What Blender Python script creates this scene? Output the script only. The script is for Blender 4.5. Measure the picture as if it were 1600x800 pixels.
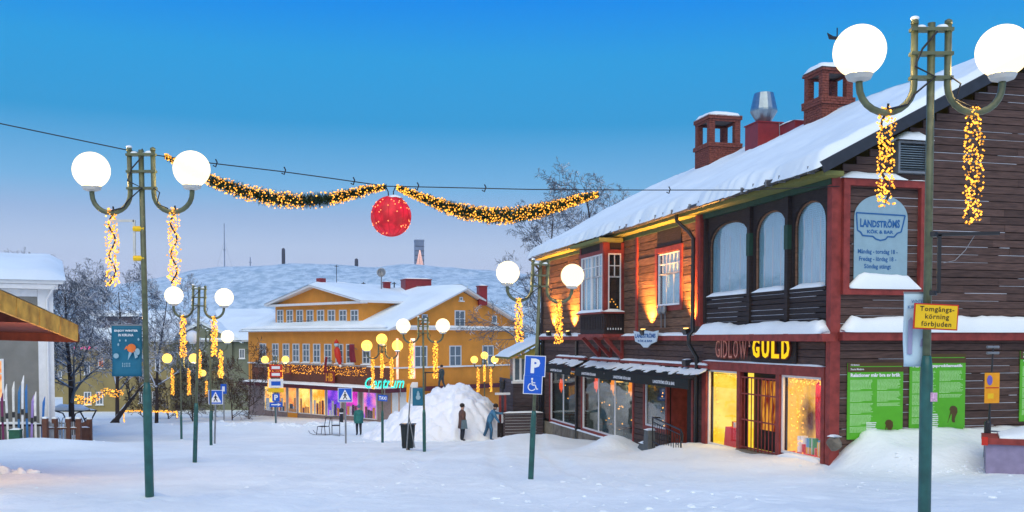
import bpy, bmesh, math, random
from mathutils import Vector, Matrix, noise, Euler
R = math.radians
for o in list(bpy.data.objects): bpy.data.objects.remove(o)
scene = bpy.context.scene
COL = scene.collection
rnd = random.Random(7)

# ------------------------------------------------------------------ camera (eye at z = 0)
FPX, PITCH, HOR = 1520.0, R(2.0), 528.0
PY = HOR + FPX*math.tan(PITCH)
cam_d = bpy.data.cameras.new('camera'); cam = bpy.data.objects.new('camera', cam_d); COL.objects.link(cam)
cam_d.sensor_width = 36; cam_d.lens = FPX*36/1600
cam_d.shift_y = (PY-400)/1600
cam_d.clip_start = .1; cam_d.clip_end = 4000
cam.location = (0,0,0); cam.rotation_euler = (R(90)-PITCH,0,0)
scene.camera = cam

# ------------------------------------------------------------------ world, sun, exposure
world = bpy.data.worlds.new('World'); scene.world = world; world.use_nodes = True
wn, wl = world.node_tree.nodes, world.node_tree.links
for n in list(wn): wn.remove(n)
SUN_EL, SUN_AZ = R(50), R(184)      # soft light from behind the camera, a little to its left
sky = wn.new('ShaderNodeTexSky'); sky.sky_type = 'NISHITA'; sky.sun_disc = False
sky.sun_elevation = R(3); sky.sun_rotation = SUN_AZ
tc = wn.new('ShaderNodeTexCoord'); sep = wn.new('ShaderNodeSeparateXYZ')
ramp = wn.new('ShaderNodeValToRGB'); ramp.color_ramp.interpolation = 'LINEAR'
def s2l(c): return tuple((v/255/12.92 if v/255 <= .04045 else ((v/255+.055)/1.055)**2.4) for v in c)
stops = [(0.0,(208,218,246)),(.06,(202,215,246)),(.09,(192,211,243)),(.12,(163,193,234)),(.15,(122,185,234)),(.211,(50,159,221)),(.271,(40,160,229)),(.33,(0,140,242)),(1.0,(6,120,214))]
el = ramp.color_ramp.elements
while len(el) < len(stops): el.new(.5)
for e,(p,c) in zip(el, stops):
    e.position = p; e.color = (*s2l(c),1)
sc_n = wn.new('ShaderNodeMix'); sc_n.data_type='RGBA'; sc_n.inputs[0].default_value=.04
gain = wn.new('ShaderNodeMix'); gain.data_type='RGBA'; gain.blend_type='MULTIPLY'; gain.inputs[0].default_value=1
gain.inputs[7].default_value=(.12,.12,.12,1)
bg = wn.new('ShaderNodeBackground'); bg.inputs['Strength'].default_value = 1.0
out = wn.new('ShaderNodeOutputWorld')
wl.new(tc.outputs['Generated'], sep.inputs[0]); wl.new(sep.outputs['Z'], ramp.inputs[0])
wl.new(sky.outputs[0], gain.inputs[6])
wl.new(ramp.outputs[0], sc_n.inputs[6]); wl.new(gain.outputs[2], sc_n.inputs[7])
wl.new(sc_n.outputs[2], bg.inputs[0]); wl.new(bg.outputs[0], out.inputs[0])
sun_d = bpy.data.lights.new('sun','SUN'); sun = bpy.data.objects.new('sun', sun_d); COL.objects.link(sun)
sun_d.energy = 2.45; sun_d.angle = R(75); sun_d.color = (1,.88,.60)
sd = Vector((math.sin(SUN_AZ)*math.cos(SUN_EL), math.cos(SUN_AZ)*math.cos(SUN_EL), math.sin(SUN_EL)))
sun.rotation_euler = (-sd).to_track_quat('-Z','Y').to_euler(); sun.location = sd*60
vs = scene.view_settings; vs.view_transform='Standard'; vs.look='None'; vs.gamma=1; vs.exposure=0.0; vs.use_curve_mapping=False
scene.render.engine='CYCLES'; scene.cycles.use_denoising=True
scene.cycles.max_bounces=6; scene.cycles.transparent_max_bounces=12
scene.cycles.sample_clamp_indirect=4
scene.cycles.use_adaptive_sampling=True

# ------------------------------------------------------------------ pixel rays of the 1600 x 800 photograph -> places in the world
def ray(px, py):
    u=(px-800)/FPX; v=-(py-PY)/FPX
    c,s=math.cos(PITCH),math.sin(PITCH)
    return Vector((u, c+v*s, -s+v*c))
def at(px, py, Y):
    d=ray(px,py); return d*(Y/d.y)

# ------------------------------------------------------------------ materials
MATS={}
def mat(name, col, rough=.7, var=.12, scale=6, stretch=(1,1,1), bump=0., metal=0., rndv=0., emit=None, estr=0., spec=.3, bscale=None):
    m=bpy.data.materials.new(name); m.use_nodes=True; nt=m.node_tree; N,L=nt.nodes,nt.links
    b=N['Principled BSDF']; b.inputs['Roughness'].default_value=rough; b.inputs['Metallic'].default_value=metal
    b.inputs['Specular IOR Level'].default_value=spec
    g=N.new('ShaderNodeNewGeometry'); mp=N.new('ShaderNodeMapping'); mp.inputs['Scale'].default_value=stretch
    L.new(g.outputs['Position'],mp.inputs[0])
    no=N.new('ShaderNodeTexNoise'); no.inputs['Scale'].default_value=scale; no.inputs['Detail'].default_value=5
    L.new(mp.outputs[0],no.inputs[0])
    mx=N.new('ShaderNodeMix'); mx.data_type='RGBA'
    rm=N.new('ShaderNodeMapRange'); rm.inputs[1].default_value=.3; rm.inputs[2].default_value=.7
    L.new(no.outputs[0],rm.inputs[0]); L.new(rm.outputs[0],mx.inputs[0])
    mx.inputs[6].default_value=(*[c*(1-var) for c in col],1); mx.inputs[7].default_value=(*[min(1,c*(1+var)) for c in col],1)
    o=mx.outputs[2]
    if rndv:
        oi=N.new('ShaderNodeObjectInfo'); mr=N.new('ShaderNodeMapRange'); mr.inputs[3].default_value=1-rndv; mr.inputs[4].default_value=1+rndv
        L.new(oi.outputs['Random'],mr.inputs[0])
        m2=N.new('ShaderNodeMix'); m2.data_type='RGBA'; m2.blend_type='MULTIPLY'; m2.inputs[0].default_value=1
        L.new(o,m2.inputs[6]); L.new(mr.outputs[0],m2.inputs[7]); o=m2.outputs[2]
    L.new(o,b.inputs['Base Color'])
    if bump:
        bp=N.new('ShaderNodeBump'); bp.inputs['Strength'].default_value=bump; bp.inputs['Distance'].default_value=.03
        n2=no
        if bscale:
            n2=N.new('ShaderNodeTexNoise'); n2.inputs['Scale'].default_value=bscale; n2.inputs['Detail'].default_value=6; L.new(mp.outputs[0],n2.inputs[0])
        L.new(n2.outputs[0],bp.inputs['Height']); L.new(bp.outputs[0],b.inputs['Normal'])
    if emit:
        b.inputs['Emission Color'].default_value=(*emit,1); b.inputs['Emission Strength'].default_value=estr
    MATS[name]=m; return m
def emis(name, col, st):
    m=bpy.data.materials.new(name); m.use_nodes=True; N=m.node_tree.nodes
    for n in list(N): N.remove(n)
    e=N.new('ShaderNodeEmission'); e.inputs[0].default_value=(*col,1); e.inputs[1].default_value=st
    o=N.new('ShaderNodeOutputMaterial'); m.node_tree.links.new(e.outputs[0],o.inputs[0]); MATS[name]=m; return m
def vary(m,lo,hi):
    """each little bulb of a joined string burns a little differently"""
    N,L=m.node_tree.nodes,m.node_tree.links; e=[n for n in N if n.type=='EMISSION'][0]
    g=N.new('ShaderNodeNewGeometry'); mr=N.new('ShaderNodeMapRange'); mr.inputs[3].default_value=lo; mr.inputs[4].default_value=hi
    L.new(g.outputs['Random Per Island'],mr.inputs[0]); L.new(mr.outputs[0],e.inputs[1]); return m
def globe_mat(name,col,st):
    """opal glass: glows, and lets part of the lamp inside through"""
    m=emis(name,col,st); N,L=m.node_tree.nodes,m.node_tree.links; e=[n for n in N if n.type=='EMISSION'][0]; o=[n for n in N if n.type=='OUTPUT_MATERIAL'][0]
    t=N.new('ShaderNodeBsdfTransparent'); mx=N.new('ShaderNodeMixShader'); mx.inputs[0].default_value=.6
    L.new(t.outputs[0],mx.inputs[1]); L.new(e.outputs[0],mx.inputs[2]); L.new(mx.outputs[0],o.inputs[0]); return m
def glow(name, c1, c2, st, scale=3., stretch=(1,1,1)):
    """a lit interior: emission that varies with place"""
    m=emis(name,c1,st); N,L=m.node_tree.nodes,m.node_tree.links
    e=[n for n in N if n.type=='EMISSION'][0]
    g=N.new('ShaderNodeNewGeometry'); mp=N.new('ShaderNodeMapping'); mp.inputs['Scale'].default_value=stretch
    no=N.new('ShaderNodeTexNoise'); no.inputs['Scale'].default_value=scale; no.inputs['Detail'].default_value=4
    cr=N.new('ShaderNodeValToRGB'); cr.color_ramp.elements[0].position=.38; cr.color_ramp.elements[1].position=.62
    cr.color_ramp.elements[0].color=(*c1,1); cr.color_ramp.elements[1].color=(*c2,1)
    L.new(g.outputs['Position'],mp.inputs[0]); L.new(mp.outputs[0],no.inputs[0]); L.new(no.outputs[0],cr.inputs[0]); L.new(cr.outputs[0],e.inputs[0])
    return m
def glass(name, refl, tint=(1,1,1)):
    m=bpy.data.materials.new(name); m.use_nodes=True; N,L=m.node_tree.nodes,m.node_tree.links
    for n in list(N): N.remove(n)
    t=N.new('ShaderNodeBsdfTransparent'); t.inputs[0].default_value=(*tint,1)
    g=N.new('ShaderNodeBsdfGlossy'); g.inputs['Roughness'].default_value=.03
    mx=N.new('ShaderNodeMixShader'); mx.inputs[0].default_value=refl
    o=N.new('ShaderNodeOutputMaterial'); L.new(t.outputs[0],mx.inputs[1]); L.new(g.outputs[0],mx.inputs[2]); L.new(mx.outputs[0],o.inputs[0])
    MATS[name]=m; return m
def snow_mat(name, col=(.86,.915,.92), bump=.35, s1=1.2, s2=9):
    m=mat(name,col,rough=.62,var=.06,scale=.5,bump=bump,bscale=s2,spec=.25); return m

M_snow=snow_mat('snow'); M_snow_g=snow_mat('snow_ground',(.865,.92,.905),.9,1,6)
M_snow_roof=snow_mat('snow_roof',(.80,.89,.92),.25,1,4)
M_lampg=mat('lamp_green_paint',(.018,.10,.085),.4,.25,9,spec=.5)
M_lampo=mat('lamp_olive_paint',(.10,.115,.055),.38,.3,12,spec=.5)
M_globe=globe_mat('lit_globe',(1,.80,.46),2.5)
M_globe_off=mat('unlit_globe',(.62,.66,.7),.25,.03)
M_globe_far=globe_mat('lit_globe_far',(1,.58,.10),3.2)
M_collar=mat('globe_collar',(.55,.55,.5),.4,.1)
M_bulb=vary(emis('amber_bulb',(1,.40,.045),2.4),.9,4.2)
M_bulb_far=vary(emis('amber_bulb_far',(1,.40,.045),2.1),.9,3.6)
M_cable=mat('black_cable',(.02,.02,.025),.5,.1)
M_brown=mat('brown_plank',(.090,.052,.042),.75,.35,3,(1,1,9),bump=.4,rndv=.28)
M_log=mat('weathered_log',(.14,.075,.045),.8,.45,2.5,(1,1,10),bump=.6,rndv=.3)
M_darkwood=mat('dark_wood',(.028,.020,.019),.7,.3,4,(1,1,8),bump=.3,rndv=.15)
M_core=mat('wall_backing',(.02,.014,.012),.9,.1)
M_red=mat('falu_red_paint',(.245,.040,.032),.6,.28,5,bump=.15,rndv=.1)
M_white=mat('white_paint',(.78,.78,.77),.5,.05)
M_soffit=mat('green_yellow_soffit',(.17,.175,.05),.7,.15,4,(1,6,1))
M_gutter=mat('gutter_metal',(.045,.045,.045),.45,.2,spec=.5)
M_pipe=mat('black_drainpipe',(.012,.013,.014),.35,.1,spec=.5)
M_verge=mat('verge_board',(.03,.035,.045),.5,.15)
M_stone=mat('foundation_stone',(.19,.165,.13),.9,.4,3,bump=.8,rndv=.15)
M_concrete=mat('concrete',(.25,.22,.16),.9,.2,4,bump=.3)
M_glass_sky=glass('window_glass',.22)
M_glass_shop=glass('shop_glass',.07)
M_glass_rest=glass('restaurant_glass',.16,(.9,.95,.95))
M_curtain=mat('pale_curtain',(.42,.76,.97),.9,.2,6,(6,6,.3))
M_dark_in=mat('dark_interior',(.05,.045,.04),.9,.2)
M_teal_in=mat('teal_interior',(.13,.18,.18),.9,.3)
M_brick=mat('chimney_brick',(.21,.062,.045),.9,.35,14,bump=.4)
M_mortar=mat('mortar',(.16,.13,.12),.95,.2,10)
M_cowl=mat('galvanised_cowl',(.30,.37,.41),.32,.1,8,metal=.85)
M_redmetal=mat('red_sheet_metal',(.25,.018,.02),.45,.15,spec=.5)
M_awn=mat('black_awning',(.012,.014,.013),.8,.2)
M_black=mat('black_iron',(.012,.012,.014),.45,.1,spec=.5)
M_text_w=mat('white_lettering',(.8,.8,.8),.6,.02)
M_text_k=mat('black_lettering',(.012,.012,.012),.6,.02)
M_blue_sign=mat('blue_sign',(.012,.10,.52),.4,.05)
M_yellow_sign=mat('yellow_sign',(.85,.52,.01),.45,.05)
M_red_sign=mat('red_sign',(.55,.03,.015),.45,.05)
M_ltblue=mat('pale_blue_board',(.28,.42,.48),.5,.05)
M_navy=mat('navy_print',(.02,.12,.32),.6,.05)
M_green_poster=mat('green_poster',(.10,.42,.022),.5,.06)
M_brown_poster=mat('brown_poster',(.09,.055,.015),.5,.05)
M_pale_print=mat('pale_green_print',(.45,.75,.33),.6,.03)
M_steel=mat('grey_steel',(.25,.26,.27),.45,.15,metal=.5)
M_orange_poster=mat('orange_poster',(.85,.34,.01),.4,.08)
M_lav=mat('lavender_board',(.28,.24,.36),.7,.12)
M_yel=mat('ochre_render',(.72,.285,.04),.85,.1,1.2,bump=.1,bscale=20)
M_teal_ban=mat('teal_banner',(.012,.13,.21),.6,.12,4)
M_bark=None

# ------------------------------------------------------------------ mesh helpers
class MB:
    def __init__(s): s.v=[]; s.f=[]
    def add(s, vs, fs):
        o=len(s.v); s.v+= [tuple(p) for p in vs]; s.f+=[tuple(i+o for i in f) for f in fs]; return s
    def box(s, lo, hi):
        x0,y0,z0=[min(a,b) for a,b in zip(lo,hi)]; x1,y1,z1=[max(a,b) for a,b in zip(lo,hi)]
        return s.add([(x0,y0,z0),(x1,y0,z0),(x1,y1,z0),(x0,y1,z0),(x0,y0,z1),(x1,y0,z1),(x1,y1,z1),(x0,y1,z1)],
              [(3,2,1,0),(4,5,6,7),(0,1,5,4),(1,2,6,5),(2,3,7,6),(3,0,4,7)])
    def hull8(s, p):
        return s.add(p,[(3,2,1,0),(4,5,6,7),(0,1,5,4),(1,2,6,5),(2,3,7,6),(3,0,4,7)])
    def beam(s, a, b, w, h, up=(0,0,1)):
        a,b=Vector(a),Vector(b); d=(b-a).normalized(); upv=Vector(up)
        if abs(d.dot(upv))>.98: upv=Vector((1,0,0))
        r=d.cross(upv).normalized()*w/2; u=r.cross(d).normalized()*h/2
        return s.hull8([a-r-u,a+r-u,a+r+u,a-r+u,b-r-u,b+r-u,b+r+u,b-r+u])
    def tube(s, pts, rad, n=8, cap=True):
        pts=[Vector(p) for p in pts]
        if not isinstance(rad,(list,tuple)): rad=[rad]*len(pts)
        o=len(s.v); k=len(pts); ref=None
        for i,p in enumerate(pts):
            d=(pts[min(i+1,k-1)]-pts[max(i-1,0)])
            if d.length<1e-9: d=Vector((0,0,1))
            d.normalize()
            if ref is None:
                ref=Vector((0,0,1)) if abs(d.z)<.9 else Vector((1,0,0))
            a=d.cross(ref)
            if a.length<1e-4: a=d.cross(Vector((0,1,0)))
            a.normalize(); b=a.cross(d).normalized(); ref=b
            for j in range(n):
                t=2*math.pi*j/n; s.v.append(tuple(p+(a*math.cos(t)+b*math.sin(t))*rad[i]))
        for i in range(k-1):
            for j in range(n):
                s.f.append((o+i*n+j,o+i*n+(j+1)%n,o+(i+1)*n+(j+1)%n,o+(i+1)*n+j))
        if cap and n>2:
            s.f.append(tuple(o+j for j in range(n))[::-1]); s.f.append(tuple(o+(k-1)*n+j for j in range(n)))
        return s
    def sphere(s, c, r, seg=16, rings=10, sc=(1,1,1)):
        o=len(s.v); c=Vector(c)
        for i in range(1,rings):
            ph=math.pi*i/rings
            for j in range(seg):
                th=2*math.pi*j/seg
                s.v.append((c.x+r*sc[0]*math.sin(ph)*math.cos(th),c.y+r*sc[1]*math.sin(ph)*math.sin(th),c.z+r*sc[2]*math.cos(ph)))
        t=len(s.v); s.v+=[(c.x,c.y,c.z+r*sc[2]),(c.x,c.y,c.z-r*sc[2])]
        for i in range(rings-2):
            for j in range(seg):
                s.f.append((o+i*seg+j,o+(i+1)*seg+j,o+(i+1)*seg+(j+1)%seg,o+i*seg+(j+1)%seg))
        for j in range(seg):
            s.f.append((t,o+j,o+(j+1)%seg)); e=o+(rings-2)*seg; s.f.append((t+1,e+(j+1)%seg,e+j))
        return s
    def octa(s, c, r):
        x,y,z=c
        return s.add([(x+r,y,z),(x-r,y,z),(x,y+r,z),(x,y-r,z),(x,y,z+r),(x,y,z-r)],
            [(0,2,4),(2,1,4),(1,3,4),(3,0,4),(2,0,5),(1,2,5),(3,1,5),(0,3,5)])
    def lathe(s, c, prof, n=14):
        o=len(s.v); c=Vector(c)
        for r,z in prof:
            for j in range(n):
                t=2*math.pi*j/n; s.v.append((c.x+r*math.cos(t),c.y+r*math.sin(t),c.z+z))
        k=len(prof)
        for i in range(k-1):
            for j in range(n): s.f.append((o+i*n+j,o+i*n+(j+1)%n,o+(i+1)*n+(j+1)%n,o+(i+1)*n+j))
        s.f.append(tuple(o+j for j in range(n))[::-1]); s.f.append(tuple(o+(k-1)*n+j for j in range(n)))
        return s
    def prism(s, poly, F, n0, n1):
        k=len(poly); a=[F.p(u,v,n1) for u,v in poly]; b=[F.p(u,v,n0) for u,v in poly]
        fs=[tuple(range(k)),tuple(range(2*k-1,k-1,-1))]+[(i,i+k,(i+1)%k+k,(i+1)%k) for i in range(k)]
        return s.add(a+b,fs)
    def mesh(s, name):
        m=bpy.data.meshes.new(name); m.from_pydata(s.v,[],s.f); m.update(); return m
    def build(s, name, m, parent=None, smooth=False, kind=None, loc=None):
        me=s.mesh(name); me.materials.append(m if m else None)
        if smooth:
            me.polygons.foreach_set('use_smooth',[True]*len(me.polygons))
        o=bpy.data.objects.new(name,me); COL.objects.link(o)
        if parent is not None: o.parent=parent
        if loc is not None: o.location=loc
        if kind: o['kind']=kind
        return o
class Frame:
    def __init__(s,O,U,V=(0,0,1),N=None):
        s.O=Vector(O); s.U=Vector(U).normalized(); s.V=Vector(V).normalized(); s.N=Vector(N).normalized() if N else s.U.cross(s.V)
    def p(s,u,v,n=0): return s.O+s.U*u+s.V*v+s.N*n
def empty(name, loc, rz=0, label=None, cat=None, group=None, rot=None):
    o=bpy.data.objects.new(name,None); COL.objects.link(o); o.location=loc; o.rotation_euler=rot or (0,0,rz); o.empty_display_size=.1
    return tag(o,label,cat,group)
def tag(o,label=None,cat=None,group=None,kind=None):
    if label: o['label']=label
    if cat: o['category']=cat
    if group: o['group']=group
    if kind: o['kind']=kind
    return o
_unit={}
def boxobj(name,parent,lo,hi,m,rot=None,kind=None):
    me=_unit.get(m.name)
    if me is None:
        me=MB().box((-.5,-.5,-.5),(.5,.5,.5)).mesh('box_'+m.name); me.materials.append(m); _unit[m.name]=me
    o=bpy.data.objects.new(name,me); COL.objects.link(o); o.parent=parent
    o.location=[(a+b)/2 for a,b in zip(lo,hi)]; o.scale=[max(abs(b-a),1e-4) for a,b in zip(lo,hi)]
    if rot: o.rotation_euler=rot
    if kind: o['kind']=kind
    return o
def fbox(name,parent,m,F,u0,u1,v0,v1,n0,n1):
    return boxobj(name,parent,F.p(u0,v0,n0),F.p(u1,v1,n1),m)
_tc={}
def text_geo(txt, bold=0., shear=0., spacing=1.):
    k=(txt,bold,shear,spacing)
    if k in _tc: return _tc[k]
    c=bpy.data.curves.new('t','FONT'); c.body=txt; c.size=1; c.offset=bold; c.shear=shear; c.space_character=spacing; c.resolution_u=2; c.fill_mode='FRONT'
    o=bpy.data.objects.new('t',c); COL.objects.link(o)
    dg=bpy.context.evaluated_depsgraph_get(); me=o.evaluated_get(dg).to_mesh()
    vs=[(v.co.x,v.co.y) for v in me.vertices]; fs=[tuple(p.vertices) for p in me.polygons]
    o.evaluated_get(dg).to_mesh_clear(); bpy.data.objects.remove(o); bpy.data.curves.remove(c)
    _tc[k]=(vs,fs); return vs,fs
def text(mb,F,txt,u0,u1,v0,v1,n,bold=0.,shear=0.,spacing=1.,keep=False,warp=None):
    """lay a word into the rectangle u0..u1, v0..v1 of frame F at n"""
    vs,fs=text_geo(txt,bold,shear,spacing)
    if not vs: return
    x0=min(v[0] for v in vs); x1=max(v[0] for v in vs); y0=min(v[1] for v in vs); y1=max(v[1] for v in vs)
    P=[]
    for x,y in vs:
        a=(x-x0)/(x1-x0); b=(y-y0)/(y1-y0)
        u=u0+(u1-u0)*a; v=v0+(v1-v0)*b
        if warp: v=v+warp(a,b)
        P.append(F.p(u,v,n))
    mb.add(P,fs)
def lerp(a,b,t): return a+(b-a)*t
def interp(x,kn):
    if x<=kn[0][0]: return kn[0][1]
    for (a,b),(c,d) in zip(kn,kn[1:]):
        if x<=c: return b+(d-b)*(x-a)/(c-a)
    return kn[-1][1]
def sm(t): t=max(0.,min(1.,t)); return t*t*(3-2*t)
def nz(x,y=0.,z=0.): return noise.noise(Vector((x,y,z)))

# ------------------------------------------------------------------ the brown timber building's own axes: s into the block, t along its street front
BA=R(14.1); BO=Vector((7.37,22.4,0)); BS=Vector((math.cos(BA),math.sin(BA),0)); BT=Vector((-math.sin(BA),math.cos(BA),0))
def fac(px,py,s=0.):
    d=ray(px,py); o=BO+BS*s; k=o.dot(BS)/d.dot(BS); p=d*k-BO; return p.dot(BT),p.z
def gab(px,py,t=0.):
    d=ray(px,py); o=BO+BT*t; k=o.dot(BT)/d.dot(BT); p=d*k-BO; return p.dot(BS),p.z
def bw(s,t,z): return BO+BS*s+BT*t+Vector((0,0,z))

# ------------------------------------------------------------------ ground
GK=[(-40,-1.45),(0,-1.55),(8.6,-1.62),(12.3,-2.05),(19,-2.8),(24.4,-3.12),(31,-3.62),(36,-3.95),(40,-4.32),(45,-4.78),(55,-5.25),(65,-5.65),(90,-6.6),(150,-8),(2000,-8)]
def bump2(x,y,cx,cy,rx,ry,h):
    d=((x-cx)/rx)**2+((y-cy)/ry)**2
    return h*math.exp(-d*1.4) if d<6 else 0.
BUMPS=[]; TLEN=24.1
def gz(x,y):
    z=(interp(y-1.2,GK)+interp(y,GK)+interp(y+1.2,GK))/3
    p=Vector((x,y,0))-BO; s=p.dot(BS); t=p.dot(BT)
    # drift heaped against the gable wall
    if -6<t<3 and s>-1.5:
        top=-2.13-.08*max(0,s-6)+.07*nz(s*.8,3.1)+.04*nz(s*2.5,1.)
        prof=sm((t+2.6+.25*nz(s*.9,6.))/1.5)
        k=sm((s+.35)/1.3)*(1 if t<=.2 else 1)
        z=lerp(z,max(z,top-.26*(1-sm((t+1.2)/1.2))),prof*k)
    if s<.3 and 6.8<t<26: z+=.06*math.exp(-((s+.1)/.8)**2)*(1+.6*nz(t*.7,9.))
    if -3.5<s<.1 and 0<t<6.9: z=lerp(z,-2.93-.02*t,sm((s+2.6)/2.0)*.9)
    if s>.04 and .04<t<TLEN: return z-1.6
    for b in BUMPS: z+=bump2(x,y,*b)
    # low ridges of cleared snow across the foot of the square
    if y>47:
        r=math.exp(-((y-56-.05*x)/2.2)**2)*sm((x+46)/6)*(1-sm((x-2)/4))
        z+=r*(.42+.30*nz(x*.45,2.)+.12*nz(x*1.7,5.))
    return z
FEET={}
def _walk(x,y,dx,dy,n,rg):
    L=math.hypot(dx,dy); dx,dy=dx/L,dy/L
    for i in range(n):
        s_=.11*(1 if i%2 else -1); fx=x+dx*.62*i-dy*s_+rg.uniform(-.05,.05); fy=y+dy*.62*i+dx*s_+rg.uniform(-.05,.05)
        FEET.setdefault((int(fx//1),int(fy//1)),[]).append((fx,fy,dx,dy,.028+.02*rg.random()))
        dx,dy=dx+rg.uniform(-.06,.06),dy+rg.uniform(-.04,.04)
_rg=random.Random(5)
for q in ((-5.5,8,.35,1,45),(1.5,8.2,.25,1,40),(3.2,9,-.1,1,50),(5.2,14,.15,.8,16),(-1.5,9,.0,1,60),(-7.,12,.9,.5,30),(-3,16,1,.25,22),(6.5,12,-1,.3,28),(4.2,18,-.5,1,30),(-9,17,.6,.7,30),(.4,8,-.2,1,40)): _walk(*q,_rg)
def gzn(x,y):
    z=gz(x,y)
    f=max(0,1-max(0,y-40)/60)
    z+=f*(.065*nz(x*.55,y*.4,1.)+.035*nz(x*1.9,y*1.3,4.))
    if y<34: z+=.022*nz(x*4.2,y*3.2,8.)+.016*max(0,nz(x*9,y*7,2.))
    if y<34:
        for a in (-1,0,1):
            for b in (-1,0,1):
                for fx,fy,dx,dy,dp in FEET.get((int(x//1)+a,int(y//1)+b),()):
                    u=((x-fx)*dx+(y-fy)*dy)/.17; v=((x-fx)*-dy+(y-fy)*dx)/.10; q=u*u+v*v
                    if q<6: z+=-dp*math.exp(-q*1.2)+dp*.35*math.exp(-(q-2.2)**2*1.5)
    # shallow wheel ruts running down the street
    for k,(x0,a) in enumerate(((-4.2,.03),(-2.6,.03),(.6,-.05),(2.2,-.05))):
        xc=x0+a*(y-10)+.25*math.sin(y*.16+k//2); d=(x-xc)/.22
        if abs(d)<3: z-=f*(.038+.012*nz(y*2.,k))*math.exp(-d**4)-.016*f*math.exp(-((abs(d)-1.5)*2.2)**2)*(1+nz(x*3,y*2.5,k))
    return z
def gp(px,Y):
    """world point on the snow under image column px at distance Y"""
    x=(px-800)/FPX*Y; return Vector((x,Y,gz(x,Y)))

# ================================================================== THE SETTING
def gb(px,Y,rx,ry,h):
    x=(px-800)/FPX*Y; BUMPS.append((x,Y,rx,ry,h))
def gbl(s,t,rx,ry,h):
    p=bw(s,t,0); BUMPS.append((p.x,p.y,rx,ry,h))
gbl(-1.6,10.1,.9,1.3,.50); gbl(-2.2,9.0,.7,.9,.25)
gb(20,20,.9,.5,.08); gb(229,12.6,.35,.3,.10); gb(40,33,3.5,2,.35); gb(300,25,.5,.4,.1); gb(800,36,1.2,2,.25); gb(845,38,2.0,2.2,.35)
gb(170,24,1.6,.8,.12); gb(420,18,2.5,1.2,.06)

def axis(segs):
    out=[segs[0][0]]
    for a,b,st in segs:
        n=max(1,round((b-a)/st)); out+= [a+(b-a)*(i+1)/n for i in range(n)]
    return out
gx=axis([(-700,-200,50),(-200,-60,14),(-60,-24,2.4),(-24,-12,.5),(-12,14,.115),(14,24,.8),(24,60,4),(60,200,14),(200,700,50)])
gy=axis([(-40,-6,3),(-6,7,.6),(7,20,.10),(20,34,.22),(34,62,.5),(62,110,3),(110,300,12),(300,900,50)])
mb=MB(); nx=len(gx)
for y in gy:
    for x in gx: mb.v.append((x,y,gzn(x,y)))
for j in range(len(gy)-1):
    for i in range(nx-1): mb.f.append((j*nx+i,j*nx+i+1,(j+1)*nx+i+1,(j+1)*nx+i))
g=mb.build('snowy_ground',M_snow_g,smooth=True); tag(g,kind='structure')

# the mine hill: a long snow-covered heap with scrub on its flank
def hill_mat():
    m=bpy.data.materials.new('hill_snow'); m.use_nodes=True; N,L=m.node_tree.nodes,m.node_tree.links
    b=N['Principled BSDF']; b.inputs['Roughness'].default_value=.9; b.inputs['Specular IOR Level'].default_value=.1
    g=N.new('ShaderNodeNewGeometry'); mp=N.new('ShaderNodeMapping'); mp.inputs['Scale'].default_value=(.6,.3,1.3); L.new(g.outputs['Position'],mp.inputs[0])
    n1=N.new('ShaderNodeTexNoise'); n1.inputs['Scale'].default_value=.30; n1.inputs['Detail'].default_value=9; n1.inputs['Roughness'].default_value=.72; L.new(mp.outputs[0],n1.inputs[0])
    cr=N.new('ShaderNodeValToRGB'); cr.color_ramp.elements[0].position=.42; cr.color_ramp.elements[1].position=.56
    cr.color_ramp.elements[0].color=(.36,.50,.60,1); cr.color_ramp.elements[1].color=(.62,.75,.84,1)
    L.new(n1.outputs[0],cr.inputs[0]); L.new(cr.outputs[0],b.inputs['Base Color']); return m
M_hill=hill_mat()
HT=[(-900,478),(-200,470),(60,462),(200,452),(280,437),(330,425),(420,417),(500,415),(560,418),(600,420),(640,414),(690,420),(780,429),(900,436),(1100,450),(1500,470),(2600,490)]
HY=650.
hx=axis([(-1100,-420,40),(-420,120,5),(120,900,30)]); hy=axis([(330,380,10),(380,700,5),(700,900,40)])
mb=MB()
for y in hy:
    for x in hx:
        top=(528-interp(800+x/HY*FPX,HT))/FPX*HY
        k=sm((y-345)/305)
        z=-8.5+(top+8.5)*(.25*k+.75*sm((y-345)/300)**1.2) if y<=HY else top-.02*(y-HY)
        a=min(1,max(0,(y-345)/120))
        z+=a*(2.2*nz(x*.018,y*.02,1)+1.1*nz(x*.06,y*.05,3)+.5*nz(x*.2,y*.15,6))
        mb.v.append((x,y,z))
nx=len(hx)
for j in range(len(hy)-1):
    for i in range(nx-1): mb.f.append((j*nx+i,j*nx+i+1,(j+1)*nx+i+1,(j+1)*nx+i))
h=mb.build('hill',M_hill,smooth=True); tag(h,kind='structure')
def hz(px,y): return at(px,y,HY)
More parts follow.
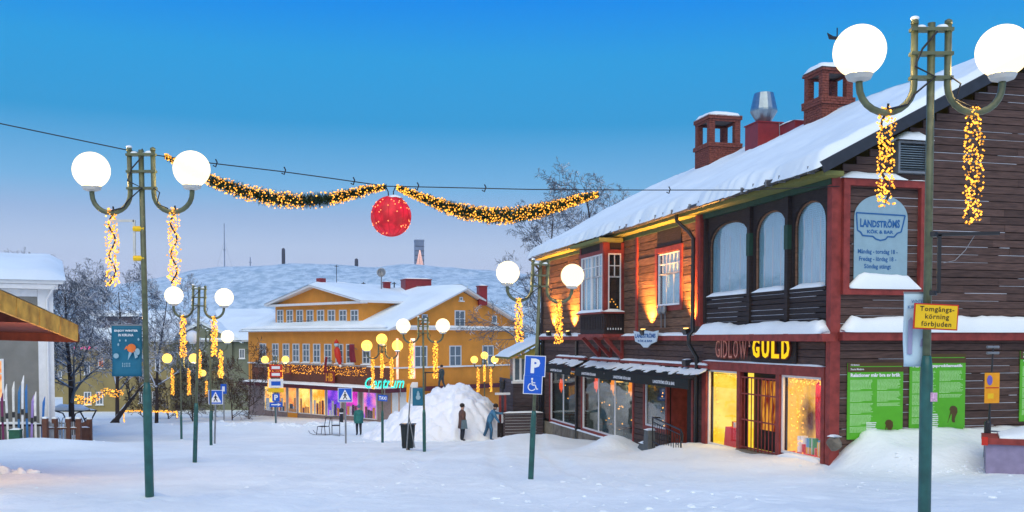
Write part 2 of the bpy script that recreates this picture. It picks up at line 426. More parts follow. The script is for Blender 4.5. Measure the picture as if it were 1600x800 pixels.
# things standing on the hill
M_tower=mat('tower_concrete',(.20,.24,.32),.8,.2,.3)
M_dark=mat('dark_post',(.055,.045,.045),.9,.1)
p=at(655,416,640); t=empty('mine_tower',p,R(12),'grey mine tower block standing on the snowy hilltop','tower')
mb=MB(); mb.box((-2.9,-3,-3),(2.9,3,16.2)); mb.build('shaft',M_tower,t)
for k in range(5):
    boxobj('floor_band',t,(-3.0,-3.1,.6+3*k),(3.0,-2.98,1.0+3*k),M_dark)
mb=MB(); mb.box((-3.1,-3.2,16.2),(3.1,3.2,17.1)); mb.build('roof_slab',M_tower,t)
p=at(656,417,630); t=empty('light_cone_tree',p,0,'pinkish cone of lights glowing beside the hilltop mine tower','light cone')
mb=MB(); mb.lathe((0,0,-.5),[(2.4,0),(.15,11)],10); mb.build('cone',emis('pink_cone_light',(1,.62,.60),.75),t)
for k in range(6):
    a=k*1.05; MB().tube([(2.5*math.cos(a),2.5*math.sin(a),-.5),(.15*math.cos(a),.15*math.sin(a),10.8)],.12,4).build('light_strand',emis('pink_strand%d'%k,(1,.6,.5),1.6) if k==0 else MATS['pink_strand0'],t)
p=at(351,424,655); t=empty('radio_mast',p,0,'tall thin radio mast rising left of the hill crest','mast')
MB().tube([(0,0,-4),(0,0,32)],[.38,.25],6).build('mast_pole',M_tower,t); MB().tube([(0,0,14),(0,0,14.8)],.7,6).build('platform',M_tower,t)
for q in (-1,1): MB().tube([(0,0,20),(q*7,0,-3)],.06,3).build('guy_wire',M_tower,t)
for px,y0,y1,lb in ((443,417,388,'taller dark rounded post on the hill crest'),(557,419,404,'shorter dark rounded post on the hill crest')):
    p=at(px,y0,645); hh=(y0-y1)/FPX*645
    t=empty('dark_post',p,0,lb,'post','dark posts on the hill crest')
    MB().lathe((0,0,-1.5),[(1.0,0),(1.15,1.5),(1.2,hh*.6+1.5),(1.1,hh+.9),(.6,hh+1.4),(.1,hh+1.6)],10).build('post_body',M_dark,t,True)
    MB().lathe((0,0,-1.6),[(1.6,0),(1.6,.5)],8).build('footing',M_tower,t)
for px,y0,y1,lb in ((391,415,402,'small faint mast left of the taller dark post'),(526,419,413,'tiny dark mast between the two dark hilltop posts')):
    p=at(px,y0,650); t=empty('small_mast',p,0,lb,'mast'); MB().tube([(0,0,-2),(0,0,(y0-y1)/FPX*650)],.35,5).build('mast_pole',M_tower,t); MB().box((-.8,-.3,2),(.8,.3,2.4)).build('cross_arm',M_tower,t)

# ================================================================== BROWN TIMBER BUILDING (shops on the right)
ZB=-3.2
BLD=empty('timber_building',(BO.x,BO.y,ZB),BA,'two-storey brown timber building with red trim, arched windows and snowy roof','building')
def zl(z): return z-ZB
FF=Frame((0,0,-ZB),(0,-1,0))     # street front: u = -t
FG=Frame((0,0,-ZB),(1,0,0))      # gable: u = s
TL=24.2                           # length of the street front
def T(px,py=528,s=0.): return fac(px,py,s)[0]
def Z(px,py,s=0.): return fac(px,py,s)[1]
ZE=Z(1200,289,-.5); PIT=math.tan(R(27.6)); ZR=ZE+6.5*PIT
zband0=Z(1200,533); zband1=Z(1200,522)         # red string course
ZF0=-5.2
# openings of the street front (t0,t1,z0,z1)
def op(pxl,pxr,pyt,pyb,s=0.):
    pm=(pxl+pxr)/2
    return (T(pxr,(pyt+pyb)/2,s),T(pxl,(pyt+pyb)/2,s),Z(pm,pyb,s),Z(pm,pyt,s))
tA1=T(1100); 
O_sq=op(1030,1066,393,477)
O_WA=op(861,901,578,661); O_WB=op(911,990,583,686); O_WC=op(1009,1042,590,668); O_D=op(1044,1082,592,712)
O_WB=(O_WB[0],O_WB[1],O_WA[2]+.02,O_WB[3])
O_G1=op(1107,1155,578,699); O_GD=op(1160,1216,584,722); O_G2=op(1222,1287,584,714)
zG=O_GD[3]
O_G1=(O_G1[0],O_G1[1],O_G1[2],zG+.02); O_G2=(O_G2[0],O_G2[1],O_G2[2],zG+.02)
O_arch=(.15,tA1-.2,Z(1200,500),ZE-.25)
holes=[O_sq,O_WA,O_WB,O_WC,O_D,O_G1,O_GD,O_G2,O_arch]
def wall_holes(mb,F,sgn,a0,a1,z0,z1,holes,n0,n1):
    us=sorted({a0,a1}|{h[0] for h in holes}|{h[1] for h in holes}); zs=sorted({z0,z1}|{h[2] for h in holes}|{h[3] for h in holes})
    us=[u for u in us if a0<=u<=a1]; zs=[z for z in zs if z0<=z<=z1]
    for za,zb_ in zip(zs,zs[1:]):
        run=None
        for ua,ub in list(zip(us,us[1:]))+[(None,None)]:
            inside=ua is None or any(h[0]-1e-6<=ua and ub<=h[1]+1e-6 and h[2]-1e-6<=za and zb_<=h[3]+1e-6 for h in holes)
            if not inside: run=[run[0],ub] if run else [ua,ub]
            elif run:
                mb.box(F.p(sgn*run[0],za,n0),F.p(sgn*run[1],zb_,n1)); run=None
mb=MB(); wall_holes(mb,FF,-1,.02,TL,ZF0,ZE-.1,holes,-.16,-.03)
wb=mb.build('wall',M_core,BLD)
mb=MB(); mb.prism([(0.02,-4.0),(11.9,-4.0),(11.9,ZE-.1),(6,ZR-.35),(0.02,ZE-.1)],FG,-.2,-.03); gw=mb.build('gable_wall',M_core,BLD)
mb=MB(); mb.box(FF.p(-.2,-5.2,-12),FF.p(-TL,ZE-.2,-11.8)); mb.prism([(0.02,-5.2),(11.9,-5.2),(11.9,ZE-.1),(6,ZR-.35),(0.02,ZE-.1)],FG,-TL,-TL+.15); mb.build('rear_wall',M_brown,BLD)

def planks(F,sgn,a0,a1,z0,z1,h,holes,m,parent,thick=.035,joint=5.5,gap=.012,seed=1,clip=None,snow=None):
    rg=random.Random(seed); z=z0; k=0
    while z<z1-.03:
        zt=min(z+h,z1); lo,hi=(a0,a1) if clip is None else clip((z+zt)/2)
        cuts=[(hh[0],hh[1]) for hh in holes if min(zt,hh[3])-max(z,hh[2])>.2*(zt-z)]
        segs=[(lo,hi)] if hi-lo>.1 else []
        for c0,c1 in cuts:
            ns=[]
            for s0,s1 in segs:
                if c1<=s0 or c0>=s1: ns.append((s0,s1)); continue
                if c0-s0>.03: ns.append((s0,c0))
                if s1-c1>.03: ns.append((c1,s1))
            segs=ns
        fin=[]
        for s0,s1 in segs:
            while s1-s0>joint*1.25:
                q=s0+joint*(.55+.6*rg.random()); fin.append((s0,q-.006)); s0=q
            fin.append((s0,s1))
        for s0,s1 in fin:
            th=thick*(.85+.35*rg.random())
            fbox('plank',parent,m,F,sgn*s0,sgn*s1,z+gap*rg.random(),zt-gap,-.03,th)
            if snow is not None and rg.random()<snow[1]:
                x=s0+(s1-s0)*rg.random()*.3
                while x<s1-.2:
                    L=min(s1-x,1.6+4.5*rg.random()*snow[1]); 
                    if rg.random()<.8: snow[0].box(F.p(sgn*x,zt-gap-.001,0),F.p(sgn*(x+L),zt-gap+.006+.006*rg.random(),thick+.004))
                    x+=L+.1+rg.random()*(1.2-snow[1])*2.2
        z=zt; k+=1
SNOWL=MB()
# logs of the plain upper wall, boards of the ground floor
tBay0,tBay1=13.35,16.3
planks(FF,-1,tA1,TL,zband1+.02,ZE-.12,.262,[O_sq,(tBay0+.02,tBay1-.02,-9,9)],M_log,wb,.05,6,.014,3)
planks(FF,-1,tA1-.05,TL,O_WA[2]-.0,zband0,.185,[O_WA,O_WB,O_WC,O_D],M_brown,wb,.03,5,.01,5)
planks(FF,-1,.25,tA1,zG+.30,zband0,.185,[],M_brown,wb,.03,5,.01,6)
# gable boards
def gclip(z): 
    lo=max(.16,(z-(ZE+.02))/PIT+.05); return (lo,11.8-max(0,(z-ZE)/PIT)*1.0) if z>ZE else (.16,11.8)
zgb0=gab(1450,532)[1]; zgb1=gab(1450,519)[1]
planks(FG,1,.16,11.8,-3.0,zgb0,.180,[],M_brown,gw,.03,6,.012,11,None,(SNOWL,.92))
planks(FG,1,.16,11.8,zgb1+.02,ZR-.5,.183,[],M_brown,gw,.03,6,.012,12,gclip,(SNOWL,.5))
# string course: red ledge with snow lying on it
def snow_strip(F,u0,u1,v,n0,n1,h,seed,name='snow',parent=None,seg=.14,tail=1.):
    """a loaf of snow lying along a ledge"""
    mb=MB(); k=max(3,int(abs(u1-u0)/seg)); prof=[(0,0),(0.02,.65),(.12,.95),(.35,1.),(.62,.92),(.85,.68),(1.0,.3),(1.0,-.02)]
    for i in range(k+1):
        f=i/k; u=lerp(u0,u1,f); e=min(1,min(f,1-f)*k/2.2*tail+.15)
        w=(1+.22*nz(u*1.7,seed)+.10*nz(u*6,seed+2)); hh=h*e*max(.3,w+.25*nz(u*.6,seed+5)); nn=n1+ (n1-n0)*.10*nz(u*2.3,seed+7)
        for a,b in prof: mb.v.append(tuple(F.p(u,v+hh*b,n0+(nn-n0)*a)))
    q=len(prof)
    for i in range(k):
        for j in range(q-1): mb.f.append((i*q+j,i*q+j+1,(i+1)*q+j+1,(i+1)*q+j))
    mb.f.append(tuple(range(q))); mb.f.append(tuple(k*q+j for j in range(q))[::-1])
    return mb.build(name,M_snow,parent,True)
fbox('string_course',BLD,M_red,FF,.1,-tA1,zband0,zband1,-.02,.32)
fbox('string_course',BLD,M_red,FF,-tA1-.002,-TL-.05,zband0,zband1-.03,-.02,.22)
snow_strip(FF,.05,-tA1+.05,zband1,-.0,.33,.30,1,'ledge_snow',BLD)
snow_strip(FF,-tA1-.15,-tBay0+.1,zband1-.03,0,.22,.10,2,'ledge_snow',BLD)
snow_strip(FF,-tBay1-.1,-TL,zband1-.03,0,.22,.13,3,'ledge_snow',BLD)
fbox('string_course',BLD,M_red,FG,.1,11.8,zgb0,zgb1,-.02,.26)
snow_strip(FG,.15,11.8,zgb1,0,.30,.36,4,'ledge_snow',BLD)
# corner posts, fascia posts in red
fbox('corner_post',BLD,M_red,FF,.07,-.12,-3.0,ZE-.12,-.16,.09)
fbox('corner_board',BLD,M_red,FF,-tA1+.12,-tA1-.22,zband1+.25,ZE-.15,-.02,.20)
fbox('corner_board',BLD,M_red,FF,-T(999)+.0,-T(999)-.16,zband1,ZE-.15,-.02,.10)
fbox('corner_board',BLD,M_darkwood,FF,-TL+.2,-TL-.03,-5.1,ZE-.15,-.02,.11)
fbox('corner_board',BLD,M_red,FF,-tBay1-.25,-tBay1-.02,zband1+2.2,ZE-.2,-.02,.09)

# ---- arched loggia windows (three)
zs0=Z(1200,500); zsill=(Z(1142,463)+Z(1205,456)+Z(1273,446))/3
posts=[.16,T(1233,400)-.02,T(1174,400),tA1-.12]
M_dkgreen=mat('dark_green_paint',(.02,.06,.04),.6,.2)
AR=[op(1244,1304,311,447,-.0),op(1180,1230,328,456),op(1122,1168,343,465)]
zap=sum(a[3] for a in AR)/3
def arch_curve(t0,t1,zsp,zap,n=14):
    c=(t0+t1)/2; w=(t1-t0)/2
    return [(c-w*math.cos(math.pi*i/n),zsp+(zap-zsp)*math.sin(math.pi*i/n)**.85) for i in range(n+1)]
for k in range(3):
    p0,p1=posts[k]+.06,posts[k+1]-.06; w0,w1=p0+.10,p1-.10; zsp=zap-.62
    cv=arch_curve(w0,w1,zsp,zap); zt=ZE-.22
    mb=MB()
    for n in (0.0,-.10):
        for (a,za),(b,zb_) in zip(cv,cv[1:]): mb.add([FF.p(-a,za,n),FF.p(-b,zb_,n),FF.p(-b,zt,n),FF.p(-a,zt,n)],[(0,1,2,3)])
    for (a,za),(b,zb_) in zip(cv,cv[1:]): mb.add([FF.p(-a,za,0),FF.p(-b,zb_,0),FF.p(-b,zb_,-.10),FF.p(-a,za,-.10)],[(0,1,2,3)])
    mb.box(FF.p(-p0,zsill,0),FF.p(-w0,zt,-.10)); mb.box(FF.p(-w1,zsill,0),FF.p(-p1,zt,-.10))
    ap=mb.build('arched_window',M_darkwood,BLD)
    ap['label']='dark wooden arched window with pale blinds behind the glass'
    poly=[(-w0-.0,zsill)]+[(-a,z) for a,z in cv]+[(-w1,zsill)]
    MB().prism(poly,FF,-.115,-.105).build('pane',M_glass_sky,ap)
    # frame bead round the arch and slatted blind
    fr=MB(); pts=[FF.p(-w0-.02,zsill,-.09)]+[FF.p(-a,z-.015,-.09) for a,z in cv]+[FF.p(-w1+.02,zsill,-.09)]
    fr.tube(pts,.035,5); fr.build('frame_bead',MATS['weathered_log'],ap)
    bl=MB(); z=zsill+.05
    while z<zap-.05:
        if z>zsp:
            f=math.sqrt(max(0,1-min(1,((z-zsp)/(zap-zsp)))**2)); c=(w0+w1)/2; w=(w1-w0)/2*f
        else: c=(w0+w1)/2; w=(w1-w0)/2
        bl.add([FF.p(-c+w-.01,z,-.135),FF.p(-c-w+.01,z,-.135),FF.p(-c-w+.01,z+.05,-.148),FF.p(-c+w-.01,z+.05,-.148)],[(0,1,2,3)]); z+=.05
    bl.build('blind',M_curtain,ap)
    for q in (.3,.55,.8):
        t_=lerp(w0,w1,q); fbox('blind_tape',ap,M_white,FF,-t_+.015,-t_-.015,zsill,zsp+.2,-.133,-.130)
    fbox('room_back',ap,M_dark_in,FF,-p0,-p1,zs0,zt,-.9,-.85)
    fbox('sill',ap,M_darkwood,FF,-p0,-p1,zsill-.07,zsill,-.2,.06)
    snow_strip(FF,-w0+.04,-w1-.0,zsill,-.19,.08,.13,20+k,'sill_snow',ap)
for k,t_ in enumerate(posts[1:3]):
    po=fbox('post',BLD,M_darkwood,FF,-t_+.075,-t_-.075,zs0-.02,ZE-.2,-.1,.10)
    fbox('green_banding',BLD,M_dkgreen,FF,-t_+.09,-t_-.09,zsill+1.0,zsill+1.6,.0,.112)
fbox('post',BLD,M_darkwood,FF,-tA1+.24,-tA1+.13,zs0-.02,ZE-.2,-.1,.10)
for k in range(3):
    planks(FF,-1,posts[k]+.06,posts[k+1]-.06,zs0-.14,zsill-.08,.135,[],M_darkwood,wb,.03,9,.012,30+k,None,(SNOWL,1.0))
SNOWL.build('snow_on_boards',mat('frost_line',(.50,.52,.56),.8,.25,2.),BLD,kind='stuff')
fbox('blind_wall',BLD,M_core,FF,-.16,-tA1,zs0-.2,zsill-.05,-.14,-.05)

# ---- sash windows with panes
def sash(parent,F,u0,u1,v0,v1,cells,fw=.05,bar=.03,m=M_white,n=-.06,pane=M_glass_sky,trim=None,tw=.12,tm=None,tn=.07,curtain=None,label=None,back=True,sill_snow=0,deep=.5):
    mb=MB(); W,H=u1-u0,v1-v0
    def bx(a,b,c,d,n0,n1): mb.box(F.p(a,c,n0),F.p(b,d,n1))
    bx(u0,u0+fw,v0,v1,n,n+.06); bx(u1-fw,u1,v0,v1,n,n+.06); bx(u0+fw,u1-fw,v0,v0+fw,n,n+.06); bx(u0+fw,u1-fw,v1-fw,v1,n,n+.06)
    iu0,iu1,iv0,iv1=u0+fw,u1-fw,v0+fw,v1-fw
    xs=lambda f: iu0+(iu1-iu0)*f
    ys=lambda f: iv0+(iv1-iv0)*f
    rects=[(xs(a),xs(b),ys(c),ys(d)) for a,b,c,d in cells]
    segs=set()
    for a,b,c,d in cells:
        for e in (a,b):
            if 0<e<1: segs.add(('v',e,c,d))
        for e in (c,d):
            if 0<e<1: segs.add(('h',e,a,b))
    for q,e,lo,hi in segs:
        bw_=bar*(1.8 if (q=='h' and .5<e<.75) else 1)
        if q=='v': bx(xs(e)-bar/2,xs(e)+bar/2,ys(lo),ys(hi),n+.01,n+.045)
        else: bx(xs(lo),xs(hi),ys(e)-bw_/2,ys(e)+bw_/2,n+.008,n+.052)
    w=mb.build('window',m,parent)
    if label: w['label']=label
    for a,b,c,d in rects: fbox('pane',w,pane,F,a,b,c,d,n+.02,n+.026)
    if trim:
        mb=MB()
        for (a,b,c,d) in ((u0-tw,u0,v0-tw,v1+tw),(u1,u1+tw,v0-tw,v1+tw),(u0,u1,v1,v1+tw),(u0,u1,v0-tw,v0)): mb.box(F.p(a,c,-.05),F.p(b,d,tn))
        mb.build('trim',trim,w)
    if curtain:
        mb=MB(); k=28
        for i in range(k+1):
            u=lerp(u0,u1,i/k); nn=n-.10+.025*math.sin(i*1.7)
            mb.v+= [tuple(F.p(u,v0,nn)),tuple(F.p(u,v1,nn))]
        for i in range(k): mb.f.append((2*i,2*i+2,2*i+3,2*i+1))
        mb.build('curtain',curtain,w)
    if back: fbox('room_back',w,M_dark_in,F,u0-.2,u1+.2,v0-.2,v1+.2,n-deep-.05,n-deep)
    if sill_snow: snow_strip(F,u0,u1,v0-.005,n,tn+.03,sill_snow,hash((round(u0,2),)) %50,'sill_snow',w)
    return w
CELL_A=[(0,1/3,0,.60),(1/3,2/3,0,.60),(2/3,1,0,.60)]+[(i/6,(i+1)/6,.60+.2*j,.8+.2*j) for i in range(6) for j in range(2)]
t0,t1,z0,z1=O_sq
sash(BLD,FF,-t1,-t0,z0,z1,CELL_A,.06,.03,M_white,-.02,M_glass_sky,M_red,.17,None,.09,M_curtain,'white many-paned window in a red surround with blue curtains',sill_snow=.06)
fbox('dark_patch_board',BLD,M_darkwood,FF,-t1+.0,-t0+.05,z1+.20,ZE-.3,-.02,.075)
# ---- oriel window
zo0=Z(945,522,-.4); zo1=Z(945,487,-.8); zo2=Z(945,395,-.8)
PR=.8; tb0,tb1=13.45,16.25
orl=MB(); orl.box((-PR+.02,tb0+.02,zl(zo0)),(0,tb1-.02,zl(zo1))); ORL=orl.build('oriel',M_darkwood,BLD)
boxobj('head_panel',ORL,(-PR+.02,tb0+.02,zl(zo2+.08)),(0,tb1-.02,zl(ZE-.35)),M_darkwood)
ORL['label']='oriel window with red posts and a dark carved apron'
for (s0,s1,a,b) in ((-PR,-PR+.16,tb0,tb0+.16),(-PR,-PR+.14,tb1-.14,tb1),(-.14,0,tb0,tb0+.12)):
    boxobj('post',ORL,(s0,a,zl(zo1)),(s1,b,zl(ZE-.35)),M_red)
boxobj('head_rail',ORL,(-PR-.03,tb0-.03,zl(zo2)),(-.0,tb1+.03,zl(zo2+.13)),M_red)
boxobj('corner_block',ORL,(-PR-.05,tb0-.05,zl(zo2+.13)),(-PR+.2,tb0+.3,zl(ZE-.36)),M_red)
boxobj('ledge',ORL,(-PR-.12,tb0-.12,zl(zo1-.06)),(0,tb1+.12,zl(zo1)),M_red)
FO=Frame((-PR,0,-ZB),(0,-1,0)); FOs=Frame((0,tb0,-ZB),(1,0,0))
snow_strip(FO,-tb0+.1,-tb1-.1,zo1,-.0,.13,.10,41,'sill_snow',ORL); snow_strip(FOs,-PR-.08,.0,zo1,0,.13,.11,42,'sill_snow',ORL)
CELL_B=[(0,.5,0,.62),(.5,1,0,.62)]+[(i/3,(i+1)/3,.62+.19*j,.81+.19*j) for i in range(3) for j in range(2)]
CELL_C=[(0,1,0,.60)]+[(i/2,(i+1)/2,.60+.2*j,.8+.2*j) for i in range(2) for j in range(2)]
def wpart(*a,**k):
    return sash(*a,**k)
def under(root,parent):
    root.parent=parent
for tq in (0,1):
    a=lerp(tb0+.16,tb1-.14,tq/2)+.03; b=lerp(tb0+.16,tb1-.14,(tq+1)/2)-.03
    sash(BLD,FO,-b,-a,zo1+.02,zo2,CELL_B,.05,.03,M_white,-.06,M_glass_sky,None,.1,None,.0,M_curtain,'tall white oriel sash facing the street',back=False)
sash(BLD,FOs,-PR+.17,-.13,zo1+.02,zo2,CELL_C,.045,.03,M_white,-.06,M_glass_rest,None,.1,None,.0,None,'narrow oriel sash with a lit candle arch inside',back=False)
boxobj('room_back',ORL,(.5,tb0-.5,zl(zo1-.3)),(.55,tb1+.3,zl(zo2+.4)),M_dark_in)
boxobj('room_back',ORL,(-PR+.05,tb0+1.0,zl(zo1-.0)),(.5,tb0+1.05,zl(zo2+.1)),M_dark_in)
# carved balusters of the apron
for k in range(7):
    s=lerp(-PR+.1,-.1,k/6); boxobj('baluster',ORL,(s-.03,tb0-.04,zl(zo0+.14)),(s+.03,tb0+.02,zl(zo1-.1)),M_darkwood)
    if k<6: boxobj('snow_dot',ORL,(s+.035,tb0-.03,zl(zo0+.15)),(s+.085,tb0+.0,zl(zo0+.22)),M_snow)
for k in range(14):
    a=lerp(tb0+.2,tb1-.2,k/13); boxobj('slat',ORL,(-PR-.02,a-.05,zl(zo0+.18)),(-PR+.03,a+.05,zl(zo1-.16)),M_darkwood)
for a in (tb0+.05,tb0+1.25,tb1-.25):
    mb=MB(); mb.beam(FF.p(-a,zo0-.9,.03),FF.p(-a,zo0-.14,PR-.05),.13,.13); mb.beam(FF.p(-a,zo0-1.0,.07),FF.p(-a,zo0-.1,.07),.11,.1); mb.build('bracket',M_red,ORL)
boxobj('bottom_rail',ORL,(-PR-.05,tb0-.05,zl(zo0-.12)),(0,tb1+.05,zl(zo0)),M_red)
# candle arch in the side sash
t_=empty('candle_arch',bw(-.36,tb0+.35,zo1+.03),BA,'seven-candle light arch glowing in the oriel side window','candle arch')
mb=MB(); mb.box((-.22,-.03,0),(.22,.03,.05))
for k in range(7): mb.tube([(-.21+.07*k,0,.05),(-.21+.07*k,0,.12+.28*(1-abs(k-3)/3))],.012,5)
mb.build('frame',M_darkwood,t_)
for k in range(7): MB().octa((-.21+.07*k,0,.16+.28*(1-abs(k-3)/3)),.03).build('flame',M_bulb_far,t_)

# ---- roof
ro=MB(); e0=-.55
for sgn in (0,1):
    S=lambda s: s if sgn==0 else 12-s
    a,b=S(e0),S(6.0)
    ro.hull8([(a,-.45,zl(ZE)-.02),(b,-.45,zl(ZR)),(b,TL+.12,zl(ZR)),(a,TL+.12,zl(ZE)-.02),
              (a,-.45,zl(ZE)+.06),(b,-.45,zl(ZR)+.08),(b,TL+.12,zl(ZR)+.08),(a,TL+.12,zl(ZE)+.06)])
roof=ro.build('roof',M_soffit,BLD)
boxobj('soffit',roof,(-.50,-.40,zl(ZE)-.16),(.0,TL+.1,zl(ZE)-.05),M_soffit)
boxobj('cornice_strip',roof,(-.12,-.05,zl(ZE)-.30),(.02,TL+.05,zl(ZE)-.16),MATS['dark_green_paint'])
vb=MB(); vb.beam((e0-.05,-.47,zl(ZE)+.0),(6.02,-.47,zl(ZR)+.05),.06,.26); vb.beam((12-e0+.05,-.47,zl(ZE)),(5.98,-.47,zl(ZR)+.05),.06,.26); vb.build('verge_board',M_verge,roof)
# bay roof
boxobj('oriel_roof',roof,(-PR-.30,tb0-.35,zl(ZE)-.35),(-.2,tb1+.3,zl(ZE)-.22),M_soffit)
# snow
def roof_snow(name,s0,s1,t0,t1,th,parent,ns=40,nt=260,flip=False):
    mb=MB(); 
    def P(i,j):
        f=i/ns; s=lerp(s0,s1,f); t=lerp(t0,t1,j/nt)
        e=min(f*ns/2.,1); e=math.sqrt(max(0,1-(1-e)**2)); g=min(j,nt-j)/1.6; g=math.sqrt(max(0,1-(1-min(1,g))**2))
        k=th*e*g*(1+.30*nz(s*.55,t*.35,2)+.16*nz(s*1.6,t*1.3,5)+.07*nz(s*4,t*3.2,9))
        # bare, slumped patch near the far end of the eave
        k*=1-.55*math.exp(-((t-19)/2.2)**2-((s-.6)/.9)**2)
        so=s-(.22*nz(t*.9,3.)+.12*nz(t*3.1,7.)+.05*nz(t*9,2.))*(1-f)**6
        base=ZE+.07+(so+.5)*PIT
        return ((so if not flip else 12-so),t,zl(base+k+.012))
    for i in range(ns+1):
        for j in range(nt+1): mb.v.append(P(i,j))
    w=nt+1
    for i in range(ns):
        for j in range(nt): mb.f.append((i*w+j,(i+1)*w+j,(i+1)*w+j+1,i*w+j+1))
    # underside
    return mb.build(name,M_snow_roof,parent,True)
roof_snow('roof_snow',-.78,6.02,-.5,TL+.2,.34,roof); roof_snow('roof_snow',-.78,6.02,-.5,TL+.2,.34,roof,20,60,True)
# gutter
mb=MB(); mb.tube([(-.64,-.35,zl(ZE)+.0),(-.64,15.0,zl(ZE)-.05)],.075,8); gt=mb.build('gutter',M_gutter,BLD,True)
for k in range(24): boxobj('gutter_bracket',gt,(-.735,-.1+.64*k,zl(ZE)-.09),(-.55,-.07+.64*k,zl(ZE)+.075),M_steel)
mb=MB(); mb.tube([(-.64,17.2,zl(ZE)-.10),(-.64,TL+.1,zl(ZE)-.13)],.06,8); mb.build('gutter',M_gutter,BLD,True)
# downpipes
tp=T(1090,430,-.15); zg1=Z(1072,330,-.64)
mb=MB(); mb.tube([(-.64,tp+.45,zl(ZE)-.02),(-.64,tp+.45,zl(ZE)-.28),(-.40,tp+.12,zl(ZE)-.62),(-.30,tp,zl(ZE)-.85),(-.30,tp,zl(zband1)+.1),(-.42,tp,zl(zband1)-.02),(-.42,tp,zl(zband0)-.1),(-.16,tp,zl(zband0)-.5),(-.16,tp,zl(-3.7))],.062,8); mb.build('downpipe',M_pipe,BLD,True)
mb=MB(); mb.tube([(-.6,TL+.1,zl(ZE)-.1),(-.2,TL+.02,zl(ZE)-.6),(-.2,TL+.02,zl(-4.8)),(-.35,TL+.02,zl(-4.95))],.06,8); mb.build('downpipe',M_pipe,BLD,True)

# ---- chimneys: brick by brick
def chimney(name,label,px,s,w,d,py0,py1,openz,snowcap=True):
    t,_=fac(px,(py0+py1)/2,s); zt=Z(px,py1,s); zb=Z(px,py0,s)-.9
    e=empty(name,bw(s,t,zb),BA,label,'chimney','chimneys on the snowy ridge')
    H=zt-zb; core=MB(); core.box((-w/2+.03,-d/2+.03,0),(w/2-.03,d/2-.03,H*openz)); 
    core.build('core',M_mortar,e)
    bm=MB(); bh=.085; rg=random.Random(int(px)); z=0; k=0
    def ring(z,hw,hd,full=True):
        L=.23
        for side in range(4):
            ln=(2*hw if side%2==0 else 2*hd); x=-ln/2-(L/2 if k%2 else 0)
            while x<ln/2-.01:
                a=max(x,-ln/2); b=min(x+L-.012,ln/2); x+=L
                if b-a<.03: continue
                if not full and not (a<-ln/2+.30 or b>ln/2-.30 or abs((a+b)/2)<.02): continue
                pr=.012*rg.random(); th=.06
                if side==0: bm.box((a,-hd-pr,z),(b,-hd+th,z+bh-.012))
                elif side==1: bm.box((hw-th,a,z),(hw+pr,b,z+bh-.012))
                elif side==2: bm.box((a,hd-th,z),(b,hd+pr,z+bh-.012))
                else: bm.box((-hw-pr,a,z),(-hw+th,b,z+bh-.012))
    while z<H*openz:
        fl=.06 if z>H*openz-.2 else 0
        ring(z,w/2+fl,d/2+fl); z+=bh; k+=1
    zo=z
    while z<H-.28:
        for sx in (-1,1):
            for sy in (-1,1):
                bm.box((sx*(w/2),sy*(d/2),z),(sx*(w/2-.24),sy*(d/2-.24),z+bh-.012))
        z+=bh; k+=1
    while z<H-.05:
        fl=.05 if z>H-.2 else .0
        ring(z,w/2+fl,d/2+fl); z+=bh; k+=1
    tag(bm.build('brickwork',M_brick,e),kind='stuff')
    boxobj('cap_slab',e,(-w/2-.02,-d/2-.02,H-.12),(w/2+.02,d/2+.02,H),M_mortar)
    if snowcap:
        mb=MB(); n=10
        for i in range(n+1):
            for j in range(n+1):
                a,b=i/n*2-1,j/n*2-1; q=(1-a**4)*(1-b**4)
                mb.v.append((a*(w/2+.07),b*(d/2+.07),H-.02+.24*q**.5*(1+.3*nz(a*2+px,b*2))))
        for i in range(n):
            for j in range(n): mb.f.append((i*(n+1)+j,(i+1)*(n+1)+j,(i+1)*(n+1)+j+1,i*(n+1)+j+1))
        mb.build('snow_cap',M_snow,e,True)
    return e,H
chimney('brick_chimney','shorter open-topped brick chimney capped with snow, left on the ridge',1121,5.2,1.35,1.35,262,186,.62)
c2,H2=chimney('brick_chimney','taller brick chimney behind the large right lamp globe',1294,6.0,1.15,1.15,190,112,.60)
t_=empty('weather_vane',bw(6.0,fac(1308,60,6.0)[0],fac(1308,60,6.)[1]-.5),BA,'small ship-shaped weather vane above the taller chimney','weather vane')
MB().tube([(0,0,-.4),(0,0,.85)],.02,5).build('rod',M_black,t_)
MB().prism([(-.3,.45),(.3,.45),(.4,.62),(.15,.56),(-.15,.56),(-.38,.66)],Frame((0,0,0),(1,0,0)),-.012,.012).build('ship',M_black,t_)
# ventilation cowl on a red box
s=5.5; t,_=fac(1193,220,s); e=empty('vent_cowl',bw(s,t,Z(1193,240,s)-.6),BA,'galvanised hourglass vent cowl on a red metal box','vent')
h1=Z(1193,196,s)-(Z(1193,240,s)-.6); h2=Z(1193,146,s)-(Z(1193,240,s)-.6)
boxobj('metal_box',e,(-.5,-.5,0),(.5,.5,h1),M_redmetal)
boxobj('box_lid',e,(-.54,-.54,h1),(.54,.54,h1+.04),M_redmetal)
MB().lathe((0,0,h1),[(.22,0),(.26,.1),(.50,.50),(.50,.56),(.36,h2-h1-.02),(.30,h2-h1)],18).build('cowl',M_cowl,e)
MB().tube([(.35,-.53,h1),(.38,-.56,.4)],.015,4).build('chain',M_steel,e)
s=6.0; t,_=fac(1246,205,s); zb=Z(1246,215,s)-.7; e=empty('roof_hatch',bw(s,t,zb),BA,'low red metal hatch beside the taller chimney','hatch')
boxobj('hatch_body',e,(-.4,-.5,0),(.4,.5,Z(1246,193,s)-zb),M_redmetal); snow_strip(Frame((0,0,Z(1246,193,s)-zb),(0,-1,0)),-.5,.5,0,-.45,.45,.1,3,'hatch_snow',e)

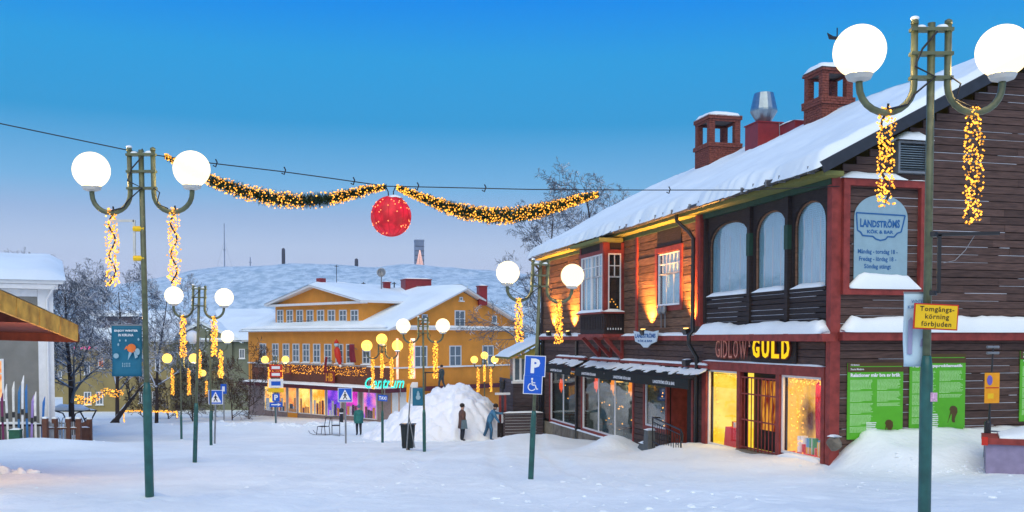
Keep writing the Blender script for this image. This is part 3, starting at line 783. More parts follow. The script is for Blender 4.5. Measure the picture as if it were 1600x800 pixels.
# ---- ground floor: foundation, restaurant windows, awnings, door
fz=O_WA[2]-.12
x=O_D[1]+.0; k=0; rg=random.Random(5)
while x<TL:
    L=min(TL-x,1.1+1.6*rg.random()); 
    for r_ in range(2):
        zt=fz-.02-.55*r_; fbox('foundation_stone',wb,M_stone if rg.random()<.8 else M_concrete,FF,-x,-x-L+.02,zt-.54-(1.2 if r_ else 0),zt,-.1,.06+.06*rg.random())
    x+=L
snow_strip(FF,-O_WB[0],-O_WA[1],fz-.01,.0,.10,.06,8,'ledge_snow',BLD)
def shopwin(O,n_panes,label,parent=BLD,pane=M_glass_rest,trim=M_red,tw=.13,fm=M_white,inn=M_teal_in):
    t0,t1,z0,z1=O
    w=sash(parent,FF,-t1,-t0,z0,z1,[(i/n_panes,(i+1)/n_panes,0,1) for i in range(n_panes)],.06,.09,fm,-.04,pane,trim,tw,None,.06,None,label,back=False)
    mb=MB(); d=-1.3
    u0,u1=-t1-.1,-t0+.1; v0,v1=z0-.05,z1+.1
    mb.add([FF.p(u0,v0,d),FF.p(u1,v0,d),FF.p(u1,v1,d),FF.p(u0,v1,d),FF.p(u0,v0,-.17),FF.p(u1,v0,-.17),FF.p(u1,v1,-.17),FF.p(u0,v1,-.17)],
        [(0,1,2,3),(0,4,5,1),(1,5,6,2),(2,6,7,3),(3,7,4,0)])
    mb.build('room',inn,w); return w
shopwin(O_WA,2,'two-pane restaurant window nearest the annex'); shopwin(O_WB,3,'three-pane restaurant window with red star lanterns inside')
shopwin(O_WC,1,'restaurant window beside the open red door')
for t_ in (O_WA[0]-.22,TL-.25): fbox('black_post',BLD,M_pipe,FF,-t_+.08,-t_-.1,-4.8,zband0-.05,-.02,.12)
for (px0,px1,py,nm) in ((853,897,566,0),(904,949,568,1),(950,1083,572,2)):
    a0,a1=T(px1,py,-.6),T(px0,py,-.6); zt=Z((px0+px1)/2,py-3,-.2) if nm<2 else Z(1000,565,-.2)
    zt=O_WA[3]+.50; zb=zt-.30; dpt=.75
    aw=MB(); u0,u1=-a1,-a0
    aw.hull8([FF.p(u0,zb-.02,dpt),FF.p(u1,zb-.02,dpt),FF.p(u1,zt-.02,.04),FF.p(u0,zt-.02,.04),FF.p(u0,zb,dpt),FF.p(u1,zb,dpt),FF.p(u1,zt,.04),FF.p(u0,zt,.04)])
    A=aw.build('awning',M_awn,BLD)
    fbox('valance',A,M_awn,FF,u0,u1,zb-.30,zb-.01,dpt-.015,dpt)
    fbox('cassette',A,M_red,FF,u0,u1,zt+.01,zt+.12,0,.14)
    tm=MB(); n=3 if nm==2 else 1
    for q in range(n if n==1 else 2):
        w=(u1-u0); c=u0+w*((q+.5)/(1 if n==1 else 2))
        hw=min(.85,w*.36); text(tm,FF,'LANDSTRÖMS KÖK & BAR',c-hw,c+hw,zb-.22,zb-.10,dpt+.004,.03)
    tm.build('lettering',M_text_w,A)
    sg=random.Random(nm+3); sn=MB(); x=u0
    while x<u1-.05:
        L=min(.12+.25*sg.random(),u1-x); f0=.05+.2*sg.random(); f1=f0+.3+.4*sg.random(); f1=min(f1,.95)
        pa=lambda u,f,h: FF.p(u,lerp(zt,zb,f)+h,lerp(.04,dpt,f))
        sn.hull8([pa(x,f1,.003),pa(x+L,f1-.1*sg.random(),.003),pa(x+L,f0,.003),pa(x,f0,.003),pa(x,f1,.02),pa(x+L,f1-.05,.02),pa(x+L,f0,.045),pa(x,f0,.045)]); x+=L
    tag(sn.build('snow_patches',M_snow,A),kind='stuff')
    snow_strip(FF,u0,u1,zt+.10,0,.16,.07,nm+50,'awning_snow',A)
t0,t1,z0,z1=O_D
fbox('door_jamb',BLD,M_red,FF,-t0+.0,-t0+.12,z0,z1,-.05,.05)
tm_=lerp(t0,t1,.5)
d=fbox('door',BLD,M_darkwood,FF,-t0-.02,-tm_,z0-.1,z1,-.30,-.24); d['label']='dark timber entrance door'
fbox('door',BLD,M_red,FF,-t1+.02,-t1-.03,z0-.1,z1,-1.0,-.1)
boxobj('entrance_back',BLD,FF.p(-t0,z0-.2,-1.3),FF.p(-t1,z1,-1.25),M_dark_in)
fbox('threshold',BLD,M_concrete,FF,-t0+.1,-t1-.1,-3.95,z0-.1,-.3,.5)
# ---- jeweller's front
t0,t1,z0,z1=O_GD
fr=MB(); zl_top=zG+.22
fbox('shop_lintel',BLD,M_red,FF,-.17,-tA1+.05,zG+.02,zG+.27,-.02,.10)
snow_strip(FF,-.2,-tA1+.1,zG+.27,0,.10,.04,77,'ledge_snow',BLD)
for a,b in ((.17,O_G2[0]-.0),(O_G2[1],O_GD[0]),(O_GD[1],O_G1[0]),(O_G1[1],tA1-.05)):
    fbox('shop_pilaster',BLD,M_red,FF,-a,-b,-3.25,zG+.018,-.04,.085)
for O,lb,im in ((O_G1,'yellow-lit jeweller window with a red draped table','g1'),(O_G2,'jeweller window with fairy lights and red curtain','g2')):
    a,b,c,d=O
    fbox('plinth',BLD,M_concrete,FF,-a,-b,-3.4,c-.09,-.02,.06)
    snow_strip(FF,-a+.03,-b-.03,c-.09,-.02,.16,.12,hash(im)%7+60,'sill_snow',BLD)
M_in1=glow('yellow_lit_display',(1,.62,.03),(1,.80,.12),1.15,2.2)
M_in2=glow('amber_lit_display',(.10,.03,.015),(1,.50,.05),1.2,1.4,(1.2,1.2,.7))
shopwin(O_G1,1,'yellow-lit jeweller window with a red draped table',BLD,M_glass_shop,None,.1,M_white,M_in1)
shopwin(O_G2,1,'jeweller window with fairy lights and red curtain',BLD,M_glass_shop,None,.1,M_white,M_in2)
# barred red door, set back
dz0=-3.02
gd=MB(); gd.box(FF.p(-t0,dz0,-.38),FF.p(-t1,zG,-.34)); D=gd.build('door',M_darkwood,BLD); D['label']='recessed shop door behind a red iron grille'
boxobj('door_glow',D,FF.p(-lerp(t0,t1,.25),dz0+.55,-.335),FF.p(-lerp(t0,t1,.78),zG-.2,-.325),glow('door_light',(.25,.02,.01),(1,.42,.05),.8,3.5,(2,2,.6)))
gr=boxobj('grille_rail',D,FF.p(-t0,zG-.14,.03),FF.p(-t1,zG-.10,.06),M_red)
for f in (.02,.38,.72): fbox('grille_rail',D,M_red,FF,-t0,-t1,lerp(dz0,zG,f),lerp(dz0,zG,f)+.035,.03,.06)
for k in range(11):
    a=lerp(t0+.02,t1-.02,k/10); MB().tube([FF.p(-a,dz0,.045),FF.p(-a,zG-.1,.045)],.014 if k not in (0,5,10) else .024,6).build('grille_bar',M_red,D)
fbox('doorstep',BLD,M_concrete,FF,-t0+.05,-t1-.1,-3.4,dz0-.02,-.4,.25)
fbox('doorstep',BLD,M_concrete,FF,-t0-.3,-t1-.35,-3.4,dz0-.16,.25,.65)
snow_strip(FF,-t0-.3,-t1-.35,dz0-.16,.26,.66,.08,70,'step_snow',BLD)
# sign letters
e=empty('shop_sign',bw(-.12,T(1185,552),zG+.35),BA,'jeweller sign with dark red and lit yellow letters','sign')
FS=Frame((0,T(1185,552),-0),(0,-1,0)); 
def sgn_place(o): o.parent=e; o.location=(.0,-T(1185,552),0)
zs_=.05; a0=-T(1126,552); a1=-T(1180,552); a2=-T(1183,552); a3=-T(1245,556)
F0=Frame((0,0,0),(0,-1,0))
bk=MB(); bk.box(F0.p(a2-.15,-.02,-.05),F0.p(a3+.12,.70,-.02)); sgn_place(bk.build('backing_board',M_darkwood,e))
def letters3d(txt,u0,u1,v0,v1,m,n0,n1,bold,nm='letter'):
    vs,fs=text_geo(txt,bold); b=MB(); text(b,F0,txt,u0,u1,v0,v1,n1,bold); text(b,F0,txt,u0,u1,v0,v1,n0,bold)
    sgn_place(b.build(nm,m,e))
M_rl=mat('dark_red_letters',(.20,.03,.02),.5,.1); M_rl2=mat('neon_tube_off',(.62,.24,.18),.4,.05)
M_yl=emis('lit_yellow_letters',(1,.66,.02),1.15)
xs_=a0; wid=[.9,.35,.9,.75,.95,1.25]; tw_=sum(wid); L_=a1-.12-a0
for ch,w in zip('GIDLÖW',wid):
    ww=w/tw_*L_; hgt=.56 if ch!='Ö' else .68
    letters3d(ch,xs_+.01,xs_+ww-.03,.02,hgt,M_rl,-.02,.05,.05); letters3d(ch,xs_+.03,xs_+ww-.05,.05,hgt-.03,M_rl2,.05,.056,-.015,'neon_outline'); xs_+=ww
letters3d('S',a1-.05,a1+.05,.35,.55,M_rl2,-.02,.05,.03)
for k,ch in enumerate('GULD'):
    w=(a3-a2-.0)/4; letters3d(ch,a2+.06+w*k,a2+w*(k+1)-.04,.06,.62,M_rl,.0,.04,.06); letters3d(ch,a2+.08+w*k,a2+w*(k+1)-.06,.08,.60,M_yl,.05,.065,.03)

# ---- sign frame and board on the gable
s0,zt=gab(1330,280); s1,zb=gab(1440,462)
s0=.165
fr=MB()
for (a,b,c,d) in ((s0,s0+.16,zb,zt),(s1-.16,s1,zb,zt),(s0+.16,s1-.16,zt-.16,zt),(s0+.16,s1-.16,zb,zb+.14)): fr.box(FG.p(a,c,-.02),FG.p(b,d,.16))
SF=empty('restaurant_board',bw(s0,-.02,zb),BA,'pale blue arched restaurant board with opening hours in a red frame','sign')
def to_e(o,e,ref): o.parent=e; o.location=ref
ref=(-s0,.02,-zb+ZB)
o=fr.build('frame',M_red,SF); o.location=ref
bt=gab(1370,305)[1]; bb=gab(1370,455)[1]; bL_=gab(1332,400)[0]; br=gab(1415,400)[0]
zsp=gab(1370,340)[1]
c=(bL_+br)/2; w=(br-bL_)/2
poly=[(bL_,bb),(br,bb)]+[(c+w*math.cos(math.pi*i/16),zsp+(bt-zsp)*math.sin(math.pi*i/16)) for i in range(17)]
o=MB().prism(poly,FG,.04,.06).build('panel',M_ltblue,SF); o.location=ref
X=lambda px: gab(px,380)[0]; Y=lambda py: gab(1370,py)[1]
def bl_(*a,**k):
    mb=MB(); text(mb,*a,**k); o=mb.build('lettering',M_navy,SF); o.location=ref
bl_(FG,'LANDSTRÖMS',X(1341),X(1403),Y(357.5),Y(341),.066,.04,warp=lambda a,b:-.05*b*(1-(2*a-1)**2)+.02)
bl_(FG,'KÖK & BAR',X(1352),X(1393),Y(365.5),Y(359),.066,.035)
for k,l in enumerate(('Måndag - torsdag 18 -','Fredag - lördag 18 -','Söndag stängt')):
    m_=(0,2,10)[k]; bl_(FG,l,X(1338+m_),X(1400-m_),Y(399+11.5*k),Y(390+11.5*k),.066,.02)
lg=MB(); pts=[(1335,334),(1411,336),(1405,362),(1399,364),(1394,370),(1384,370),(1381,374),(1373,376),(1366,374),(1361,370),(1345,369),(1342,364),(1337,361),(1335,334)]
for (ax,ay),(bx_,by) in zip(pts,pts[1:]): lg.beam(FG.p(X(ax),Y(ay),.065),FG.p(X(bx_),Y(by),.065),.03,.012,(0,-1,0))
o=lg.build('emblem_outline',M_navy,SF); o.location=ref
o=snow_strip(FG,s0+.16,s1-.16,zb+.14,.03,.2,.33,90,'sill_snow',SF); o.location=ref
o=snow_strip(FG,s0-.05,s1-.55,zt,.0,.2,.16,91,'top_snow',SF); o.location=ref
o=snow_strip(FG,s1-.5,s1,zt,.0,.18,.05,92,'top_snow',SF); o.location=ref
# louvred vent
s0,zt=gab(1395,222); s1,zb=gab(1440,274)
V=empty('louvred_vent',bw(s0,0,zb),BA,'grey louvred wall vent capped with snow','vent')
w=s1-s0; h=zt-zb; Fv=Frame((0,0,0),(1,0,0))
mb=MB()
for (a,b,c,d) in ((0,.05,0,h),(w-.05,w,0,h),(.05,w-.05,0,.05),(.05,w-.05,h-.05,h)): mb.box(Fv.p(a,c,0),Fv.p(b,d,.22))
mb.box(Fv.p(.04,.04,.02),Fv.p(w-.04,h-.04,.06)); mb.build('casing',M_steel,V)
for k in range(11):
    z=.07+(h-.14)*k/11; MB().hull8([Fv.p(.05,z,.19),Fv.p(w-.05,z,.19),Fv.p(w-.05,z+.05,.10),Fv.p(.05,z+.05,.10),Fv.p(.05,z+.012,.2),Fv.p(w-.05,z+.012,.2),Fv.p(w-.05,z+.062,.11),Fv.p(.05,z+.062,.11)]).build('louvre',M_cowl,V)
snow_strip(Fv,-.08,w+.06,h,-.02,.36,.24,93,'snow_cap',V)
# green posters
def monkey(F,u,v,h,n):
    """stooped figure with a stick"""
    pts=[(.45,0),(.62,0),(.60,.2),(.66,.38),(.78,.6),(.76,.85),(.6,.98),(.42,1.0),(.30,.95),(.24,.86),(.22,.74),(.28,.70),(.26,.55),(.14,.1),(.08,0),(.12,0),(.32,.48),(.36,.56),(.40,.4),(.38,.15)]
    return [(u+a*h,v+b*h) for a,b in pts]
def poster(px0,px1,py0,py1,label,title,head=True,sr=None,mk=(.62,.03)):
    s0,zt=gab(px0,py0); s1,zb=gab(px1,py1)
    if sr: s0,s1=sr
    P=empty('green_poster',bw(s0,0,zb),BA,label,'poster','green exhibition posters on the gable wall'); F=Frame((0,0,0),(1,0,0)); w=s1-s0; h=zt-zb
    boxobj('board',P,F.p(0,0,.05),F.p(w,h,.07),M_green_poster)
    boxobj('header',P,F.p(0,h*.88,.0705),F.p(w,h,.076),M_brown_poster)
    fbox('header_rule',P,M_green_poster,F,.06,w-.04,h*.945,h*.955,.077,.079)
    for tx,u1_,v0_,v1_,bo in (('Gråsten',.30,.965,.985,.02),('Svarta Madame',.42,.905,.93,.02),(title,w-.08,.815,.865,.045)):
        mb=MB(); text(mb,F,tx,.07,u1_,h*v0_,h*v1_,.08,bo); mb.build('lettering',M_text_w,P)
    pr=MB(); rg=random.Random(int(px0)); lh=h*.0135
    for c,(u0,u1) in enumerate(((.07,w*.47),(w*.53,w-.06))):
        v=h*.77; cnt=0; stop=(.08 if c==0 else .42)*h
        while v>stop:
            L=(u1-u0)*(.86+.14*rg.random()); 
            if cnt%9==8: L*=.5; 
            x=u0
            while x<u0+L-.02:
                ww=.03+.07*rg.random(); pr.box(F.p(x,v,.0705),F.p(min(x+ww,u0+L),v+lh*.55,.0715)); x+=ww+.012
            v-=lh*(2.2 if cnt%9==8 else 1.15); cnt+=1
    tag(pr.build('small_print',M_pale_print,P),kind='stuff')
    bx=MB(); 
    for k in range(7): bx.box(F.p(w*.34,h*(.05+.026*k),.072),F.p(w*(.34+.16+.03*rg.random()),h*(.062+.026*k),.074))
    bx.build('quote',M_text_w,P)
    mm=MB(); mm.prism(monkey(F,w*mk[0],h*mk[1],h*.22,0),F,.0705,.075); mm.build('stooped_figure',M_brown_poster,P)
    return P
poster(1322,1407,567,684,'green text poster left of the big lamp pole, partly buried in snow','Relationer mår bra av bråk')
poster(1419,1504,553,671,'green text poster right behind the big lamp pole','Parkeringsproblematik',mk=(.66,.10))
sA=gab(1591,560)[0]
poster(1591,1680,548,656,'green text poster cut by the right edge','Vardagens små under',sr=(sA,sA+1.75))

# ================================================================== STREET LAMPS, LIGHT STRINGS
def lamp_meshes():
    H=4.34; d={}
    d['pole']=MB().tube([(0,0,1.2),(0,0,H)],[.036,.033],10)
    d['base_sleeve']=MB().lathe((0,0,-.6),[(.055,0),(.055,1.85),(.05,1.93),(.037,2.02)],12)
    for k,z in enumerate((.06,.27,.48)): d['crossbar%d'%k]=MB().beam((-.185,0,H-z),(.185,0,H-z),.075,.03)
    for sx in (-1,1):
        pts=[(sx*.148,0,H),(sx*.148,0,H-.54)]+[(sx*(.389-.241*math.cos(a)),0,H-.54-.241*math.sin(a)) for a in [math.pi*i/12 for i in range(1,12)]]+[(sx*.63,0,H-.54),(sx*.63,0,H-.50)]
        d['arm%d'%sx]=MB().tube(pts,.031,9)
        d['cap%d'%sx]=MB().lathe((sx*.148,0,H-.01),[(.036,0),(.034,.03),(.01,.045)],8)
    return d
LM=None
def street_lamp(base,rz,label,tilt=(0,0),lit=(1,1),third=False,far=False,olive=True,sc=1.,cable=True):
    global LM
    if LM is None:
        LM={}
        for k,v in lamp_meshes().items():
            me=v.mesh(k); me.materials.append(M_lampg if k=='base_sleeve' else M_lampo)
            if k[:5] not in ('cross',): me.polygons.foreach_set('use_smooth',[True]*len(me.polygons))
            LM[k]=me
        g=MB().sphere((0,0,0),.226,32,20); LM['globe']=g.mesh('globe'); LM['globe'].polygons.foreach_set('use_smooth',[True]*len(LM['globe'].polygons)); LM['globe'].materials.append(M_globe)
        LM['globe_far']=LM['globe'].copy(); LM['globe_far'].materials[0]=M_globe_far
        LM['globe_off']=LM['globe'].copy(); LM['globe_off'].materials[0]=M_globe_off
        LM['collar']=MB().lathe((0,0,-.246),[(.04,-.02),(.10,0),(.12,.04),(.10,.055)],14).mesh('collar'); LM['collar'].materials.append(M_collar)
    e=empty('street_lamp',base,0,label,'street lamp','globe street lamps along the street',rot=(tilt[0],tilt[1],rz)); e.scale=(sc,)*3
    def add(nm,k,par=e,loc=(0,0,0)):
        o=bpy.data.objects.new(nm,LM[k]); COL.objects.link(o); o.parent=par; o.location=loc; return o
    add('pole','pole'); add('base_sleeve','base_sleeve')
    for k in range(3): add('crossbar','crossbar%d'%k)
    for i,sx in enumerate((-1,1)):
        add('arm','arm%d'%sx); add('arm_cap','cap%d'%sx)
        gl=add('globe','globe_off' if not lit[i] else ('globe_far' if far else 'globe'),e,(sx*.63,0,4.34-.245)); add('collar','collar',gl)
        if lit[i] and not far:
            ld=LM.get('pl')
            if ld is None: ld=bpy.data.lights.new('globe_lamp','POINT'); ld.energy=70; ld.color=(1,.66,.26); ld.shadow_soft_size=.08; LM['pl']=ld
            lo=bpy.data.objects.new('globe_lamp',ld); COL.objects.link(lo); lo.parent=gl
    if far:
        ld=LM.get('plf')
        if ld is None: ld=bpy.data.lights.new('globe_lamp_far','POINT'); ld.energy=260; ld.color=(1,.60,.20); ld.shadow_soft_size=.1; LM['plf']=ld
        lo=bpy.data.objects.new('globe_lamp',ld); COL.objects.link(lo); lo.parent=e; lo.location=(.63,0,4.34-.245)
    if third:
        gl=add('globe','globe_far' if far else 'globe',e,(0,-.10,4.34+.02)); add('collar','collar',gl)
    if cable:
        rg=random.Random(int(base[0]*100)); MB().tube([(.03,-.05,4.25),(-.1,-.06,4.1),(-.16,-.05,3.95),(.02,-.05,3.86),(-.17,-.04,3.7),(-.22,-.04,3.62),(-.38,-.04,3.58)],.010,5).build('wire',M_cable,e)
        MB().tube([(.16,-.04,3.86),(.24,-.05,3.8),(.2,-.05,3.66),(.34,-.045,3.6)],.008,5).build('wire',M_cable,e)
        mb=MB()
        for x,w in ((-.09,.05),(.10,.06),(0,.04)): mb.sphere((x,0,4.30),w,8,6,(1,.6,.5))
        mb.sphere((-.148,0,4.38),.04,8,6,(1,1,.5)); mb.build('snow_cap',M_snow,e,True,kind='stuff')
    return e
def light_string(top,length,label,nb,br,seed,rad=.075,far=False):
    rg=random.Random(seed); e=empty('light_string',top,0,label,'string lights','amber light strings hanging from the lamps')
    c=MB(); pts=[]
    for i in range(26):
        f=i/25; a=f*length*16; r=rad*.55*(.5+.5*min(1,f*6)); pts.append((r*math.cos(a)*.8,r*math.sin(a)*.8,.06-f*length))
    c.tube(pts,.011,4); c.build('cable',M_cable,e)
    b=MB()
    for i in range(nb):
        f=(i+rg.random())/nb; a=rg.random()*6.28; r=rad*(.35+.65*rg.random())*min(1,.55+f*3)
        b.octa((r*math.cos(a),r*math.sin(a),.03-f*length),br*(.75+.5*rg.random()))
    b.build('bulbs',M_bulb_far if far else M_bulb,e,kind='stuff')
    return e
def lamp_at(pxb,pyb_top,Y,label,short,lean=0.,lit=(1,1),third=False,far=False,rz=0.,strings=(1.,1.),ztop=None,seed=1,nb=105,br=0.0140,gzoff=0.):
    """lamp whose globes are seen at row pyb_top, distance Y"""
    top=at(pxb,pyb_top,Y)             # world point of globe-centre height at the pole
    H=4.34-.245; base=Vector((top.x-lean*H,top.y,top.z-H))
    e=street_lamp(base,rz,label,(0,lean),lit,third,far)
    for i,sx in enumerate((-1,1)):
        if not strings[i]: continue
        q=Vector((sx*.389,0,4.34-.76)); q=Euler((0,lean,rz)).to_matrix()@q
        light_string(base+q,strings[i],'amber light string under the %s globe of %s'%(('left','right')[i],short),nb,br,seed*10+i,.085,far)
    if third:
        light_string(base+Vector((0,-.06,4.34-.60)),1.0,'amber light string under the middle globe of %s'%short,nb,br,seed*10+5,.07,far)
    return e,base
L1,b1=lamp_at(1455,80,8.64,'nearest tall twin-globe lamp at the right, carrying the yellow sign','the nearest right lamp',0,strings=(.87,1.02),seed=1,nb=281,br=0.0103)
L2,b2=lamp_at(221,265,12.3,'twin-globe lamp at the left with the teal goldfish banner','the left lamp with the goldfish banner',-.012,strings=(.97,.97),seed=2,nb=262,br=0.0119)
L3,b3=lamp_at(844,428,19.0,'twin-globe lamp with the blue parking signs on its pole','the lamp with parking signs',.045,strings=(.85,.85),seed=3,nb=225,br=0.0152)
L4,b4=lamp_at(311,463,24.4,'leaning twin-globe lamp between the goldfish banner and crossing sign','the leaning lamp left of the street',.037,strings=(1.05,1.0),seed=4,nb=206,br=0.0185)
L5,b5=lamp_at(328,526,35.,'twin-globe lamp with one dead globe, behind the leaning lamp','the lamp with one dead globe',0,lit=(0,1),strings=(1.0,1.0),seed=5,nb=168,br=0.0225)
L6,b6=lamp_at(282,560,46.,'small far twin-globe lamp left of the leaning lamp','the small far lamp on the left',0,far=True,strings=(1.25,1.25),seed=6,nb=150,br=0.0252)
L7,b7=lamp_at(331,583,68.,'smallest distant twin-globe lamp beside the far crossing sign','the smallest distant lamp',0,far=True,strings=(1.2,0),seed=7,nb=75,br=0.0331)
L8,b8=lamp_at(430,562,60.,'far twin-globe lamp at the left end of the ochre shops','the lamp left of the shops',0,far=True,strings=(1.3,1.3),seed=8,nb=150,br=0.0331)
L9,b9=lamp_at(597,540,40.,'three-globe lamp in front of the neon lettering','the three-globe lamp by the neon',0,third=True,far=True,strings=(1.3,1.2),seed=9,nb=168,br=0.0225)
L10,b10=lamp_at(661,509,31.,'twin-globe lamp with the teal snowman banner','the lamp with the snowman banner',-.008,strings=(1.2,1.2),seed=10,nb=187,br=0.0213)
L11,b11=lamp_at(757,562,60.,'far three-globe lamp half hidden by the snow heap','the lamp behind the snow heap',0,third=True,far=True,rz=0,strings=(1.5,1.5),seed=11,nb=131,br=0.0298)

# ---- signs on poles: each is a thing of its own
def sign_frame(P,yaw=0.,roll=0.):
    """frame facing the camera side, centred at P"""
    U=Vector((math.cos(yaw),math.sin(yaw),0)); U=(Matrix.Rotation(-roll,3,Vector((math.sin(yaw),-math.cos(yaw),0)))@U)
    N=Vector((math.sin(yaw),-math.cos(yaw),0)); V=N.cross(U); return U,V,N
def flat_sign(name,label,cat,P,w,h,m,border=None,bw_=.02,yaw=0.,roll=0.,th=.012,group=None):
    e=empty(name,P,0,label,cat,group); U,V,N=sign_frame(P,yaw,roll); F=Frame((0,0,0),U,V,N)
    mb=MB()
    mb.hull8([F.p(-w/2,-h/2,-th),F.p(w/2,-h/2,-th),F.p(w/2,h/2,-th),F.p(-w/2,h/2,-th),F.p(-w/2,-h/2,0),F.p(w/2,-h/2,0),F.p(w/2,h/2,0),F.p(-w/2,h/2,0)])
    mb.build('plate',border or m,e)
    if border:
        a,b=w/2-bw_,h/2-bw_
        MB().hull8([F.p(-a,-b,.001),F.p(a,-b,.001),F.p(a,b,.001),F.p(-a,b,.001),F.p(-a,-b,.004),F.p(a,-b,.004),F.p(a,b,.004),F.p(-a,b,.004)]).build('face',m,e)
    return e,F
def clampring(e,F,v,r=.045,m=M_steel,n=-.05):
    MB().tube([F.p(0,v-.015,n),F.p(0,v+.015,n)],r,10).build('clamp',m,e)
P=at(1462.5,495,8.56); w,h=69/FPX*8.56,40/FPX*8.56
e,F=flat_sign('no_idling_sign','yellow no-idling sign with red border on the nearest lamp','sign',P,w,h,M_yellow_sign,M_red_sign,.011,0,R(2.6))
for k,(l,a,b) in enumerate((('Tomgångs-',-.38,.40),('körning',-.25,.29),('förbjuden',-.33,.35))):
    mb=MB(); text(mb,F,l,a*w,b*w,h*(.14-.29*k),h*(.40-.29*k),.0065,.012,0,1.1); mb.build('lettering',M_text_k,e)
clampring(e,F,.05,.04)
# pale winter banner on the nearest lamp
e=empty('winter_banner',at(1432,515,8.70),0,'pale winter banner hanging on the nearest lamp behind the yellow sign','banner'); 
w=.235; h=.66; F=Frame((0,0,0),(1,0,0))
mb=MB(); n=12
for i in range(n+1):
    for j in range(9):
        u=-w/2+w*j/8; v=h/2-h*i/n; mb.v.append(tuple(F.p(u,v,.018*math.sin(i*.7+j*.25)*(i/n))))
for i in range(n):
    for j in range(8): mb.f.append((i*9+j,i*9+j+1,(i+1)*9+j+1,(i+1)*9+j))
M_pb=mat('pale_banner_cloth',(.50,.66,.74),.7,.06); o=mb.build('cloth',M_pb,e,True); sm_=o.modifiers.new('s','SOLIDIFY'); sm_.thickness=.004
mb=MB(); text(mb,F,'WINTER',-.06,.06,.235,.265,.026,.01); text(mb,F,'KIRUNA',-.09,.06,.185,.215,.026,.01); mb.build('lettering',M_navy,e)
mb=MB(); mb.prism([(-.09,-.22),(-.05,-.22),(-.045,.08),(-.06,.11),(-.085,.08)],F,.028,.03); mb.prism([(.02,-.15),(.07,-.15),(.06,-.09),(.05,-.07),(.03,-.09)],F,.03,.032); mb.build('print',mat('lilac_print',(.30,.30,.45),.7,.1),e,kind='stuff')
MB().beam((-w/2,0,h/2),(w/2+.06,0,h/2),.015,.015).build('rod',M_steel,e)
# iron banner arm of the nearest lamp
e=empty('iron_bracket',at(1463,458,8.64),0,'black iron banner arm reaching right from the nearest lamp','bracket')
hh=(458-367)/FPX*8.64
mb=MB(); mb.beam((.02,0,0),(.02,0,hh),.022,.03); mb.build('upright',M_black,e)
mb=MB(); mb.beam((-.04,0,hh),(.55,0,hh+.012),.022,.03); mb.build('arm',M_black,e)
for z in (0,hh): MB().tube([(-.045,0,z-.02),(-.045,0,z+.02)],.048,10).build('clamp',M_black,e)
MB().tube([(.33,0,hh-.01),(.25,0,hh-.14),(.16,0,hh-.23),(.06,0,hh-.25)],.003,4).build('loose_wire',M_steel,e)
# sticker
MB().box((-.03,-.056,0),(.03,-.048,.08)).build('sticker',mat('pink_sticker',(.6,.35,.5),.5,.4,60),None,loc=at(1455,627,8.64))
tag(bpy.data.objects['sticker'],'small pink sticker on the nearest lamp pole','sticker')

# left lamp: white bracket and goldfish banner
e=empty('banner_bracket',at(222,345,12.3),0,'pale steel bracket reaching left from the goldfish-banner lamp','bracket')
mb=MB(); mb.beam((-.42,0,0),(-.10,0,0),.02,.03); mb.build('arm',M_collar,e); MB().beam((-.10,0,.01),(-.10,0,-.52),.02,.03).build('upright',M_collar,e)
for z in (-.1,-.47): MB().tube([(-.11,0,z),(.03,0,z)],.035,8).build('clamp',M_yellow_sign,e)
M_gold=mat('goldfish_print',(.70,.16,.03),.6,.2); 
def banner(P,w,h,label,m=M_teal_ban):
    e=empty('street_banner',P,0,label,'banner'); F=Frame((0,0,0),(1,0,0)); mb=MB(); n=14
    for i in range(n+1):
        for j in range(9):
            u=-w/2+w*j/8; v=h/2-h*i/n; mb.v.append(tuple(F.p(u,v,.02*math.sin(i*.5+j*.3)*(i/n))))
    for i in range(n):
        for j in range(8): mb.f.append((i*9+j,i*9+j+1,(i+1)*9+j+1,(i+1)*9+j))
    o=mb.build('cloth',m,e,True); s_=o.modifiers.new('s','SOLIDIFY'); s_.thickness=.004
    MB().beam((-w/2,0,h/2),(w/2+.05,0,h/2),.015,.015).build('rod',M_steel,e); return e,F
w=47/FPX*12.3; h=80/FPX*12.3
e,F=banner(at(198.5,548,12.3),w,h,'teal goldfish banner on the left lamp pole')
mb=MB(); text(mb,F,'ENJOY WINTER',-.38*w,.40*w,.36*h,.41*h,.032,.03); text(mb,F,'IN KIRUNA',-.25*w,.25*w,.28*h,.33*h,.032,.02); mb.build('lettering',M_text_w,e)
def ell(cx,cy,a,b,rot=0,n=14): return [(cx+a*math.cos(t)*math.cos(rot)-b*math.sin(t)*math.sin(rot),cy+a*math.cos(t)*math.sin(rot)+b*math.sin(t)*math.cos(rot)) for t in [2*math.pi*i/n for i in range(n)]]
mb=MB(); mb.prism(ell(.18*w,.05*h,.15*w,.085*h,.5),F,.03,.033); mb.prism([(.05*w,.05*h),(.02*w,.1*h),(-.06*w,.02*h)],F,.03,.033); mb.build('goldfish_body',M_gold,e,kind='stuff')
mb=MB(); mb.prism([(.10*w,-.02*h),(.2*w,-.04*h),(.06*w,-.18*h)],F,.034,.036); mb.prism([(.25*w,.0),(.4*w,-.12*h),(.3*w,-.15*h)],F,.034,.036); mb.prism(ell(.38*w,-.02*h,.08*w,.07*h),F,.034,.036); mb.prism(ell(-.33*w,-.1*h,.09*w,.05*h),F,.034,.036)
for a,b,r_ in ((-.25,.12,.03),(-.2,.2,.025),(.0,.2,.025),(.42,.22,.03)): mb.prism(ell(a*w,b*h,r_*w,r_*w*1.5),F,.034,.036)
mb.build('fins_and_bubbles',M_ltblue,e,kind='stuff')
mb=MB(); 
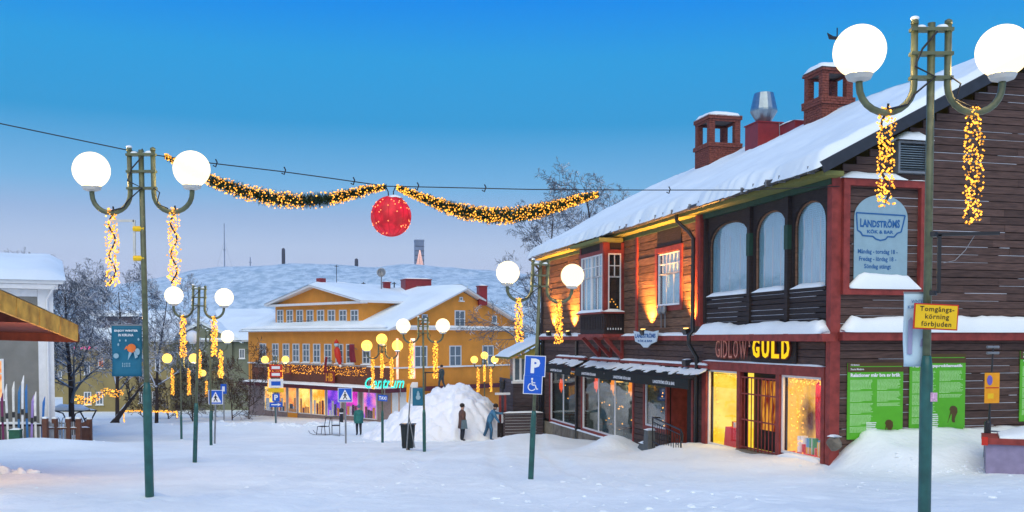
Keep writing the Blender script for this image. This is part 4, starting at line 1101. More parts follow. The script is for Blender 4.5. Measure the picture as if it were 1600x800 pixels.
for k in range(5):
    text(mb,F,'IiIlI',-.13*w+.0,.13*w,-.27*h-.045*h*k,-.235*h-.045*h*k,.034,.0) if k<2 else None
mb.build('small_print',M_ltblue,e,kind='stuff')
# snowman banner
w=17/FPX*31; h=28/FPX*31
e,F=banner(at(653.5,620,31),w*1.05,h,'teal snowman banner on the pole in front of the heap')
mb=MB(); mb.prism(ell(0,-.03*h,.22*w,.14*h),F,.03,.034); mb.prism(ell(0,.15*h,.14*w,.10*h),F,.035,.037); mb.prism([(-.1*w,.23*h),(.1*w,.23*h),(.05*w,.33*h),(-.05*w,.33*h)],F,.035,.037); mb.build('snowman_print',M_ltblue,e,kind='stuff')
e=empty('iron_bracket',at(662,582,31),0,'thin dark arm reaching right from the snowman-banner lamp','bracket'); MB().beam((0,0,0),(.52,0,.0),.03,.04).build('arm',M_black,e); MB().beam((.06,0,0),(.06,0,-.55),.03,.03).build('upright',M_black,e)

# parking signs on lamp 3
P=at(836,572,18.9); w=33/FPX*18.9
e,F=flat_sign('parking_sign','blue parking sign with white P','sign',P,w,w,M_blue_sign,M_white,.015,0,R(2.5))
mb=MB(); text(mb,F,'P',-.20*w,.24*w,-.34*w,.36*w,.006,.05); mb.build('lettering',M_text_w,e); clampring(e,F,0)
P=at(832.5,601,18.9); w=30/FPX*18.9
e,F=flat_sign('disabled_parking_sign','blue wheelchair parking sign below the P sign','sign',P,w,w,M_blue_sign,M_white,.015,0,R(2.5))
mb=MB(); mb.prism(ell(-.05*w,.30*w,.055*w,.055*w),F,.005,.007)
mb.beam(F.p(-.05*w,.22*w,.006),F.p(-.03*w,-.02*w,.006),.07*w,.003,F.N); mb.beam(F.p(-.03*w,-.02*w,.006),F.p(.13*w,-.02*w,.006),.06*w,.003,F.N); mb.beam(F.p(.13*w,-.02*w,.006),F.p(.20*w,-.24*w,.006),.06*w,.003,F.N); mb.beam(F.p(.2*w,-.24*w,.006),F.p(.28*w,-.21*w,.006),.05*w,.003,F.N); mb.beam(F.p(-.04*w,.10*w,.006),F.p(.12*w,.10*w,.006),.05*w,.003,F.N)
pts=[F.p(-.05*w+.19*w*math.cos(a),-.12*w+.19*w*math.sin(a),.006) for a in [R(110+i*20) for i in range(12)]]
for a,b in zip(pts,pts[1:]): mb.beam(a,b,.05*w,.003,F.N)
mb.build('wheelchair_symbol',M_text_w,e,kind='stuff'); clampring(e,F,0)
# pedestrian crossing signs on posts of their own
def crossing(px,py,Y,pxb,label):
    P=at(px,py,Y); g=gz(P.x,P.y); w=22.5/FPX*Y
    e=empty('crossing_sign',(P.x,P.y,g),0,label,'sign','pedestrian crossing signs'); z=P.z-g; F=Frame((0,-.05,z),(1,0,0))
    lean=(pxb-px)/FPX*Y
    MB().tube([(lean*1.0,0,-.4),(0,0,z+w/2)],.035,8).build('post',M_steel,e)
    MB().box(F.p(-w/2,-w/2,-.015),F.p(w/2,w/2,0)).build('plate',M_white,e); MB().box(F.p(-w*.46,-w*.46,.001),F.p(w*.46,w*.46,.004)).build('face',M_blue_sign,e)
    MB().prism([(-.40*w,-.36*w),(.40*w,-.36*w),(0,.38*w)],F,.005,.008).build('triangle',M_text_w,e)
    mb=MB(); mb.prism(ell(0,.17*w,.05*w,.05*w,0,8),F,.009,.011)
    for a,b,t in (((0,.1),(.0,-.08),.10),((0,-.08),(-.12,-.30),.06),((0,-.08),(.13,-.3),.06),((0,.08),(-.12,-.05),.045),((0,.08),(.12,-.04),.045)): mb.beam(F.p(a[0]*w,a[1]*w,.01),F.p(b[0]*w,b[1]*w,.01),t*w,.003,F.N)
    mb.build('walking_figure',M_text_k,e,kind='stuff'); return e
crossing(337.5,620.5,36.5,334,'crossing sign beside the lamps on the left')
crossing(539.5,617,37.5,540,'crossing sign on a post in front of the ochre shops')
# far parking and arrow sign on a post, stacked signs on lamp 8
P=gp(431,57); e=empty('parking_post',P,0,'far post with blue parking and arrow signs before the ochre shops','sign')
z1=at(431,622,57).z-P.z; z2=at(431,629,57).z-P.z; MB().tube([(0,0,-.4),(0,0,z1+.3)],.04,6).build('post',M_steel,e)
F=Frame((0,-.05,z1),(1,0,0)); MB().box(F.p(-.22,-.2,-.01),F.p(.22,.26,0)).build('parking_plate',M_blue_sign,e); mb=MB(); text(mb,F,'P',-.10,.12,-.12,.2,.004,.04); mb.build('lettering',M_text_w,e)
F=Frame((0,-.05,z2-.12),(1,0,0)); MB().box(F.p(-.38,-.14,-.01),F.p(.38,.14,0)).build('arrow_plate',M_blue_sign,e); MB().prism([(-.28,-.03),(.1,-.03),(.1,-.09),(.3,0),(.1,.09),(.1,.03),(-.28,.03)],F,.001,.004).build('arrow',M_text_w,e)
P=at(431,590,59.8); e=empty('shop_direction_signs',P,0,'stack of red, white and yellow shop signs on the far lamp','sign'); F=Frame((0,0,0),(1,0,0))
for v,h,w,m in ((.62,.36,.8,M_red_sign),(.20,.36,.8,M_red_sign),(-.35,.55,.9,M_white),(-.78,.25,.95,M_yellow_sign)):
    MB().box(F.p(-w/2,v-h/2,-.02),F.p(w/2,v+h/2,.0)).build('sign_plate',m,e)
    if m is not M_yellow_sign: MB().box(F.p(-w*.32,v-h*.25,.001),F.p(w*.32,v+h*.22,.006)).build('print',M_text_w if m is M_red_sign else M_blue_sign,e)
P=at(598,622,39.9); e,F=flat_sign('taxi_sign','small blue taxi sign on the three-globe lamp','sign',P,.40,.25,M_blue_sign,None,.02,R(-10),R(4)); mb=MB(); text(mb,F,'TAXI',-.16,.16,-.07,.07,.004,.03); mb.build('lettering',M_text_w,e)
P=gp(349,60); e=empty('small_sign_post',P,0,'tiny blue sign on a thin post by the dark shrubs','sign'); z=at(349,600,60).z-P.z; MB().tube([(0,0,-.3),(0,0,z)],.04,6).build('post',M_steel,e); MB().box((-.18,-.05,z-.6),(.18,-.02,z)).build('plate',M_blue_sign,e); MB().box((-.08,-.06,z-.45),(.08,-.05,z-.15)).build('print',M_text_w,e)

# ---- litter bin with a leaning snow pusher beside the snowman lamp
P=gp(637,31.5); e=empty('litter_bin',P,0,'dark open litter bin beside the snowman banner pole','bin')
mb=MB(); mb.hull8([(-.17,-.17,.08),(.17,-.17,.08),(.17,.17,.08),(-.17,.17,.08),(-.22,-.2,.82),(.22,-.2,.82),(.22,.2,.82),(-.22,.2,.82)]); mb.build('body',mat('bin_black',(.02,.03,.035),.5,.2),e)
mb=MB(); mb.beam((-.25,-.02,.85),(.25,-.02,.85),.5,.03); mb.build('rim',M_black,e); MB().tube([(0,.1,-.2),(0,.1,.2)],.05,8).build('foot',M_black,e)
for k in range(5): boxobj('rib',e,(-.18+.085*k,-.215,.15),(-.165+.085*k,-.19,.78),M_black)
P=gp(634,31.2); top=at(642,605,31.2); e=empty('leaning_sign',P,0,'tilted post with a white and orange plate leaning on the bin','sign')
d=top-P; MB().tube([(0,0,-.2),d*1.0],.025,6).build('post',M_steel,e); MB().tube([(.28,-.02,.1),d*.55+Vector((0,.03,0))],.02,6).build('prop',M_steel,e)
F=Frame(d*.93,(.98,0,.1)); MB().prism([(-.07,-.42),(.20,-.38),(.24,.28),(.05,.3),(-.10,.05)],F,-.015,.015).build('plate',M_white,e); MB().prism([(-.14,-.30),(-.075,-.36),(-.0,.28),(-.12,.26)],F,.02,.03).build('orange_plate',M_orange_poster,e)

# ================================================================== CABLE, GARLANDS, RED BALL
def cab(px,py):
    Y=lerp(18.,22.3,px/1310); return at(px,py,Y)
cpts=[(-420,95),(-200,145),(0,193),(110,216),(220,239),(330,255),(440,268),(520,279),(603,291),(700,293),(830,296),(1000,297),(1160,297),(1312,291)]
CP=[cab(*p) for p in cpts]
e=empty('overhead_cable',CP[-1],0,'thin black cable strung across the street','cable'); 
MB().tube([p-CP[-1] for p in CP],.011,5).build('wire',M_cable,e)
for px,py in ((203,235),(222,240),(337,256),(444,268),(552,284),(652,292),(757,295),(1045,298)):
    p=cab(px,py)-CP[-1]; MB().tube([p+Vector((0,0,.09)),p+Vector((.03,0,.03)),p-Vector((.0,0,.06)),p-Vector((.05,0,.03))],.014,5).build('hook',M_cable,e)
M_needle=mat('garland_green',(.06,.10,.045),.8,.4,20); 
def garland(pts,rmax,label,seed,nn,nbulb):
    W=[cab(*p) for p in pts]; e=empty('lit_garland',W[0],0,label,'garland','lit fir garlands over the street'); rg=random.Random(seed)
    W=[w-W[0] for w in W]; L=[0]
    for a,b in zip(W,W[1:]): L.append(L[-1]+(b-a).length)
    def pos(f):
        d=f*L[-1]
        for i in range(len(W)-1):
            if d<=L[i+1]+1e-9: return W[i].lerp(W[i+1],(d-L[i])/(L[i+1]-L[i]))
        return W[-1]
    rad=lambda f: rmax*(.35+.65*math.sin(math.pi*min(1,max(0,f)))**.8)*(1+.18*nz(f*14,seed))
    MB().tube([pos(i/40) for i in range(41)],.03,5).build('core_rope',M_needle,e)
    mb=MB(); sn=MB()
    for i in range(nn):
        f=rg.random(); c=pos(f); r=rad(f); a=rg.random()*6.28
        d=Vector((rg.uniform(-.5,.5),math.cos(a),math.sin(a))).normalized(); l=r*(.55+.5*rg.random()); s=d.cross(Vector((1,.3,.2))).normalized()*(.010+.012*rg.random())
        p=c+d*l; q=c+d*l*.35
        (sn if (rg.random()<.05 and d.z>.2) else mb).add([q-s,q+s,p+s*.5,p-s*.5],[(0,1,2,3)])
    mb.build('needles',M_needle,e,kind='stuff'); sn.build('frost',M_snow,e,kind='stuff')
    b=MB()
    for i in range(nbulb):
        f=rg.random(); f=.5+(f-.5)*1.0; r=rad(f)*.95*(.6+.4*rg.random()); a=rg.random()*6.28
        if seed==2 and .62<f<.74 and rg.random()<.85: continue
        b.octa(pos(f)+Vector((0,math.cos(a)*r,math.sin(a)*r)),.0145*(.7+.6*rg.random()))
    b.build('bulbs',M_bulb,e,kind='stuff'); return e
garland([(258,244),(300,268),(345,288),(390,302),(430,311),(470,314),(510,312),(550,303),(580,296),(603,292)],.20,'left lit fir garland between the left lamp and red ball',2,9000,1100)
garland([(620,293),(650,305),(685,319),(725,331),(765,337),(800,337),(840,330),(880,319),(910,310),(935,304)],.20,'right lit fir garland between the red ball and bare tree',3,9000,1450)
def ball_mat():
    m=bpy.data.materials.new('red_lit_ball'); m.use_nodes=True; N,L=m.node_tree.nodes,m.node_tree.links; b=N['Principled BSDF']
    b.inputs['Base Color'].default_value=(.5,.004,.01,1); b.inputs['Roughness'].default_value=.5
    tc=N.new('ShaderNodeTexCoord'); no=N.new('ShaderNodeTexNoise'); no.inputs['Scale'].default_value=4.5; no.inputs['Detail'].default_value=5
    cr=N.new('ShaderNodeValToRGB'); cr.color_ramp.elements[0].position=.36; cr.color_ramp.elements[1].position=.66; cr.color_ramp.elements[0].color=(.10,.0,.004,1); cr.color_ramp.elements[1].color=(.85,.012,.045,1)
    L.new(tc.outputs['Object'],no.inputs[0]); L.new(no.outputs[0],cr.inputs[0]); L.new(cr.outputs[0],b.inputs['Emission Color']); b.inputs['Emission Strength'].default_value=.62; return m
c=cab(611,338); r=31/FPX*c.y
e=empty('red_ball',c,0,'large glowing red ball hanging over the street','ball')
MB().sphere((0,0,0),r,40,26).build('shell',ball_mat(),e,True)
M_rope=mat('red_rope',(.35,.01,.02),.6,.2,emit=(.8,.02,.03),estr=.35)
rg=random.Random(4)
for k in range(8):
    a=math.pi*k/8; MB().tube([(r*1.006*math.cos(t)*math.cos(a),r*1.006*math.cos(t)*math.sin(a),r*1.006*math.sin(t)) for t in [2*math.pi*i/40 for i in range(41)]],.006,4,False).build('rib_wire',M_rope,e)
mb=MB()
for k in range(90):
    z=rg.uniform(-.95,.8); a=rg.random()*6.28; q=math.sqrt(1-z*z); mb.octa((r*1.01*q*math.cos(a),r*1.01*q*math.sin(a),r*1.01*z),.014)
mb.build('bulbs',emis('red_ball_bulb',(1,.28,.10),3.),e,kind='stuff')
mb=MB(); 
for th in range(0,9):
    for j in range(16):
        ph=th/8*.48; a=j/16*6.283; q=1+.07*(1-th/8)+.012*nz(th,j); rr=ph*(1+.35*nz(j*.9,2.))
        mb.v.append((r*q*math.sin(rr)*math.cos(a)+.06,r*q*math.sin(rr)*math.sin(a),r*q*math.cos(rr)+.004))
for th in range(8):
    for j in range(16): mb.f.append((th*16+j,(th+1)*16+j,(th+1)*16+(j+1)%16,th*16+(j+1)%16))
mb.build('snow_cap',M_snow,e,True)
for sx,px in ((-1,603),(1,618)):
    p=cab(px,292)-c; MB().tube([p,(p+Vector((sx*.01,0,r*.98)))*.5,(sx*.05,0,r*.98)],.012,5).build('hanger',M_cable,e)

# ================================================================== OCHRE SHOP BUILDING at the foot of the street
KX=(610-800)/FPX*65.; AA=math.atan2(.688,-.725)     # direction of the left facade
dA=Vector((-.725,.688,0)).normalized(); dB=Vector((.688,.725,0)).normalized()
YO=Vector((KX,65.,0))
YA=math.atan2(dB.y,dB.x)                          # local x = along B, local y = along A
YZ=-6.3
YB=empty('ochre_building',(YO.x,YO.y,YZ),YA,'ochre two-storey shop building with snowy roof and pediment','building')
FA=Frame((0,0,-YZ),(0,-1,0)); FB=Frame((0,0,-YZ),(1,0,0))
def fa(px,py,n=0.):
    d=ray(px,py); o=YO-dB*n; k=o.dot(dB)/d.dot(dB); p=d*k-YO; return p.dot(dA),p.z
def fb(px,py,n=0.):
    d=ray(px,py); o=YO-dA*n; k=o.dot(dA)/d.dot(dA); p=d*k-YO; return p.dot(dB),p.z
LA=17.6; LB=13.2; ze=fa(600,512)[1]; zr=fb(722,453)[1]; zbase=-6.2
M_ochre=M_yel
holesA=[]; holesB=[]
zf=-2.62
wall=MB(); wall.box((0,0,0),(LB,LA,ze-YZ)); W=wall.build('wall',M_ochre,YB)
mb=MB(); mb.prism([(0,ze),(LB,ze),(LB/2,zr-.1)],FB,-.3,-.002); mb.build('gable_end',M_ochre,YB)
mb=MB(); mb.prism([(0,ze),(LB,ze),(LB/2,zr-.1)],FB,-LA,-LA+.3); mb.build('gable_end',M_ochre,YB)
def slabs(name,parent,m,x0,x1,z0,z1,y0,y1,th):
    return MB().hull8([(x0,y0,z0-YZ),(x1,y0,z1-YZ),(x1,y1,z1-YZ),(x0,y1,z0-YZ),(x0,y0,z0-YZ+th),(x1,y0,z1-YZ+th),(x1,y1,z1-YZ+th),(x0,y1,z0-YZ+th)]).build(name,m,parent)
sl=(zr-ze)/(LB/2)
rf=slabs('roof',YB,M_white,-.55,LB/2,ze-.55*sl,zr,-.55,LA+.5,.12)
slabs('roof_slope',rf,M_white,LB+.55,LB/2,ze-.55*sl,zr,-.55,LA+.5,.12)
def snow_slab(name,parent,P,th,n=24,m=10,seed=0,edge=1.6):
    """P(a,b) -> local point on the slope, a along, b up"""
    mb=MB()
    for i in range(n+1):
        for j in range(m+1):
            a,b=i/n,j/m; q=min(1,min(i,n-i)/edge)*min(1,(j+.0)/edge) if j<m else min(1,min(i,n-i)/edge)
            q=math.sqrt(max(0,1-(1-q)**2)); p=P(a,b); mb.v.append((p[0],p[1],p[2]+th*q*(1+.2*nz(a*n*.4+seed,b*m*.4))))
    for i in range(n):
        for j in range(m): mb.f.append((i*(m+1)+j,(i+1)*(m+1)+j,(i+1)*(m+1)+j+1,i*(m+1)+j+1))
    return mb.build(name,M_snow_roof,parent,True)
snow_slab('roof_snow',rf,lambda a,b:(lerp(-.65,LB/2,b),lerp(-.6,LA+.5,a),lerp(ze-.65*sl,zr,b)-YZ+.12),.3,30,10,1)
snow_slab('roof_snow',rf,lambda a,b:(lerp(LB+.65,LB/2,b),lerp(-.6,LA+.5,a),lerp(ze-.65*sl,zr,b)-YZ+.12),.3,30,10,2)
fbox('ledge',YB,M_white,FB,-.3,LB+.3,ze-.14,ze+.02,-.02,.40); snow_strip(FB,-.3,LB+.3,ze+.02,0,.45,.16,5,'ledge_snow',YB,.4)
fbox('eave_board',YB,M_white,FA,.3,-LA-.3,ze-.16,ze-.02,-.02,.42); snow_strip(FA,.3,-LA-.3,ze-.02,0,.55,.26,6,'ledge_snow',YB,.4)
fbox('floor_band',YB,M_white,FA,.05,-LA,zf+.62,zf+.72,-.02,.10); fbox('floor_band',YB,M_white,FB,-.05,LB,zf+.55,zf+.65,-.02,.10)
# pediment storey
d0,d1=3.3,14.1; zd0=ze; zd1=fa(490,473)[1]; zd2=zd1+1.15
mb=MB(); mb.box(FA.p(-d0,zd0,-.25),FA.p(-d1,zd1,-7.)); mb.prism([(-d0,zd1),(-d1,zd1),(-(d0+d1)/2,zd2)],FA,-7.,-.25); DM=mb.build('dormer',M_ochre,YB)
mb=MB(); c=(d0+d1)/2
for a,s in ((d0-.6,1),(d1+.6,-1)):
    z0=zd1-.6*(zd2-zd1)/((d1-d0)/2)
    mb.hull8([FA.p(-a,z0,.35),FA.p(-c,zd2,.35),FA.p(-c,zd2,-9),FA.p(-a,z0,-9),FA.p(-a,z0+.16,.35),FA.p(-c,zd2+.16,.35),FA.p(-c,zd2+.16,-9),FA.p(-a,z0+.16,-9)])
    dr=mb.build('dormer_roof',M_white,YB); mb=MB()
    snow_slab('dormer_snow',dr,(lambda a_,z0_: (lambda p,q: tuple(FA.p(-lerp(a_,c,q),lerp(z0_,zd2,q)+.16,lerp(.42,-9,p)))))(a,z0),.24,14,8,a)
fbox('pediment_cornice',YB,M_white,FA,-d0+.5,-d1-.5,zd1-.18,zd1-.02,-.3,.22)
MB().box(FA.p(-c+.25,zd2+.2,-.4),FA.p(-c-.25,zd2+.65,-.9)).build('chimney',M_redmetal,YB)
M_win=mat('window_white',(.66,.70,.72),.5,.05); M_winglass=mat('dim_window_glass',(.10,.14,.17),.12,.2,spec=.8)
def fwin(F,u,w,v0,v1,nx=2,ny=3,label=None,n=.0):
    mb=MB(); b=.07
    for (x0,x1,y0,y1) in ((u-w/2,u-w/2+b,v0,v1),(u+w/2-b,u+w/2,v0,v1),(u-w/2+b,u+w/2-b,v0,v0+b),(u-w/2+b,u+w/2-b,v1-b,v1)): mb.box(F.p(x0,y0,n-.05),F.p(x1,y1,n+.06))
    for i in range(1,nx): x=u-w/2+w*i/nx; mb.box(F.p(x-.035,v0+b,n+.0),F.p(x+.035,v1-b,n+.045))
    for j in range(1,ny): y=v0+(v1-v0)*j/ny; mb.box(F.p(u-w/2+b,y-.025,n+.0),F.p(u+w/2-b,y+.025,n+.043))
    o=mb.build('window',M_win,YB); fbox('pane',o,M_winglass,F,u-w/2+b,u+w/2-b,v0+b,v1-b,n+.005,n+.02); fbox('sill',o,M_snow,F,u-w/2-.08,u+w/2+.08,v0-.07,v0,n-.02,n+.16)
    return o
for px in (434,449,464.5,480.5,497,514,532,550): fwin(FA,-fa(px,498)[0],.86,fa(px,510)[1],fa(px,484)[1],2,3,n=-.25)
for px in (411.5,431,447.5,463,479,495.5,513,531,547.5,573): fwin(FA,-fa(px,550)[0],.86,fa(480,566)[1],fa(480,537)[1],2,3)
for px in (657,711,762): fwin(FB,fb(px,557)[0],1.15,fb(711,572)[1],fb(711,540)[1],2,2)
fwin(FB,fb(718,499)[0],1.0,fb(718,511)[1],fb(718,485)[1],2,2); fwin(FB,fb(663,497)[0],.5,fb(663,503)[1],fb(663,491)[1],1,1); fwin(FB,fb(772,499)[0],.5,fb(772,505)[1],fb(772,493)[1],1,1); fwin(FB,fb(720,467)[0],.32,fb(720,470)[1],fb(720,464)[1],1,1)
# small balcony rails
for F,u,v,w in ((FA,-fa(478,510)[0],fa(478,510)[1]-.05,2.4),(FB,fb(722,512)[0],fb(722,514)[1],1.9)):
    rl=fbox('balcony_rail',YB,M_black,F,u-w/2,u+w/2,v+.42,v+.46,.40,.44)
    for k in range(10): fbox('baluster',rl,M_black,F,u-w/2+w*k/9-.012,u-w/2+w*k/9+.012,v,v+.42,.41,.43)
# shop level: canopy, windows with coloured light
zc=fa(520,604)[1]
M_canopy=mat('wine_canopy',(.10,.018,.03),.6,.2); M_shopwall=mat('pink_grey_render',(.32,.24,.22),.8,.15)
cn=fbox('canopy',YB,M_canopy,FA,.6,-LA+.6,zc-.16,zc+.12,-.1,1.3); snow_strip(FA,.6,-LA+.6,zc+.12,-.05,1.35,.13,15,'canopy_snow',YB,.4)
fbox('canopy',YB,M_canopy,FB,-.0,LB,zc-.16,zc+.12,-.1,.6); fbox('frieze',YB,mat('dark_frieze',(.14,.05,.03),.8,.2),FA,.02,-LA+.6,zc+.15,zf+.60,-.02,.06)
fbox('shopfront_wall',YB,M_shopwall,FA,.02,-LA,zbase-.1,zc-.2,-.02,.05)
GL={'y':glow('shop_yellow',(1,.34,.015),(1,.72,.16),1.5,1.6),'o':glow('shop_orange',(.9,.22,.01),(1,.5,.05),1.2,1.6),'b':glow('shop_violet',(.05,.03,.55),(.45,.10,.95),1.2,1.3),'m':glow('shop_magenta',(.45,.01,.35),(1,.06,.75),1.2,1.6),'p':glow('shop_pink',(.16,.05,.75),(1,.25,.55),1.2,1.2),'w':glow('shop_white',(1,.35,.25),(1,.85,.65),1.6,1.3)}
for px0,px1,py0,py1,c_ in ((415,430,612,645,'y'),(437,450,612,648,'o'),(452,466,614,652,'o'),(468,487.5,614,652,'y'),(489,510.5,615,655,'y'),(513,534.5,618,655,'b'),(541,562,618,650,'m'),(569,590.5,622,655,'p')):
    t0=fa(px1,630)[0]; t1=fa(px0,630)[0]; pm=(px0+px1)/2; z0,z1=fa(pm,py1)[1],zc-.2
    z0=max(z0,zbase+.6)
    mb=MB(); b=.07; u0,u1=-t1,-t0
    for (a,bb,c2_,d2) in ((u0,u0+b,z0,z1),(u1-b,u1,z0,z1),(u0+b,u1-b,z0,z0+b),(u0+b,u1-b,z1-b,z1)): mb.box(FA.p(a,c2_,.05),FA.p(bb,d2,.13))
    o=mb.build('shop_window',M_white,YB); fbox('lit_display',o,GL[c_],FA,u0+b,u1-b,z0+b,z1-b,.055,.075); fbox('pane',o,M_glass_shop,FA,u0+b,u1-b,z0+b,z1-b,.115,.12)
    rg=random.Random(int(px0))
    for k in range(4):
        u=lerp(u0+.2,u1-.2,(k+.5)/4); hh=.35+.7*rg.random(); fbox('goods',o,[M_red,M_white,M_darkwood,M_orange_poster][rg.randrange(4)],FA,u-.12,u+.12,z0+b,z0+b+hh,.08,.1)
for px0,px1 in ((612,622),(624,637)):
    a,b_=fb(px0,640)[0],fb(px1,640)[0]; a=max(a,.1); o=fbox('shop_window',YB,M_white,FB,a,b_,-5.4,zc-.18,.0,.05); fbox('lit_display',o,GL['w'],FB,a+.08,b_-.08,-5.3,zc-.25,.051,.06)
fbox('shop_door',YB,M_orange_poster,FA,-fa(451,630)[0],-fa(466,630)[0],zbase+.2,zbase+.9,.08,.10)
# decorations on the ochre front, each its own thing
def yw(t,z,n=0.): return YO+dA*t-dB*n+Vector((0,0,z))
P=yw(fa(500,578)[0],fa(500,578)[1],.15); e=empty('light_frieze',P,YA,'band of tiny warm lights above the ochre shop canopy','string lights'); mb=MB(); rg=random.Random(3)
for k in range(420): mb.octa((-.02*rg.random(),rg.uniform(-5.6,6.4),rg.uniform(-.33,.33)),.030)
mb.build('bulbs',M_bulb_far,e,kind='stuff'); MB().tube([(0,-5.6,.36),(0,6.4,.36)],.02,4).build('cable',M_cable,e)
for px,py,wd,hh,lb,tx in ((456.5,578,.55,.6,'small dark red letter sign above the ochre shops','B'),(521,589,1.2,.85,'square dark red shop emblem above the canopy','HB')):
    P=yw(fa(px,py)[0],fa(px,py)[1],.35); e=empty('emblem_sign',P,YA,lb,'sign'); F=Frame((0,0,0),(0,-1,0)); MB().box(F.p(-wd/2,-hh/2,-.05),F.p(wd/2,hh/2,0)).build('plate',mat('emblem_red'+tx,(.22,.03,.025),.6,.2),e); mb=MB(); text(mb,F,tx,-wd*.35,wd*.35,-hh*.35,hh*.35,.006,.03); mb.build('lettering',M_orange_poster,e)
# hanging cloths and the climbing figure
M_flag=mat('wine_flag',(.22,.015,.025),.7,.2)
for px,py,w,h,tl,lb in ((550.5,552,.95,1.25,.12,'dark red flag hanging by the ochre upper windows'),(510.5,570,.42,1.15,-.25,'narrow dark red pennant under the ochre upper windows')):
    P=yw(fa(px,py,.6)[0],fa(px,py,.6)[1],.6); e=empty('wall_flag',P,YA,lb,'flag'); F=Frame((0,0,0),(-.25,-1,0)); mb=MB()
    for i in range(7):
        for j in range(6): mb.v.append(tuple(F.p(-w/2+w*j/5+tl*(i/6),h/2-h*i/6,.05*math.sin(j*1.4+i*.5))))
    for i in range(6):
        for j in range(5): mb.f.append((i*6+j,i*6+j+1,(i+1)*6+j+1,(i+1)*6+j))
    o=mb.build('cloth',M_flag,e,True); s_=o.modifiers.new('s','SOLIDIFY'); s_.thickness=.01
    MB().tube([F.p(-w/2,h/2,0),F.p(-w/2+.1,h/2-.5,-.7)],.025,5).build('pole',M_steel,e)
P=yw(fa(528,552,.5)[0],fa(528,552,.5)[1],.5); e=empty('climbing_figure',P,YA,'red and white stuffed figure hanging on the ochre wall','decoration'); F=Frame((0,0,0),(0,-1,0))
MB().tube([F.p(-.10,.42,0),F.p(-.05,.25,.05),F.p(.05,-.1,.05),F.p(.16,-.5,0),F.p(.22,-.8,-.02)],[.10,.21,.24,.17,.10],10).build('body',M_red_sign,e,True)
MB().sphere(F.p(-.14,.62,.02),.17,12,8).build('head',M_pb,e,True); MB().lathe(F.p(-.14,.70,.02),[(.18,0),(.15,.1),(.05,.25),(.01,.3)],10).build('hat',M_red_sign,e,True)
MB().tube([F.p(-.05,-.02,.2),F.p(.12,-.06,.2)],.06,6).build('belt',M_white,e); MB().tube([F.p(.1,-.6,0),F.p(.3,-.95,-.02)],[.11,.08],8).build('boots',M_white,e)
# neon word
P=at(601,598,62.5); e=empty('neon_sign',P,R(8),'turquoise neon word above the shop canopy corner','sign'); F=Frame((0,0,0),(1,0,0)); W_=61/FPX*62.5; mb=MB()
text(mb,F,'Centrum',-W_/2,W_/2,-.35,.36,.05,.012,.35); text(mb,F,'Centrum',-W_/2,W_/2,-.35,.36,.02,.012,.35); mb.build('neon_letters',emis('turquoise_neon',(.05,.95,.75),1.5),e)
mb=MB(); mb.beam((-W_/2,0.02,-.22),(W_/2,0.02,-.22),.05,.05); mb.beam((-W_/2,.02,.15),(W_/2,.02,.15),.05,.05); mb.build('rack',M_steel,e)
for q in (-.4,0,.4): MB().beam((q*W_,.03,-.9),(q*W_,.03,.2),.05,.05).build('rack_post',M_steel,e)
P=yw(fa(605,572)[0],fa(605,572)[1],.3); e=empty('wall_lamp',P,YA,'small glowing wall lamp above the neon word','wall lamp'); MB().sphere((-.1,0,0),.16,12,8).build('bulb',M_globe_far,e,True); MB().beam((-.1,0,.1),(.3,0,.25),.04,.04).build('arm',M_black,e)
# rooftop gear
def roofbox(px,py0,py1,w,Y,name,label,cat,m,d=1.5):
    P=at(px,py0,Y); h=(py0-py1)/FPX*Y; e=empty(name,P,R(20),label,cat); boxobj('housing',e,(-w/2,-d/2,-.8),(w/2,d/2,h),m); boxobj('lid',e,(-w/2-.05,-d/2-.05,h),(w/2+.05,d/2+.05,h+.06),m); snow_strip(Frame((0,0,h+.06),(1,0,0)),-w/2,w/2,0,-d/2,d/2,.12,px%9,'snow',e); return e
roofbox(650,453,438,2.0,74,'roof_plant_box','wide wine-red plant box on the ochre roof','roof box',M_redmetal)
roofbox(604,451,442,.5,74,'roof_vent_box','small wine-red vent box beside the satellite dish','roof box',M_redmetal,.5)
roofbox(532,448,444,1.1,76,'low_roof_box','low dark red box behind the pediment','roof box',M_redmetal,.8)
roofbox(753,460,448,.62,71,'small_chimney','small red chimney right of the ochre gable peak','chimney',M_redmetal,.6)
P=at(596,452,73); e=empty('satellite_dish',P,0,'satellite dish on a pole above the ochre roof','satellite dish'); MB().tube([(0,0,-1),(0,0,1.0)],.05,6).build('pole',M_steel,e)
F=Frame((0,-.1,1.25),(1,0,0),(0,.25,1)); mb=MB()
for i in range(6):
    for j in range(18): a=j/18*6.283; q=i/5*.34; mb.v.append(tuple(F.p(q*math.cos(a),q*math.sin(a)*1.05,-.16+.16*(i/5)**2)))
for i in range(5):
    for j in range(18): mb.f.append((i*18+j,i*18+(j+1)%18,(i+1)*18+(j+1)%18,(i+1)*18+j))
o=mb.build('dish',M_steel,e,True); s_=o.modifiers.new('s','SOLIDIFY'); s_.thickness=.02; MB().tube([F.p(0,-.3,0),F.p(0,0,.4)],.015,4).build('feed_arm',M_black,e)
for px,y0,y1,lb in ((526,449,414,'thin roof aerial behind the pediment'),(568,449,441,'short dark flue pipe left of the satellite dish'),(616,452,441,'short dark flue pipe right of the satellite dish')):
    P=at(px,y0,75); e=empty('roof_pipe',P,0,lb,'pipe'); MB().tube([(0,0,-.6),(0,0,(y0-y1)/FPX*75)],.05 if px!=526 else .025,6).build('pipe',M_black,e); MB().beam((-.15,0,(y0-y1)/FPX*75-.1),(.15,0,(y0-y1)/FPX*75-.1),.06,.05).build('cap',M_black,e)

